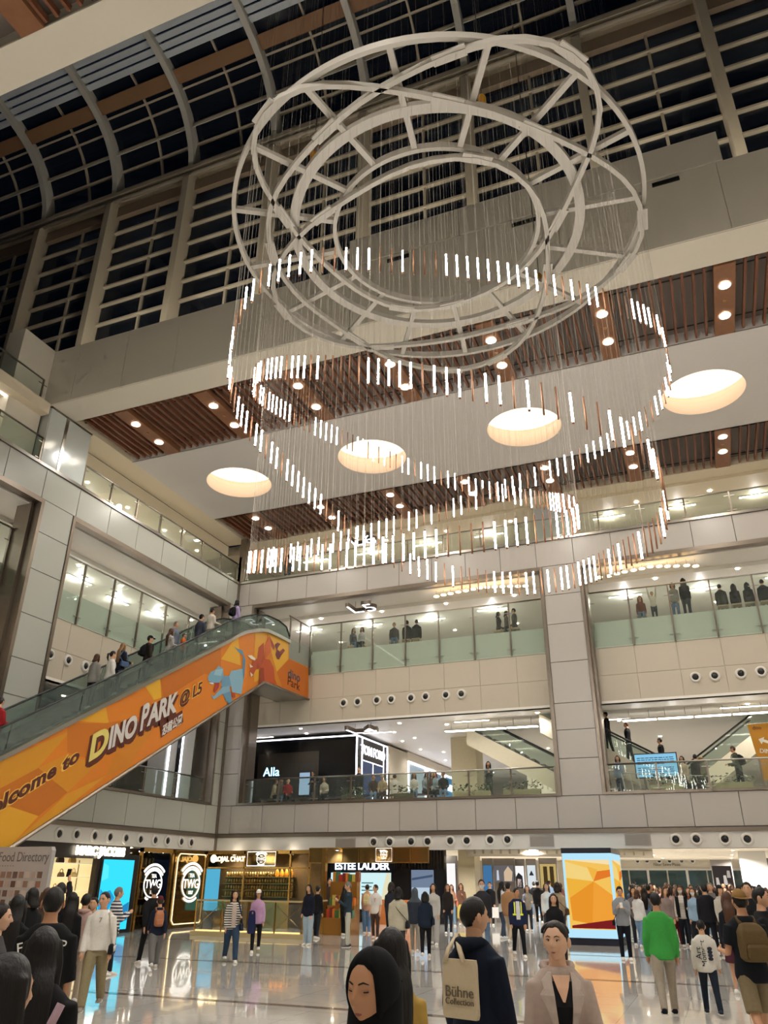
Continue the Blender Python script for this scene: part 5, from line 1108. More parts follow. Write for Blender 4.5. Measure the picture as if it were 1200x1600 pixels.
TORSO = {'m': [(.455, .085, .058, 0), (.50, .096, .064, 0), (.55, .090, .060, 0), (.61, .083, .056, .002), (.67, .090, .060, .004), (.72, .099, .066, .004), (.765, .102, .063, .002), (.795, .096, .056, 0), (.816, .080, .048, -.003), (.833, .058, .042, -.004), (.847, .042, .037, -.004), (.862, .034, .033, -.003)],
         'f': [(.455, .088, .060, 0), (.50, .099, .066, -.002), (.55, .089, .058, 0), (.615, .071, .049, .002), (.67, .077, .054, .006), (.72, .084, .066, .010), (.765, .087, .058, .006), (.795, .081, .050, 0), (.816, .067, .043, -.003), (.833, .049, .038, -.004), (.847, .037, .034, -.004), (.862, .030, .030, -.003)]}
for k_ in TORSO: TORSO[k_] = [(z, rx*(.925 if z > .58 else .96), ry, cy) for z, rx, ry, cy in TORSO[k_]]
class Rig:
    """joint positions for one pose, in the figure's own frame (facing +Y)"""
    def __init__(s, h, sex, legs, arms, lean, sit, wide):
        s.h, s.sex, s.w = h, sex, wide; s.sit = sit
        s.hip, s.knee, s.ank, s.toe = {}, {}, {}, {}
        for i, sd in enumerate((-1, 1)):
            sw, kb = R(legs[i][0]), R(legs[i][1]); hp = Vector((sd*.052*h, 0, .50*h)); kn = hp+Vector((sd*.004*h, math.sin(sw)*.235*h, -math.cos(sw)*.235*h))
            a = sw-kb; an = kn+Vector((0, math.sin(a)*.225*h, -math.cos(a)*.225*h)); s.hip[sd], s.knee[sd], s.ank[sd] = hp, kn, an; s.toe[sd] = R(-max(0, legs[i][1]-15)*.5 if not sit else 0)
        dz = .042*h-min(s.ank[-1].z, s.ank[1].z)
        for d in (s.hip, s.knee, s.ank):
            for k in d: d[k] = d[k]+Vector((0, 0, dz))
        s.dz = dz; s.lean = Matrix.Rotation(R(-lean), 3, 'X'); s.pel = Vector((0, 0, .52*h+dz))
        s.sh, s.elb, s.wri, s.fd = {}, {}, {}, {}
        for i, sd in enumerate((-1, 1)):
            p, b, e, inn = [R(v) for v in arms[i]]; sw_ = (.091 if sex == 'm' else .077)*h*wide
            sh = s.T(Vector((sd*sw_, -.004*h, .788*h)))
            d1 = Vector((sd*math.sin(b), math.sin(p)*math.cos(b), -math.cos(p)*math.cos(b))); p2 = p+e
            d2 = Vector((sd*math.sin(b)*.6-sd*math.sin(inn), math.sin(p2)*math.cos(inn), -math.cos(p2)*math.cos(inn))).normalized()
            d1 = s.lean @ d1; d2 = s.lean @ d2
            s.sh[sd] = sh; s.elb[sd] = sh+d1*.172*h; s.wri[sd] = s.elb[sd]+d2*.15*h; s.fd[sd] = d2
    def T(s, v): return s.lean @ (v+Vector((0, 0, s.dz))-s.pel)+s.pel
def hand_mb(mb, rig, sd, curl=.5):
    h = rig.h; w_ = rig.wri[sd]; d = rig.fd[sd].normalized(); side = Vector((0, 1, 0)) if abs(d.y) < .8 else Vector((0, 0, 1))
    n_ = (Vector((-sd, 0, 0))-d*d.dot(Vector((-sd, 0, 0)))).normalized()      # palm normal, towards the body
    sp = d.cross(n_).normalized(); sp = sp if sp.dot(side) > 0 else -sp        # towards the thumb
    mb.tube([w_-d*.01*h, w_+d*.012*h, w_+d*.035*h, w_+d*.05*h], [.0155*h, .019*h, .022*h, .018*h], 10, sy=.75)
    for k, ln in enumerate((.040, .046, .043, .034)):
        o = w_+d*.046*h+sp*(.0165-.0105*k)*h; a = (d+n_*.18*curl).normalized(); b = (d+n_*.8*curl).normalized()
        mb.tube([o-d*.01*h, o+a*ln*.5*h, o+a*ln*.5*h+b*ln*.5*h], [.0058*h, .0056*h, .0046*h], 6)
    o = w_+d*.018*h+sp*.016*h; a = (d*.7+sp*.7+n_*.3).normalized(); mb.tube([o, o+a*.022*h, o+a*.022*h+(d+n_*.3).normalized()*.022*h], [.0075*h, .0068*h, .0052*h], 6)
HEADS = {}
def make_person(label, loc, rz, h=1.68, sex='f', legs=((8, 4), (-6, 6)), arms=((4, 7, 14, 4), (4, 7, 14, 4)), lean=0, sit=False, wide=1.0, top='f3f0ea', top_m=None, sleeve=1.0, hem=.45, loose=.012, bottom='22252c', bottom_m=None, bkind='trousers', shoe='e6e2da', hair='black', style='short', skin=0, hy=0, hp=0, det=1, group=None, hood=None, hat=None, hairlen=.62, outer=None, mask=False, legw=1.0, closed=False):
    """det 0 far, 1 middle, 2 close"""
    t = thing('person', label, 'person', loc, rz, group); rg = Rig(h, sex, legs, arms, lean, sit, wide); V = [.034, .025, .013][det]; sk = SKIN[skin]
    # --- body: one surface
    mb = MB(); T = rg.T; prof_ = TORSO[sex]; HM = Matrix.Translation(T(Vector((0, .008*h, .932*h)))) @ rg.lean.to_4x4() @ Matrix.Rotation(R(-hy), 4, 'Z') @ Matrix.Rotation(R(hp), 4, 'X') @ Matrix.Scale(1.045, 4)
    def torso(m2, f, z0, z1, grow):
        rows = [r for r in prof_ if z0-.02 <= r[0] <= z1+.001]
        m2.loft([[T(Vector(p)) for p in ringz(z*h, (rx*rg.w+grow)*h*f, (ry+grow)*h*f, cy*h)] for z, rx, ry, cy in rows])
    torso(mb, .96, .455, .86, 0); mb.tube([T(Vector((0, -.004*h, .82*h))), T(Vector((0, .002*h, .905*h)))], [.036*h, .031*h], 12)
    for sd in (-1, 1):
        s1, e1_, w1 = rg.sh[sd], rg.elb[sd], rg.wri[sd]
        mb.tube([s1-(e1_-s1)*.0, s1+(e1_-s1)*.3, e1_, e1_+(w1-e1_)*.3, w1], [.027*h, .026*h, .0205*h, .021*h, .0145*h], 10); hand_mb(mb, rg, sd)
        hp_, kn, an = rg.hip[sd], rg.knee[sd], rg.ank[sd]
        mb.tube([hp_+Vector((0,0,.02*h)), hp_.lerp(kn, .4), kn, kn.lerp(an, .3), an], [.05*h, .043*h, .029*h, .030*h, .018*h], 10)
        mb.tube([an, an-Vector((0, .01*h, .02*h)), an+Vector((0, .08*h, -.03*h))], [.02*h, .022*h, .015*h], 8)
    body = blob('body', mb, V, sk, 3)
    key = (round(h, 2), det > 1)
    er = style not in ('hijab', 'long', 'bob', 'fringe'); hm = head_mb(h, 48, 40, er) if det > 1 else head_mb(h, 26, 20, er)
    hme = hm.mesh('h', sk, True); hme.transform(HM)
    import bmesh
    bmx = bmesh.new(); bmx.from_mesh(body); bmx.from_mesh(hme); bmx.to_mesh(body); bmx.free(); bpy.data.meshes.remove(hme); body.polygons.foreach_set('use_smooth', [True]*len(body.polygons))
    bo = put('body', body, t)
    def onhead(m2, name, mt, parent, smooth=True):
        me = m2.mesh(name, mt, smooth); me.transform(HM); return put(name, me, parent)
    # --- face details
    if det >= 1 and style != 'none':
        for sd in (-1, 1):
            c = head_pt(sd*.40, .05, h); m2 = MB(); m2.ell(c+Vector((0, -.0035*h, 0)), (.0085*h, .006*h, .0031*h if det > 1 else .0028*h), 10, 8)
            if det > 1 and closed:
                m2 = MB(); m2.tube([c+Vector((u*.0095*h, .0012*h-abs(u)*.002*h, -.0016*h+.0012*h*u*u)) for u in (-1, -.5, 0, .5, 1)], .0013*h, 5); onhead(m2, 'eyelid', mat('lash_dark', '2a1d18', .5), t)
            elif det > 1:
                e = onhead(m2, 'eye', mat('eye_white', 'd8cfc6', .2), t); m2 = MB(); m2.ell(c+Vector((-.0005*sd*h, .0008*h, -.0002*h)), (.0040*h, .0022*h, .0034*h), 10, 6); onhead(m2, 'iris', mat('iris_dark', '1b120c', .15), e)
                m2 = MB(); m2.tube([c+Vector((u*.0095*h, .0015*h-abs(u)*.002*h, .0036*h-.0018*h*u*u)) for u in (-1, -.5, 0, .5, 1)], .0014*h, 5); onhead(m2, 'eyelid', mat('lash_dark', '2a1d18', .5), t)
            else: onhead(m2, 'eye', mat('iris_dark', '1b120c', .15), t)
            m2 = MB(); m2.tube([head_pt(sd*a, e_, h)*1.012 for a, e_ in ((.16, .22), (.38, .27), (.62, .22))], [.0016*h, .0019*h, .0009*h], 5); onhead(m2, 'eyebrow', HAIRM['dark'], t)
        if not mask:
            m2 = MB(); m2.tube([head_pt(a, -.565+.05*a*a, h)*1.004 for a in (-.26, -.13, 0, .13, .26)], [.001*h, .0035*h, .0042*h, .0035*h, .001*h], 6); onhead(m2, 'lips', mat('lip_rose', '9a5a50', .4), t)
        else:
            m2 = MB(); rows = []
            for e_ in (-.1, -.35, -.6, -.9, -1.1): rows.append([head_pt(a, e_, h)*1.06 for a in (-.95, -.5, 0, .5, .95)])
            vs = [p for r_ in rows for p in r_]; fs = [(i*5+j, i*5+j+1, i*5+j+6, i*5+j+5) for i in range(4) for j in range(4)]; m2.add(vs, fs); onhead(m2, 'face_mask', paint('dfe3e4', .7), t)
    # --- hair / headwear
    hmtl = HAIRM.get(hair) or fabric(hair)
    if style in ('short', 'long', 'bob', 'fringe', 'pony', 'cap'):
        ln = {'short': LINE_SHORT, 'cap': LINE_SHORT, 'long': LINE_LONG, 'bob': LINE_LONG, 'fringe': LINE_FRINGE, 'pony': LINE_SHORT}[style]
        m2 = shell(h, ln, 1.1 if style != 'cap' else 1.05, .97, 36 if det > 1 else 24, 10 if det > 1 else 7, int(h*1000))
        if style in ('long', 'fringe', 'bob'):
            L_ = hairlen if style != 'bob' else .845; zb = (L_-.932)*h; rws = []
            for q in range(8):
                pass
            zl = [.062, .05, .03, 0., -.035, -.07, -.1]+[-.1+(zb/h+.1)*k2/4 for k2 in range(1, 5)] if zb < -.14*h else [.062, .05, .03, 0., -.03, -.06, zb/h]
            for q, z in enumerate(zl):
                up_ = math.sqrt(max(.02, 1-(z/.07)**2)) if z > 0 else 1.; dn = sstep(.01, .105, -z); en = 1-.4*sstep(.75, 1, q/(len(zl)-1))
                rws.append(ringz(z*h, .0505*h*up_*(1+.12*dn)*en, (.05*up_*(1-dn)+.024*dn)*h*en, (-.008*(1-dn)-.072*dn)*h, 0, 18))
            m2.loft(rws)
            for sd in (-1, 1):
                z1 = max(zb, -.16*h); m2.tube([(sd*.045*h, .006*h, .03*h), (sd*.052*h, .0*h, -.03*h), (sd*.05*h, .004*h, z1*.6), (sd*.046*h, .0, z1)], [.012*h, .016*h, .018*h, .008*h], 8)
        if style == 'pony': m2.tube([(0, -.05*h, .02*h), (0, -.085*h, 0), (0, -.085*h, -.06*h), (0, -.07*h, -.12*h)], [.012*h, .02*h, .02*h, .006*h], 8)
        if det > 1:
            hm2 = blob('hair', m2, .008, hmtl, 8); hm2.transform(HM); put('hair', hm2, t)
        else: onhead(m2, 'hair', hmtl, t)
    if style == 'hijab':
        m2 = shell(h, LINE_HIJAB, 1.16, 1.0, 48, 16, 3, .004); o = onhead(m2, 'headscarf', hmtl, t)
        m2 = MB(); m2.loft([[T(Vector(p)) for p in ringz(z*h, rx*h, ry*h, cy*h, 0, 28)] for z, rx, ry, cy in ((.945, .056, .052, -.014), (.90, .058, .056, -.010), (.86, .060, .056, -.004), (.83, .084, .066, -.002), (.80, .110, .080, .002), (.785, .116, .084, .004))], False, False)
        dm = m2.mesh('drape', hmtl, True); put('drape', dm, t)
    if hat:
        m2 = shell(h, LINE_CAP, 1.17, 1.05, 28, 8, 5, 0.)
        if hat[1] == 'cap':
            sgn = hat[2] if len(hat) > 2 else 1; fr = []
            m2.add([Vector((x*h, sgn*y*h, z*h)) for x, y, z in ((-.045, .035, .022), (-.03, .09, .016), (0, .105, .015), (.03, .09, .016), (.045, .035, .022), (-.045, .035, .028), (-.03, .09, .021), (0, .105, .02), (.03, .09, .021), (.045, .035, .028))], [(0,1,2,3,4), (9,8,7,6,5), (0,5,6,1), (1,6,7,2), (2,7,8,3), (3,8,9,4), (4,9,5,0)])
        onhead(m2, 'cap' if hat[1] == 'cap' else 'beanie', fabric(hat[0]), t)
    # --- clothes
    tm = top_m or fabric(top); m2 = MB(); g = loose
    torso(m2, 1.0, hem, .85, g)
    for sd in (-1, 1):
        s1, e1_, w1 = rg.sh[sd], rg.elb[sd], rg.wri[sd]; g2 = .006+loose*.5
        pts = [s1-(e1_-s1)*.02, s1+(e1_-s1)*.3, e1_, w1]; rr = [(.029+g2)*h, (.028+g2)*h, (.0235+g2)*h, (.0185+g2*.8)*h]
        if sleeve < 1: e2 = s1.lerp(e1_, sleeve*1.25); pts = [pts[0], s1+(e1_-s1)*.3, e2]; rr = [rr[0], rr[1], (.027+g2)*h]
        m2.tube(pts, rr, 10)
    put('top', blob('top', m2, V*.95, tm, [4, 6, 14][det]), t)
    if hood: 
        m2 = MB(); m2.tube([T(Vector((x*h, y*h, z*h))) for x, y, z in ((-.05, .02, .835), (-.055, -.03, .845), (-.03, -.062, .84), (0, -.07, .835), (.03, -.062, .84), (.055, -.03, .845), (.05, .02, .835))], [.012*h, .02*h, .026*h, .03*h, .026*h, .02*h, .012*h], 8); put('hood', blob('hood', m2, V, fabric(hood), 3), t)
    bmtl = bottom_m or fabric(bottom); m2 = MB()
    if bkind in ('trousers', 'shorts'):
        m2.loft([[p if z > .5 or not sit else p for p in [T(Vector(q)) if z > .52 else Vector(q)+Vector((0, 0, rg.dz)) for q in ringz(z*h, (rx*rg.w+.006)*h, (ry+.006)*h, cy*h)]] for z, rx, ry, cy in [r for r in prof_ if r[0] <= .62]])
        for sd in (-1, 1):
            hp_, kn, an = rg.hip[sd], rg.knee[sd], rg.ank[sd]
            if bkind == 'shorts': m2.tube([hp_+Vector((0,0,.02*h)), hp_.lerp(kn, .5), hp_.lerp(kn, .92)], [.055*h, .054*h, .052*h], 12)
            else: m2.tube([hp_+Vector((0,0,.02*h)), hp_.lerp(kn, .4), kn, kn.lerp(an, .4), an+(an-kn).normalized()*.012*h], [.055*h, .050*h*legw, .039*h*legw, .036*h*legw, .031*h*legw], 12)
    else:
        zb = .16 if bkind == 'long_skirt' else .30
        m2.loft([[Vector(p)+Vector((0, 0, rg.dz)) for p in ringz(z*h, rx*h, ry*h)] for z, rx, ry in ((zb, .125, .1), (.35 if zb < .3 else .4, .118, .092), (.5, .105, .074), (.58, .088, .062), (.62, .08, .056))])
    put({'trousers': 'trousers', 'shorts': 'shorts'}.get(bkind, 'skirt'), blob('trousers', m2, V*.95, bmtl, 3), t)
    for sd in (-1, 1):
        an = rg.ank[sd]; m2 = MB(); rt = Matrix.Rotation(rg.toe[sd], 3, 'X')
        secs = [(-.042, .018, .012, .034), (-.03, .024, 0, .05), (0, .024, 0, .058), (.03, .026, 0, .04), (.065, .028, 0, .028), (.09, .024, .002, .022), (.104, .012, .004, .014)]
        m2.loft([[an+rt @ Vector((w2*h*math.cos(2*math.pi*j/12), y*h, -.042*h+(z0+(z1-z0)*(.5+.5*math.sin(2*math.pi*j/12)))*h)) for j in range(12)] for y, w2, z0, z1 in secs]); so = put('shoe', m2.mesh('shoe', fabric(shoe, .5), True), t)
        if det >= 1:
            m2 = MB(); m2.loft([[an+rt @ Vector((x*h, y*h, -.042*h+z*h)) for x, z in ((-w2, 0), (w2, 0), (w2, .008), (-w2, .008))] for y, w2 in ((-.044, .018), (-.03, .026), (.03, .028), (.07, .03), (.098, .02))]); put('sole', m2.mesh('sole', paint('cfcac0', .6)), so)
    t['rig_h'] = h
    return t, rg
def place(px, heady, foot=None, d=None):
    """ground position and height of a figure from its photo pixels (head top, sole) or distance"""
    r_ = ray(px, foot if foot else heady); n_ = math.hypot(r_.x, r_.y)
    if foot: d = n_*(-HCAM)/r_.z
    q = ray(px, heady); m_ = math.hypot(q.x, q.y); hgt = HCAM+d*q.z/m_
    return Vector((q.x/m_*d, q.y/m_*d, 0)), hgt
def facing(px, py, a):
    q = ray(px, py); b = math.atan2(q.x, q.y)+R(a); return -b       # a: 0 away, 180 toward the viewer, 90 to the right of the picture
RIGS = {}
def P(label, px, heady, foot=None, d=None, a=180, hmin=1.45, hmax=1.86, z=None, **k):
    loc, h = place(px, heady, foot, d); h = max(hmin, min(hmax, h))/1.003
    if k.get('hat') or k.get('style') == 'hijab': h *= .99
    t, rg = make_person(label, loc, facing(px, heady, a), h=h, **k); return t, rg
# ---- poses
WALK = ((22, 6), (-20, 16)); WALK2 = ((-18, 20), (20, 5)); STAND = ((2, 2), (-2, 3)); STEP = ((10, 4), (-9, 10))
REL = (4, 11, 16, 6); SWF = (22, 9, 22, 4); SWB = (-22, 9, 8, 4); PHONE = (22, 4, 100, 30); PHONE2 = (20, 6, 105, 22); UPA = (150, 10, 20, 0); CARRY = (8, 10, 85, 12); STRAP = (10, 14, 125, 35); POCK = (-6, 16, 40, 18)
def bag(name, label, cat, person, build, parts=None):
    t = thing(name, label, cat, person.location, person.rotation_euler.z); build(t); return t
def loop_strap(pts, w_, t, mt, name='strap'):
    mb = MB(); mb.tube(pts, w_, 6, False, True, .35); return put(name, mb.mesh(name, mt, True), t)
def backpack(person, rg, label, col, size=1.0):
    h = rg.h; T = rg.T; mt = fabric(col, .7)
    def bld(t):
        mb = MB(); mb.loft([[T(Vector((x*size*h, (y-.062)*h, z*h))) for x, y in ((-w_, 0), (-w_*.9, -dp), (w_*.9, -dp), (w_, 0))] for z, w_, dp in ((.58, .055, .05), (.60, .075, .085), (.68, .082, .095), (.76, .075, .085), (.80, .055, .05), (.81, .03, .02))]); put('pack', blob('pack', mb, .014, mt, 3), t)
        mb = MB(); mb.loft([[T(Vector((x*size*h, (y-.15)*h, z*h))) for x, y in ((-w_, .01), (-w_, -dp), (w_, -dp), (w_, .01))] for z, w_, dp in ((.60, .05, .012), (.615, .06, .03), (.67, .06, .03), (.685, .05, .012))]); put('front_pocket', blob('front_pocket', mb, .01, mt, 2), t)
        for sd in (-1, 1): loop_strap([T(Vector((sd*.05*h, y*h, z*h))) for y, z in ((-.066, .80), (-.02, .845), (.05, .825), (.082, .77), (.082, .70), (.03, .63), (-.06, .61))], .016*h, t, mt)
    return bag('backpack', label, 'backpack', person, bld)
def shoulder_bag(person, rg, label, col, sd=1, z=.50, w_=.085, hgt=.10, cross=False, strapcol=None, y=0., name='shoulder_bag'):
    h = rg.h; T = rg.T; mt = fabric(col, .6); sm = fabric(strapcol or col, .6)
    def bld(t):
        c = Vector((sd*.135*h, y*h, z*h)); mb = MB(); mb.loft([[T(c+Vector((x*h, yy*h, q*hgt*h))) for x, yy in ((-.022*k, -w_*m_), (.022*k, -w_*m_), (.022*k, w_*m_), (-.022*k, w_*m_))] for q, m_, k in ((0, .85, .9), (.15, 1, 1.1), (.8, .97, 1), (1, .9, .5))]); put('bag_body', mb.mesh('bag_body', mt), t)
        s0 = -sd if cross else sd
        loop_strap([T(Vector((q[0]*h, q[1]*h, q[2]*h))) for q in ((sd*.135, y+w_*.7, z+hgt), (sd*.115 if not cross else sd*.06, .085, .66), (s0*.07, .05, .82), (s0*.075, -.02, .838), (s0*.07 if not cross else sd*.0, -.085, .72), (sd*.135, y-w_*.7, z+hgt))], .011*h, t, sm)
    return bag(name, label, 'bag', person, bld)
def held(person, rg, sd, label, col, name='phone', cat='phone', size=(.036, .004, .075), glow=None):
    t = thing(name, label, cat, person.location, person.rotation_euler.z); p = rg.wri[sd]+rg.fd[sd]*.07*rg.h+Vector((-sd*.012, 0, .02)); mb = MB(); mb.box(-size[0], -size[1], -size[2], size[0], size[1], size[2])
    me = mb.mesh(name+'_case', paint(col, .3)); me.transform(Matrix.Translation(p) @ Matrix.Rotation(R(35), 4, 'X')); put(name+'_case', me, t)
    mb = MB(); mb.box(-size[0]*.9, -size[1]-.001, -size[2]*.92, size[0]*.9, -size[1], size[2]*.92); me = mb.mesh('screen', cel(glow, 1.2) if glow else paint('22262c', .2)); me.transform(Matrix.Translation(p) @ Matrix.Rotation(R(35), 4, 'X')); put('screen', me, t)
    return t
def surf(rg, z, back=False, loose=.021):
    """distance of the clothed front or back from the body axis at relative height z"""
    rows = TORSO[rg.sex]; zs = [r[0] for r in rows]; f = np.interp(z, zs, [r[2] for r in rows])+loose; c = np.interp(z, zs, [r[3] for r in rows]); return float(c-f if back else c+f)
def front_patch(person, rg, rows, name, mt, loose=.021, t=.006):
    """garment piece lying on the chest: rows of (z, x_left, x_right)"""
    h = rg.h; mb = MB(); rings = []
    for z, xa, xb in rows:
        w_ = np.interp(z, [r[0] for r in TORSO[rg.sex]], [r[1] for r in TORSO[rg.sex]])*rg.w+loose
        pts = []
        for k in range(5): x = xa+(xb-xa)*k/4; pts.append((x, surf(rg, z, False, loose)*math.sqrt(max(.05, 1-(x/w_)**2))+.002))
        rings.append([rg.T(Vector((x*h, y*h, z*h))) for x, y in pts]+[rg.T(Vector((x*h, (y+t)*h, z*h))) for x, y in pts[::-1]])
    mb.loft(rings); return put(name, mb.mesh(name, mt, False), person)
def chest_print(person, rg, body, size, pos, back, col, ext=.001, rot=0., grow=.03, depth=None):
    h = rg.h; y = surf(rg, pos[1], back)*h
    ex = Vector((-1 if back else 1, 0, 0))*-1 if False else (Vector((1,0,0)) if back else Vector((-1,0,0)))
    ex2 = ex*math.cos(rot)+Vector((0,0,1))*math.sin(rot); ey = Vector((0,0,1))*math.cos(rot)-ex*math.sin(rot)
    p = rg.T(Vector((pos[0]*h, 0, pos[1]*h))); p.y = y+p.y
    return letter(person, body, size, p, ex2, ey, paint(col, .7), .004, .0, 'CENTER', name='print')

# ------------------------------------------------------------------ close figures
JE = '4a5f78'; LJ = '8fa6bb'
# woman in a black headscarf
t, rg = P('woman in a black headscarf and lilac top looking down at the front edge', 586, 1474, d=3.1, a=198, sex='f', top='6f4f72', hair='0d0d0f', style='hijab', skin=1, hy=22, hp=-3, det=2, closed=True, legs=STEP, bottom='1d1d20', loose=.016, arms=(CARRY, REL))
shoulder_bag(t, rg, 'black shoulder strap bag of the woman in the headscarf', '121214', 1, .46)
t, rg = P('woman with long black hair and mustard top behind the headscarf, seen from behind', 612, 1437, d=4.9, a=-12, top='b08f45', hair='black', style='long', hairlen=.60, det=2, hmin=1.4, legs=WALK, bottom='2a2b30')
# man with tote bag
t, rg = P('man in a navy hoodie with a cream tote bag, seen in profile', 738, 1401, d=6.2, a=32, sex='m', top='141c2c', hood='131a28', hair='black', style='short', hy=30, det=2, bottom='5f7688', legs=STEP, arms=(REL, REL), loose=.018, hem=.44, skin=0)
def tote(tt, h=rg.h, T=rg.T):
    mb = MB(); mt = mat('canvas_cream', 'c9b899', .9, var=.06, scale=40); c = (-.01, -.118)
    mb.loft([[T(Vector((x*h, y*h, z*h))) for x, y in ((-w_+.01, -.115), (-w_+.01, -.135), (w_+.01, -.135), (w_+.01, -.115))] for z, w_ in ((.595, .072), (.61, .077), (.77, .074), (.79, .07))]); put('bag_body', mb.mesh('bag_body', mt), tt)
    for x in (-.03, .055): loop_strap([T(Vector((q[0]*h, q[1]*h, q[2]*h))) for q in ((x-.02, -.138, .78), (x*.6-.03, -.115, .825), (-.062, -.03, .868), (-.075, .03, .83), (-.12, .05, .74), (-.1, -.06, .66), (x*.4-.06, -.13, .61))][:5], .011*h, tt, mt)
    letter(tt, 'Bühne', .08*h/1.7*1.1, T(Vector((.01*h, -.1375*h, .665*h))), (1,0,0), (0,0,1), paint('6d604c'), .002, 0, 'CENTER'); letter(tt, 'Collection', .052*h/1.7, T(Vector((.01*h, -.1375*h, .64*h))), (1,0,0), (0,0,1), paint('6d604c'), .002, 0, 'CENTER')
bag('tote_bag', 'cream canvas tote bag with brown lettering on the back of the man in the hoodie', 'bag', t, tote)
# woman in trench coat
t, rg = P('woman in a pale mauve trench coat with hairband facing the viewer', 866, 1438, d=5.8, a=172, sex='f', top='b3a094', hood='b5a296', hair='dark', style='pony', hy=24, hp=2, det=2, legs=STEP, bottom='232428', loose=.02, hem=.30, arms=((10, 12, 55, 6), (2, 9, 14, 2)), skin=2, wide=1.12)
h = rg.h
front_patch(t, rg, [(.50, -.012, .012), (.62, -.02, .02), (.72, -.032, .032), (.80, -.04, .04)], 'inner_shirt', fabric('1b1a1c'), .021)
front_patch(t, rg, [(.735, -.004, .004), (.78, -.022, .022), (.82, -.034, .034)], 'neckline', SKIN[2], .024)
for sd in (-1, 1): front_patch(t, rg, [(.60, sd*.02, sd*.024), (.70, sd*.03, sd*.06), (.755, sd*.034, sd*.085), (.775, sd*.036, sd*.07), (.80, sd*.038, sd*.075), (.83, sd*.036, sd*.05)], 'lapel', fabric('bdaca0'), .024, .01)
m2 = MB(); HMx = rg.T(Vector((0, .004*h, .962*h))); m2.tube([HMx+Vector((math.sin(a)*.052*h, -.01*h, math.cos(a)*.036*h)) for a in [R(v) for v in range(-95, 96, 19)]], .006*h, 6); put('hairband', m2.mesh('hairband', paint('2b2326', .5), True), t)
ck = thing('folded_coat', 'olive coat carried over the arm of the woman in the trench coat', 'coat', t.location, t.rotation_euler.z)
w0 = rg.wri[-1]; m2 = MB(); m2.loft([[w0+Vector((x, y, z)) for x, y in ((-.12*k, -.05), (.1*k, -.06), (.12*k, .07), (-.1*k, .08))] for z, k in ((-.42, .8), (-.25, 1.1), (-.05, 1.1), (.08, .9), (.11, .5))]); put('cloth', blob('cloth', m2, .02, fabric('6b5c22'), 5), ck)
# left edge cluster
P('dark haired woman at the lower corner turned to the side, black coat', 12, 1490, d=3.3, a=55, top='1a191b', hair='black', style='long', hairlen=.55, det=2, hmin=1.4, bottom='1c1c1f', skin=0)
t, rg = P('woman with very long black hair and black jacket, mauve strap across her back', 72, 1448, d=4.9, a=5, top='151416', hair='black', style='long', hairlen=.56, det=2, hmin=1.38, wide=1.2, loose=.02, bottom='1c1c1f')
def xs(tt, h=rg.h, T=rg.T): loop_strap([T(Vector((x*h, -.1*h, z*h))) for x, z in ((.09, .80), (.05, .70), (0, .58), (-.03, .50))], .013*h, tt, fabric('a68a92')); mb = MB(); mb.box(-.10*h, -.14*h, .40*h, .0, -.10*h, .50*h); put('bag_body', mb.mesh('bag_body', fabric('8d7078')), tt)
bag('crossbody_bag', 'mauve crossbody bag on the back of the long haired woman', 'bag', t, xs)
t, rg = P('man in a black T-shirt with white back lettering, seen from behind', 87, 1387, d=8.0, a=4, sex='m', top='131314', hair='black', style='short', det=2, sleeve=.9, loose=.022, wide=1.05, bottom='26262a', legs=STAND, skin=1)
chest_print(t, rg, 'F.I.M', .115, (-.055, .735), True, 'e2e0da', rot=.22, depth=.098); chest_print(t, rg, 'EP', .115, (.062, .735), True, 'e2e0da', rot=-.12, depth=.098); chest_print(t, rg, 'T', .08, (.062, .685), True, 'e2e0da', rot=-.12, depth=.098)
P('smiling woman in grey with hair tied back at the frame edge', 2, 1412, d=8.6, a=100, top='4a4748', hair='dark', style='pony', det=2, hmin=1.5, skin=2)
P('woman with long black hair and black coat behind the smiling woman', 30, 1398, d=11, a=10, top='161517', hair='black', style='long', hairlen=.5, det=1, skin=2)
P('woman with black bob hair looking at the food directory', 54, 1387, d=14.2, a=-35, top='161618', hair='black', style='bob', det=1)
P('person with brown hair standing before the food directory', 76, 1387, d=15, a=0, top='4b3a30', hair='brown', style='bob', det=1)
t, rg = P('man in black raising a phone to photograph the directory', 97, 1379, d=15.5, a=-10, sex='m', top='1c1c20', hair='black', style='short', det=1, arms=((4, 8, 14, 4), (120, 8, 40, 10)))
held(t, rg, 1, 'phone raised by the man in black', '2a2a2c')
P('woman with long black hair next to the raised phone', 115, 1394, d=15, a=5, top='19191c', hair='black', style='long', hairlen=.62, det=1)
P('man in a pale pink hoodie seen from behind', 136, 1396, d=15.6, a=12, sex='m', top='b99a90', hood='b3938a', hair='black', style='short', det=1, loose=.022, bottom='c2b09a', legs=STEP)
P('young man in black whose face shows beside the pink hoodie', 149, 1402, d=16.6, a=200, sex='m', top='1a1a1d', hair='black', style='short', det=1)
t, rg = P('man in a white sweatshirt and khaki trousers walking toward the viewer', 166, 1390, foot=1576, a=188, sex='m', top='d9d4ca', hair='black', style='short', det=2, loose=.02, hem=.48, bottom='8d8163', legw=1.25, legs=WALK2, arms=(REL, (6, 10, 20, 4)), hy=28, shoe='8e877c', skin=0)
chest_print(t, rg, '7', .1, (.0, .74), False, '7a7670', depth=.096)
t2 = shoulder_bag(t, rg, 'white and black bag with lettering on the shoulder of the man in the white sweatshirt', '15161a', -1, .47, .10, .09, False, 'bdb5a6', .03); letter(t2, 'WMT', .11, rg.T(Vector((-.16*rg.h, .03*rg.h, .495*rg.h))), (0, -1, 0), (0,0,1), paint('e6e2d8'), .003, .004, 'CENTER')
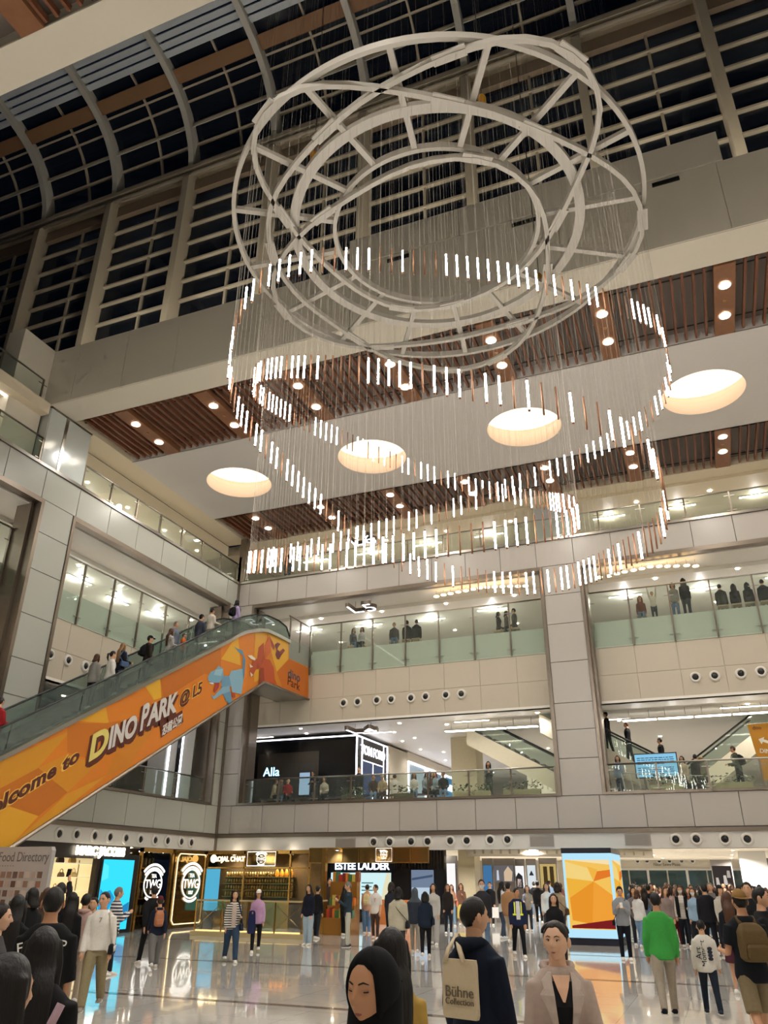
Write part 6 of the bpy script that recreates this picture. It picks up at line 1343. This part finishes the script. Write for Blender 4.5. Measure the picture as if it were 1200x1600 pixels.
P('man in navy with striped sleeve photographing before the cyan screen', 186, 1386, d=19.5, a=70, sex='m', top_m=stripes('navy_stripe', '23304a', 'd8d4cc', 5.), hair='grey', style='short', det=1, bottom='262a33', arms=(PHONE, PHONE))
t, rg = P('tall man in a black jacket walking past the tea shop', 243, 1381, foot=1507, a=-20, sex='m', top='17171a', hair='black', style='short', det=1, legs=WALK, bottom='1a1a1d', loose=.022, arms=(SWB, SWF))
t, rg = P('woman in navy with a dark red cap and pink backpack walking past the tea shop', 252, 1397, foot=1512, a=-8, sex='f', top='1b2233', hair='dark', style='short', hat=('5a1f22', 'cap'), det=1, legs=WALK2, bottom='6b6a68', legw=1.35, loose=.022, arms=(SWF, SWB)); backpack(t, rg, 'pinkish brown backpack on the woman in the red cap', 'a8704f', .9)
t, rg = P('woman in a black and white striped cardigan and blue jeans walking toward the viewer', 368, 1388, foot=1503, a=172, sex='f', top_m=stripes('cardigan_stripe', '17171a', 'dcd6cb', 6.), hair='black', style='long', hairlen=.80, det=1, legs=WALK, bottom='2f4258', legw=1.25, arms=(CARRY, REL))
front_patch(t, rg, [(.50, -.03, .03), (.7, -.035, .035), (.81, -.03, .03)], 'inner_shirt', fabric('b9a79a'), .014)
shoulder_bag(t, rg, 'navy handbag of the woman in the striped cardigan', '1e2436', -1, .44)
t, rg = P('woman in a lilac sweater and white cap carrying a navy coat', 405, 1387, foot=1488, a=180, sex='f', top='b48fb0', hair='dark', style='long', hairlen=.82, hat=('e2ddd4', 'cap'), det=1, legs=WALK2, bottom='17171a', arms=(REL, CARRY), loose=.02)
ck = thing('carried_coat', 'navy coat hanging over the arm of the woman in the lilac sweater', 'coat', t.location, t.rotation_euler.z); w0 = rg.wri[1]; m2 = MB(); m2.loft([[w0+Vector((x, y, z)) for x, y in ((-.1*k, -.05), (.1*k, -.05), (.1*k, .06), (-.1*k, .06))] for z, k in ((-.5, .9), (-.2, 1.1), (.05, .9), (.08, .4))]); put('cloth', blob('cloth', m2, .025, fabric('20264a'), 4), ck)
t, rg = P('woman in a navy jacket and pale blue jeans standing by the gilded rail', 484, 1382, foot=1477, a=215, sex='f', top='191c2a', hair='dark', style='long', hairlen=.78, det=1, legs=STAND, bottom='9fb2bf', legw=1.3, shoe='e8e4dc', arms=(REL, POCK))
P('person in black standing behind the woman with pale jeans', 497, 1384, d=30, a=30, top='17171a', hair='black', det=1)
t, rg = P('man in a dark teal jacket and pale trousers looking at a phone', 545, 1378, foot=1480, a=-95, sex='m', top='2b3a44', hair='grey', style='short', det=1, legs=STAND, bottom='b5b5a6', hem=.44, arms=(PHONE, PHONE2), hp=-14, shoe='4a4846'); held(t, rg, 1, 'phone held by the man in the teal jacket', '222226')
P('shop assistant in brown behind the gift display', 516, 1371, d=34, a=190, sex='m', top='4a3a30', hair='black', det=1); P('shop assistant in navy behind the gift display', 531, 1371, d=34, a=170, top='1d2740', hair='black', style='bob', det=1)
P('person in black beside the golden stand of boxes', 539, 1384, foot=1462, a=30, top='18181a', hair='black', style='long', det=1, bottom='18181a')
t, rg = P('young person with a cream backpack and blue jeans at the cosmetics counter', 574, 1382, foot=1459, a=12, sex='m', top='c9a08c', hair='black', det=1, bottom='5b7898', legw=1.3, legs=STAND); backpack(t, rg, 'cream backpack before the cosmetics counter', 'cbb98a', .9)
t, rg = P('person in a white printed T-shirt and brown trousers by the cosmetics counter', 587, 1382, foot=1467, a=190, sex='m', top='d8d2ca', hair='black', det=1, bottom='4a3730', legs=STEP, hem=.46, sleeve=.8, hy=50); chest_print(t, rg, 'T', .16, (0, .68), False, 'b07a72', depth=.095)
P('person in a dark patterned top near the black counter', 611, 1378, d=27.5, a=20, top='2c2f3a', hair='dark', style='bob', det=1)
t, rg = P('woman in a cream sweater with a thin black strap, seen from behind', 622, 1386, d=20.5, a=8, top='b3ad98', hair='black', style='bob', det=1, loose=.024, wide=1.12, bottom='3a3a3e', legs=STAND); shoulder_bag(t, rg, 'black crossbody bag of the woman in the cream sweater', '1a1a1c', 1, .48, cross=True)
P('man in a grey hooded jacket walking away beside the woman in navy', 648, 1384, foot=1490, a=5, sex='m', top='2f3540', hair='4a5058', style='hijab', det=1, legs=WALK, bottom='8f8a7e', loose=.022)
t, rg = P('woman in a navy coat and black trousers walking away', 664, 1391, foot=1496, a=0, top='1d2736', hair='black', style='bob', det=1, legs=WALK2, bottom='141417', loose=.022); shoulder_bag(t, rg, 'dark blue bag on the shoulder of the woman in the navy coat', '1a2333', 1, .5)
P('woman in pale grey with long dark hair facing the viewer', 677, 1380, foot=1476, a=190, top='b9b6b0', hair='black', style='long', det=1, legs=STEP, bottom='a8a6a2', legw=1.3, bkind='trousers')
P('person in a mustard jacket and dark patterned skirt', 686, 1378, foot=1442, a=10, top='c28a2a', hair='black', style='short', det=1, bkind='long_skirt', bottom='33261c')
t, rg = P('woman in a tan jacket with a coral bag', 705, 1382, foot=1447, a=165, top='b08d74', hair='brown', style='long', det=1, bottom='6f8ba3', arms=(CARRY, REL)); shoulder_bag(t, rg, 'coral shoulder bag of the woman in the tan jacket', 'd07a62', -1, .5)
P('woman in a brown jacket and pale yellow skirt eating', 720, 1380, foot=1446, a=185, top='6d4f40', hair='brown', style='long', det=1, bkind='long_skirt', bottom='d0b964', arms=(STRAP, REL)); P('woman in black behind the tan jacket', 699, 1381, d=33, a=180, top='26211f', hair='brown', style='long', det=1)
P('tall man wearing a white mask and grey jacket', 752, 1373, d=24.5, a=180, sex='m', top='2b2b2f', hair='black', style='short', mask=True, det=1, bottom='5d7590')
t, rg = P('shop assistant in a black suit carrying a white bag', 765, 1378, foot=1446, a=190, sex='m', top='19191b', hair='black', det=1, bottom='161618')
t3 = thing('shopping_bag', 'white paper shopping bag of the assistant in the black suit', 'bag', t.location, t.rotation_euler.z); w0 = rg.wri[-1]+Vector((0, 0, -.1)); m2 = MB(); m2.box(w0.x-.16, w0.y-.06, w0.z-.42, w0.x+.16, w0.y+.06, w0.z); put('bag_body', m2.mesh('bag_body', paint('e6e3dc')), t3)
P('woman in a white shirt talking beside the column', 783, 1377, d=31, a=60, top='d3d6d8', hair='black', style='long', det=1, bottom='3d4656'); P('man in a long tan coat', 793, 1376, foot=1474, a=20, sex='m', top='a17a55', hair='black', det=1, hem=.28 if False else .455, bottom='b5a48e', legs=WALK, loose=.024, shoe='e4dfd6')
t, rg = P('guard in a navy jacket with yellow reflective bands walking toward the viewer', 806, 1385, foot=1495, a=172, sex='m', top='1b2440', hair='black', det=1, bottom='15161b', legs=WALK, hy=-25, loose=.022, skin=1)
h = rg.h; front_patch(t, rg, [(.55, -.03, .03), (.7, -.034, .034), (.81, -.028, .028)], 'inner_shirt', fabric('cfcfd2'), .023)
for z in (.62,): 
    m2 = MB(); m2.loft([[rg.T(Vector(p)) for p in ringz(z2*h, .108*h, .083*h)] for z2 in (z-.012, z+.012)], False, False); put('reflective_band', m2.mesh('reflective_band', mat('hi_vis', 'd8dc3a', .5, emit=.25, ecol='d8dc3a'), True), t)
for sd in (-1, 1): front_patch(t, rg, [(.62, sd*.045, sd*.062), (.72, sd*.045, sd*.062), (.80, sd*.045, sd*.06)], 'reflective_band', mat('hi_vis', 'd8dc3a', .5), .023)
t, rg = P('woman in beige with a bright blue bag', 823, 1383, foot=1455, a=180, top='8d857a', hair='dark', style='long', det=1, bottom='2b2d33', arms=(CARRY, CARRY)); shoulder_bag(t, rg, 'bright blue bag held by the woman in beige', '2f5fb4', 1, .56)
P('man in a black suit walking away down the hall', 839, 1374, foot=1444, a=0, sex='m', top='151517', hair='black', det=1, bottom='141416', legs=WALK); P('woman in a white top with a strap further down the hall', 853, 1379, d=31, a=185, top='d9d6d0', hair='brown', style='long', det=1, bottom='3a3a40')
P('woman in a black hooded top squeezing past the trench coat', 864, 1396, d=19.5, a=180, top='17171a', hair='dark', style='long', det=1, bottom='8fa0b0'); t, rg = P('person in a tan jacket with crossbody bag near the advertising column', 870, 1378, d=27, a=10, top='a8967c', hair='dark', style='bob', det=1, bottom='3a3a40')
shoulder_bag(t, rg, 'brown crossbody bag near the advertising column', '4a3426', 1, .5, cross=True)
t, rg = P('young man in grey with a phone before the advertising column', 967, 1385, foot=1500, a=178, sex='m', top='8a8d92', hair='black', style='short', det=1, legs=STAND, bottom='15171f', arms=(PHONE, PHONE2), hp=-16, hem=.47, loose=.02); held(t, rg, -1, 'phone of the young man in the grey sweater', 'd8d4cc'); shoulder_bag(t, rg, 'black crossbody strap bag of the young man in the grey sweater', '17171a', 1, .46, .05, .07, True)
P('woman in a white blouse and blue jeans, seen from behind', 994, 1390, foot=1480, a=35, top='d5d3d0', hair='brown', style='bob', det=1, bottom='6f8aa5', legs=STEP, loose=.024, legw=1.25)
P('man in a bright green sweater and beige trousers walking away', 1022, 1391, foot=1587, a=-4, sex='m', top='3f9a45', hair='black', style='short', det=2, legs=WALK2, bottom='9a8f7f', shoe='15171f', hem=.46, loose=.018, arms=(REL, REL), skin=1, wide=1.0)
t, rg = P('woman in a mask, striped sweater and black vest facing the viewer', 1061, 1384, foot=1480, a=180, top_m=stripes('sweater_stripe', 'd9d2c6', ['a8774e', '6d7f94', 'd9d2c6'], 4.), hair='brown', style='long', det=1, mask=True, bottom='1c2129', arms=(CARRY, REL))
m2 = MB(); h = rg.h
for sd in (-1, 1): m2 = MB(); m2.loft([[rg.T(Vector((x*h, y*h, z*h))) for x, y in ((sd*.045, .085), (sd*.1, .06), (sd*.1, -.02), (sd*.108, -.02), (sd*.108, .066), (sd*.048, .094))] for z in (.48, .6, .72, .82)]); put('vest', m2.mesh('vest', fabric('17171a')), t)
P('man in a black padded vest and dark trousers, seen from behind', 1099, 1381, foot=1492, a=-6, sex='m', top='1a1b20', hair='black', style='short', det=1, legs=STEP, bottom='17181d', loose=.026, wide=1.1)
t, rg = P('boy in a white sweatshirt with black Art Moment lettering, walking away', 1093, 1434, foot=1585, a=-6, hmin=1.2, sex='m', top='d4cec4', hair='black', style='short', det=2, legs=WALK, bottom='1f2632', loose=.022, hem=.46, arms=(REL, (8, 12, 18, 0)), shoe='2b3440')
chest_print(t, rg, 'Art', .12*rg.h/1.3, (-.05, .655), True, '1a1a1c', rot=R(90), depth=.097); chest_print(t, rg, 'Moment', .105*rg.h/1.3, (.0, .655), True, '1a1a1c', rot=R(90), depth=.097)
for k in range(4): m2 = MB(); m2.ell(rg.T(Vector((.05*rg.h, -.092*rg.h, (.60+.035*k)*rg.h))), (.028*rg.h, .002, .02*rg.h), 10, 6); put('print', m2.mesh('print', paint('1d2030')), t)
t, rg = P('man in a tan cap, dark T-shirt and khaki shorts with a brown backpack', 1152, 1383, d=11.4, a=-22, sex='m', top='16181d', hair='black', style='short', hat=('8a6a3e', 'cap', -1), det=2, sleeve=.55, legs=WALK2, bkind='shorts', bottom='7a6c52', hmax=1.9, skin=1, wide=1.12, arms=(CARRY, REL)); backpack(t, rg, 'large olive brown backpack on the man in the tan cap', '5c4a2c', 1.15)
t, rg = P('man in a black jacket talking on a phone beside the tan cap', 1184, 1386, d=12.5, a=100, sex='m', top='17171a', hair='black', style='short', det=1, arms=(REL, (30, 10, 130, 10)), bottom='3b4a5e'); held(t, rg, 1, 'phone at the ear of the man in the black jacket', '222226')
P('person in black with a long dark ponytail beside the tan cap', 1134, 1393, d=17.5, a=0, top='1b1c22', hair='brown', style='long', det=1, bottom='4a2430', bkind='skirt'); P('man in a black coat facing the viewer behind the tan cap', 1166, 1378, d=18.5, a=190, sex='m', top='1a1a1d', hair='black', det=1)
P('woman in a grey cardigan between the green sweater and the mask', 1037, 1386, d=28, a=150, top='8a7a74', hair='brown', style='long', det=1, bottom='5a2a30'); P('woman in a plaid shirt turned to the woman with the mask', 1048, 1385, d=29, a=110, top='a88f88', hair='dark', style='bob', det=1, bottom='7a2f36')
P('woman in a pale blue top beside the striped sweater', 1081, 1387, d=28, a=190, top='8fa9c0', hair='brown', style='long', mask=True, det=1); P('person with a white beret carrying a white bag in the crowd', 1122, 1382, d=26, a=150, top='b9b4a8', hair='dark', style='bob', hat=('1c1c20', 'beanie'), det=1)
P('grey haired man behind the padded vest', 1108, 1379, d=29, a=185, sex='m', top='6d6a66', hair='grey', det=1)
# ------------------------------------------------------------------ crowd at the far right, copies of five templates with their own clothes
def recolour(o, mt):
    if not o.material_slots: return
    o.material_slots[0].link = 'OBJECT'; o.material_slots[0].material = mt
def copy_person(src, label, loc, rz, sc, top=None, bottom=None, hair=None, group=None):
    r = src.copy(); COL.objects.link(r); r.location = loc; r.rotation_euler = (0, 0, rz); r.scale = (sc, sc, sc); tag(r, label, 'person', group)
    for ch_ in src.children:
        c = ch_.copy(); COL.objects.link(c); c.parent = r; nm = ch_.name.split('.')[0]
        if nm == 'top' and top: recolour(c, fabric(top))
        if nm in ('trousers', 'skirt') and bottom: recolour(c, fabric(bottom))
        if nm == 'hair' and hair: recolour(c, HAIRM[hair])
        for g_ in ch_.children: d_ = g_.copy(); COL.objects.link(d_); d_.parent = c
    return r
TPL = []
for i, (sx, stl, lg, ar, lab, px_) in enumerate((('f', 'long', STAND, (REL, CARRY), 'woman in a grey jacket beside the advertising column, front of the far crowd', 988), ('m', 'short', STAND, (REL, REL), 'man in a black jacket at the front of the far crowd', 1012), ('f', 'bob', STEP, (PHONE, REL), 'woman in a rust top at the front of the far crowd', 1075), ('m', 'short', WALK, (SWF, SWB), 'man in a white shirt walking in the far crowd', 998), ('f', 'long', WALK2, (STRAP, REL), 'woman in dark green in the far crowd by the white column', 1148))):
    loc, h = place(px_, 1386, d=29+i*1.2); q, _ = make_person(lab, loc, facing(px_, 1386, [170, 10, 190, 175, 0][i]), h=1.66 if sx == 'f' else 1.74, sex=sx, style=stl, hair=['dark', 'black', 'brown', 'black', 'dark'][i], legs=lg, arms=ar, top=['6d6a6c', '1b1b1e', '8a4a30', 'd5d2cc', '34463a'][i], bottom=['2b2d33', '1d1f26', '3a3a44', '4a5a70', '22242a'][i], det=0 if i else 1, skin=i % 3); TPL.append(q)
tc6 = [('1c1c20', 'black'), ('2a3040', 'navy'), ('8f8a80', 'grey'), ('d8d4cc', 'white'), ('5b3a34', 'maroon'), ('b8a184', 'beige'), ('3c4a3a', 'dark green'), ('6d7f94', 'slate blue'), ('7a4a58', 'plum'), ('c2a0a0', 'pink')]
rnd = random.Random(21); k = 0
for row, (dist, xs_) in enumerate(((31, range(990, 1200, 15)), (36, range(984, 1200, 12)), (42, range(884, 1200, 13)), (50, range(770, 1200, 17)))):
    n0 = 0
    for px in xs_:
        if row >= 2 and 882 < px < 985: continue
        if row == 3 and px > 1150: continue
        pxx = px+rnd.uniform(-4, 4); dd = dist+rnd.uniform(-2, 2); src = TPL[rnd.randrange(5)]; sx = src in (TPL[1], TPL[3]); c, cn_ = tc6[(k*7+row*3) % 10]; q = ray(pxx, 1386); m_ = math.hypot(q.x, q.y)
        copy_person(src, '%s in %s, %s row of the far crowd, %s from the advertising column' % ('man' if sx else 'woman', cn_, ['front', 'second', 'third', 'last'][row], str(n0+1)+('th' if n0 > 2 else ('st', 'nd', 'rd')[n0])), Vector((q.x/m_*dd, q.y/m_*dd, 0)), facing(pxx, 1386, rnd.choice([0, 10, -15, 180, 170, 195, 80, -90])), rnd.uniform(.94, 1.05), c, rnd.choice(['1d1f26', '2b2d33', '4a5a70', '6f8aa5', '8f8778']), rnd.choice(['black', 'dark', 'brown', 'black']), 'far crowd in the hall'); k += 1; n0 += 1
# ------------------------------------------------------------------ people on the upper floors
def Q(label, px, heady, Y=None, X=None, z=L4, a=180, hh=1.66, **kk):
    """figure whose head top shows at a pixel, standing on a floor at height z in depth plane Y or X"""
    p = at(px, heady, Y=Y) if Y is not None else at(px, heady, X=X)
    return make_person(label, Vector((p.x, p.y, z)), facing(px, heady, a), h=hh, **kk)
# first gallery, standing and seated
Q('woman in dark grey looking at a phone behind the first gallery rail', 763, 1198, Y=33.1, a=180, hh=1.6, top='4a4a46', bottom='4a5048', hair='dark', style='long', hairlen=.72, arms=(PHONE, PHONE), det=1, hp=-10)
SITL = ((86, 84), (84, 86))
def seated(label, px, heady, yy, a, seat=.44, **kk):
    p = at(px, heady, Y=yy); hh = 1.62; z = L4+seat-.46*hh*0; 
    return make_person(label, Vector((p.x, p.y, L4)), facing(px, heady, a), h=kk.pop('hh', 1.62), legs=SITL, sit=True, det=1, **kk)
seats = [(461, 1200, 33.4, 150, '17181c', 'black', 'short', 'm', 'man in black standing at the boutique corner'),]
Q('man in black standing at the boutique corner', 561, 1205, Y=33.6, a=200, hh=1.68, top='1a1a1c', bottom='1d1d20', hair='black', det=1, sex='m')
for i, (px, hy_, a_, top_, hr, stl, nm) in enumerate(((427, 1219, 100, 'b8a584', 'brown', 'bob', 'woman in beige seated at the boutique end'), (440, 1215, 190, '6d6258', 'dark', 'short', 'person in brown seated next to the red jacket'), (449, 1219, 170, '9a2222', 'dark', 'short', 'person in a red jacket seated by the upright screen'), (507, 1219, 200, 'b9ad9c', 'dark', 'bob', 'person in cream seated before the boutique door'), (583, 1214, 180, '4b4038', 'black', 'short', 'man in brown seated at the middle of the bench'), (598, 1211, 200, 'b39f7c', 'brown', 'short', 'person in a beige cap and jacket leaning forward on the bench'), (616, 1221, 0, 'd0cbc0', 'black', 'short', 'child in white with a dark backpack on the bench'), (646, 1207, 180, 'd6cfc2', 'dark', 'long', 'woman in a white blouse and black skirt seated on the bench'), (664, 1217, 150, '8f9aa0', 'dark', 'bob', 'person in pale blue seated beside the white blouse'), (680, 1209, 195, '9fb0bd', 'red', 'bob', 'red haired person in a denim jacket on the bench'), (692, 1214, 185, '1f1f22', 'black', 'short', 'person in black seated at the end of the bench'), (674, 1213, 170, '5d4a40', 'dark', 'long', 'woman in brown seated behind the red haired person'))):
    p = at(px, hy_, Y=33.3); make_person(nm, Vector((p.x, 33.35, L4)), facing(px, hy_, a_), h=1.64, legs=SITL, sit=True, det=1, top=top_, bottom=['1c1d22', '6f8aa5', '3a3a3e'][i % 3], hair=hr, style=stl, sex='m' if stl == 'short' else 'f', arms=(CARRY, (14, 6, 60, 20)), skin=i % 3, lean=8, hat=('c2ae84', 'cap') if 'beige cap' in nm else None)
bench = thing('bench', 'long dark bench under the seated people on the first gallery', 'bench', (-15.3, 33.35, L4)); MB().box(-2.6, -.2, .36, 4.8, .2, .42).build('seat', mat('bench_seat', '4a4440', .5), bench)
for x in (-2.4, 0, 2.3, 4.6): MB().box(x-.04, -.16, 0, x+.04, .16, .36).build('leg', STEEL, bench)
bench = thing('bench', 'short bench at the boutique end of the first gallery', 'bench', (-18.9, 33.35, L4)); MB().box(-.7, -.2, .36, .9, .2, .42).build('seat', mat('bench_seat', '4a4440', .5), bench); MB().box(-.6, -.16, 0, -.5, .16, .36).build('leg', STEEL, bench); MB().box(.7, -.16, 0, .8, .16, .36).build('leg', STEEL, bench)
Q('person in black with a phone reflected at the boutique portal', 489, 1190, Y=34.6, a=180, hh=1.72, top='1c1b1b', bottom='4a5560', hair='black', det=1, sex='m', arms=(PHONE, PHONE))
t, rg = Q('man in a green jacket with a black backpack leaning on the first gallery rail', 1150, 1178, Y=33.0, a=-75, hh=1.74, sex='m', top='4d5444', bottom='1d1f24', hair='brown', det=1, lean=6, arms=(CARRY, CARRY)); backpack(t, rg, 'black backpack on the man in the green jacket', '15161a')
Q('woman in pale blue by the first gallery rail at the white pier', 966, 1196, Y=33.2, a=190, hh=1.6, top='8a9aac', bottom='2f3f58', hair='dark', det=1, style='bob'); Q('woman in cream with long dark hair next to the blue screen', 1066, 1190, Y=34.6, a=200, hh=1.66, top='cbb79a', bottom='3a3a3e', hair='dark', style='long', det=1)
Q('man in black seen from behind the first gallery plants', 1088, 1196, Y=34.2, a=0, hh=1.66, sex='m', top='1c1c1f', bottom='1c1c1f', hair='black', det=1); Q('woman in grey green with a pale cap behind the first gallery plants', 1097, 1201, Y=34.2, a=10, hh=1.58, top='6d6a58', bottom='3a3a3e', hair='blond', hat=('b7a98c', 'cap'), det=1, style='bob')
for nm, x, hr in (('man in black riding near the top of the printed escalator', -3.75, 'black'), ('man in black riding the middle of the printed escalator', -2.95, 'brown'), ('person in black at the foot of the printed escalator', -1.7, 'black')):
    make_person(nm, Vector((x, 34.85, 5.2+(-1.2-x)/5.3*3.1)), facing(990, 1150, -75), h=1.72, sex='m', top='17171a', bottom='1f232b', hair=hr, det=1)
# second gallery
G2 = ((552, 993, 33.9, 150, '5d5a58', 'dark', 'bob', 'woman in grey by the tall glass of the second gallery'), (566, 991, 33.9, 200, 'c9c4bc', 'black', 'bob', 'woman in white leaning on the tall glass of the second gallery'), (616, 990, 33.9, 180, '4a4744', 'black', 'short', 'man in grey green behind the tall glass'), (636, 985, 33.8, 10, '17171a', 'black', 'short', 'man in a black cap behind the tall glass'), (651, 983, 33.8, 0, '19191b', 'black', 'short', 'man in black with white back print behind the tall glass'), (779, 975, 33.9, 90, '2b2a2a', 'black', 'bob', 'person in black leaning low near the pier on the second gallery'), (791, 966, 33.9, 100, '6d6862', 'black', 'bob', 'person in grey near the pier on the second gallery'), (803, 957, 33.8, -80, '55524e', 'black', 'short', 'tall man in grey near the pier on the second gallery'), (1002, 953, 33.95, 180, '6b3a2a', 'red', 'long', 'red haired woman resting her chin at the tall glass'), (1018, 925, 33.75, 180, 'c9c3bb', 'dark', 'short', 'child in white with raised arms on the second gallery'), (1050, 914, 33.7, 180, '8d8a86', 'dark', 'bob', 'woman in grey and jeans on the second gallery'), (1066, 904, 33.6, 5, '17171a', 'black', 'long', 'woman in black with long hair on the second gallery, back turned'), (1127, 935, 33.7, 10, '2f3028', 'black', 'short', 'man in olive seen from behind at the far end of the second gallery'), (1149, 935, 33.7, 0, '1b1b1d', 'black', 'long', 'woman in black beside the olive man'), (1170, 932, 33.7, 5, '2a2a2c', 'black', 'long', 'woman in charcoal at the far end of the second gallery'), (1194, 929, 33.7, 0, '1f1f22', 'black', 'short', 'man in black at the outer end of the second gallery'))
for i, (px, hy_, Y, a, top_, hr, stl, nm) in enumerate(G2):
    p = at(px, hy_, Y=Y); zt = p.z; hh = 1.66 if stl != 'short' else 1.72
    if 'child' in nm: hh = 1.3
    if 'back turned' in nm: hh = 1.78
    fl_z = zt-hh; kk = dict(arms=(UPA, UPA)) if 'raised' in nm else {}
    # the ones whose heads show low are sitting on stools behind the glass
    low = fl_z < L5-.25
    make_person(nm, Vector((p.x, Y, L5 if low else max(L5, fl_z))), facing(px, hy_, a), h=hh, top=top_, hair=hr, style=stl, sex='m' if stl == 'short' else 'f', det=1, bottom='2b3038' if i % 2 else '5d7590', legs=SITL if low else STAND, sit=low, hat=('17171a', 'cap') if 'black cap' in nm else None, **kk)
    if low:
        s_ = thing('stool', 'low stool under the %s' % nm.replace('seen from behind ', '').split(' by ')[0].split(' behind ')[0].split(' at ')[0].split(' near ')[0].split(' on ')[0].split(' beside ')[0].split(' resting ')[0].split(' leaning ')[0], 'stool', (p.x, Y, L5)); MB().box(-.2, -.2, .34, .2, .2, .4).build('seat', paint('b8a88c'), s_)
        for dx in (-.17, .17):
            for dy in (-.17, .17): MB().box(dx-.02, dy-.02, 0, dx+.02, dy+.02, .34).build('leg', paint('8a7a60'), s_)
Q('person in black leaning on the third gallery rail', 450, 882, Y=33.0, z=L6, a=0, hh=1.7, top='18181a', hair='black', det=1, style='bob')
# riders on the main escalator
RID = ((3, 1085, 'woman in a red jacket at the lower end of the escalator', 'f', '8f1f22', '22242a', 'dark', 'short', -15, {}), (152, 1022, 'woman in a grey sweater riding the escalator', 'f', '8d8a84', '1b1b1f', 'brown', 'bob', 5, {}), (178, 1010, 'woman in a white and black top with a dark ponytail on the escalator', 'f', 'cfcac2', '1b1b1f', 'black', 'pony', 30, {}), (193, 1004, 'woman in black with light brown hair and a blue bag on the escalator', 'f', '1c1d22', '3b4656', 'blond', 'long', 15, {}), (236, 986, 'man in a black cap with a black backpack on the escalator', 'm', '2a241f', '26262a', 'black', 'short', 40, dict(hat=('15151a', 'cap'))), (276, 967, 'man in a blue grey shirt turning round on the escalator', 'm', '6d7684', '2b2d33', 'grey', 'short', 100, {}), (268, 982, 'girl in a black and white striped shirt on the escalator', 'f', 'd8d4cc', '2b2d33', 'brown', 'long', 30, dict(top_m=stripes('girl_stripe', '1a1a1c', 'dcd8ce', 7.))), (288, 990, 'small dark haired child in orange on the escalator', 'm', 'c8622a', '3a3a3e', 'black', 'short', 60, dict(small=1)), (316, 953, 'man in a navy puffer jacket and black cap on the escalator', 'm', '3b3f4a', '2b2d33', 'black', 'short', 10, dict(hat=('131316', 'beanie'))), (332, 951, 'man in a cream sweater near the escalator top', 'm', 'c9c0b0', '4a4a4a', 'black', 'short', 20, {}), (371, 935, 'woman in a lilac top with a black backpack at the escalator top', 'f', 'a493b8', '2b2b30', 'black', 'bob', 25, {}))
for i, (px, hy_, nm, sx, tp_, bt, hr, stl, a, kk) in enumerate(RID):
    x = -17.6-.55*(i % 2); kk = dict(kk); hh = 1.6 if sx == 'f' else 1.7
    if kk.pop('small', 0): hh = 1.15; x = -17.75
    p = at(px, hy_, X=x); y = p.y
    # stand on the step whose height suits the head seen in the picture
    for _ in range(30):
        zz = step_z(y); q = at(px, hy_, X=x); hh2 = q.z-zz
        break
    hh = max(1.1, min(1.8, p.z-step_z(p.y)))
    t, rg = make_person(nm, Vector((x, y, step_z(y))), R(-a*.9), h=hh, sex=sx, top=tp_, bottom=bt, hair=hr, style=stl, det=1, legs=STAND, arms=(REL, CARRY if i % 3 == 0 else REL), loose=.02, **kk)
    if 'black backpack' in nm: backpack(t, rg, 'black backpack worn by the %s' % ('man in the black cap' if sx == 'm' else 'woman in lilac'), '141417')
    if 'blue bag' in nm: shoulder_bag(t, rg, 'slate blue shoulder bag on the escalator rider with light brown hair', '4a5f80', 1, .52)
    print('rider', nm[:20], round(hh, 2), round(y, 1))
bpy.data.scenes.remove(TMP)
bpy.data.scenes.remove(TXT)
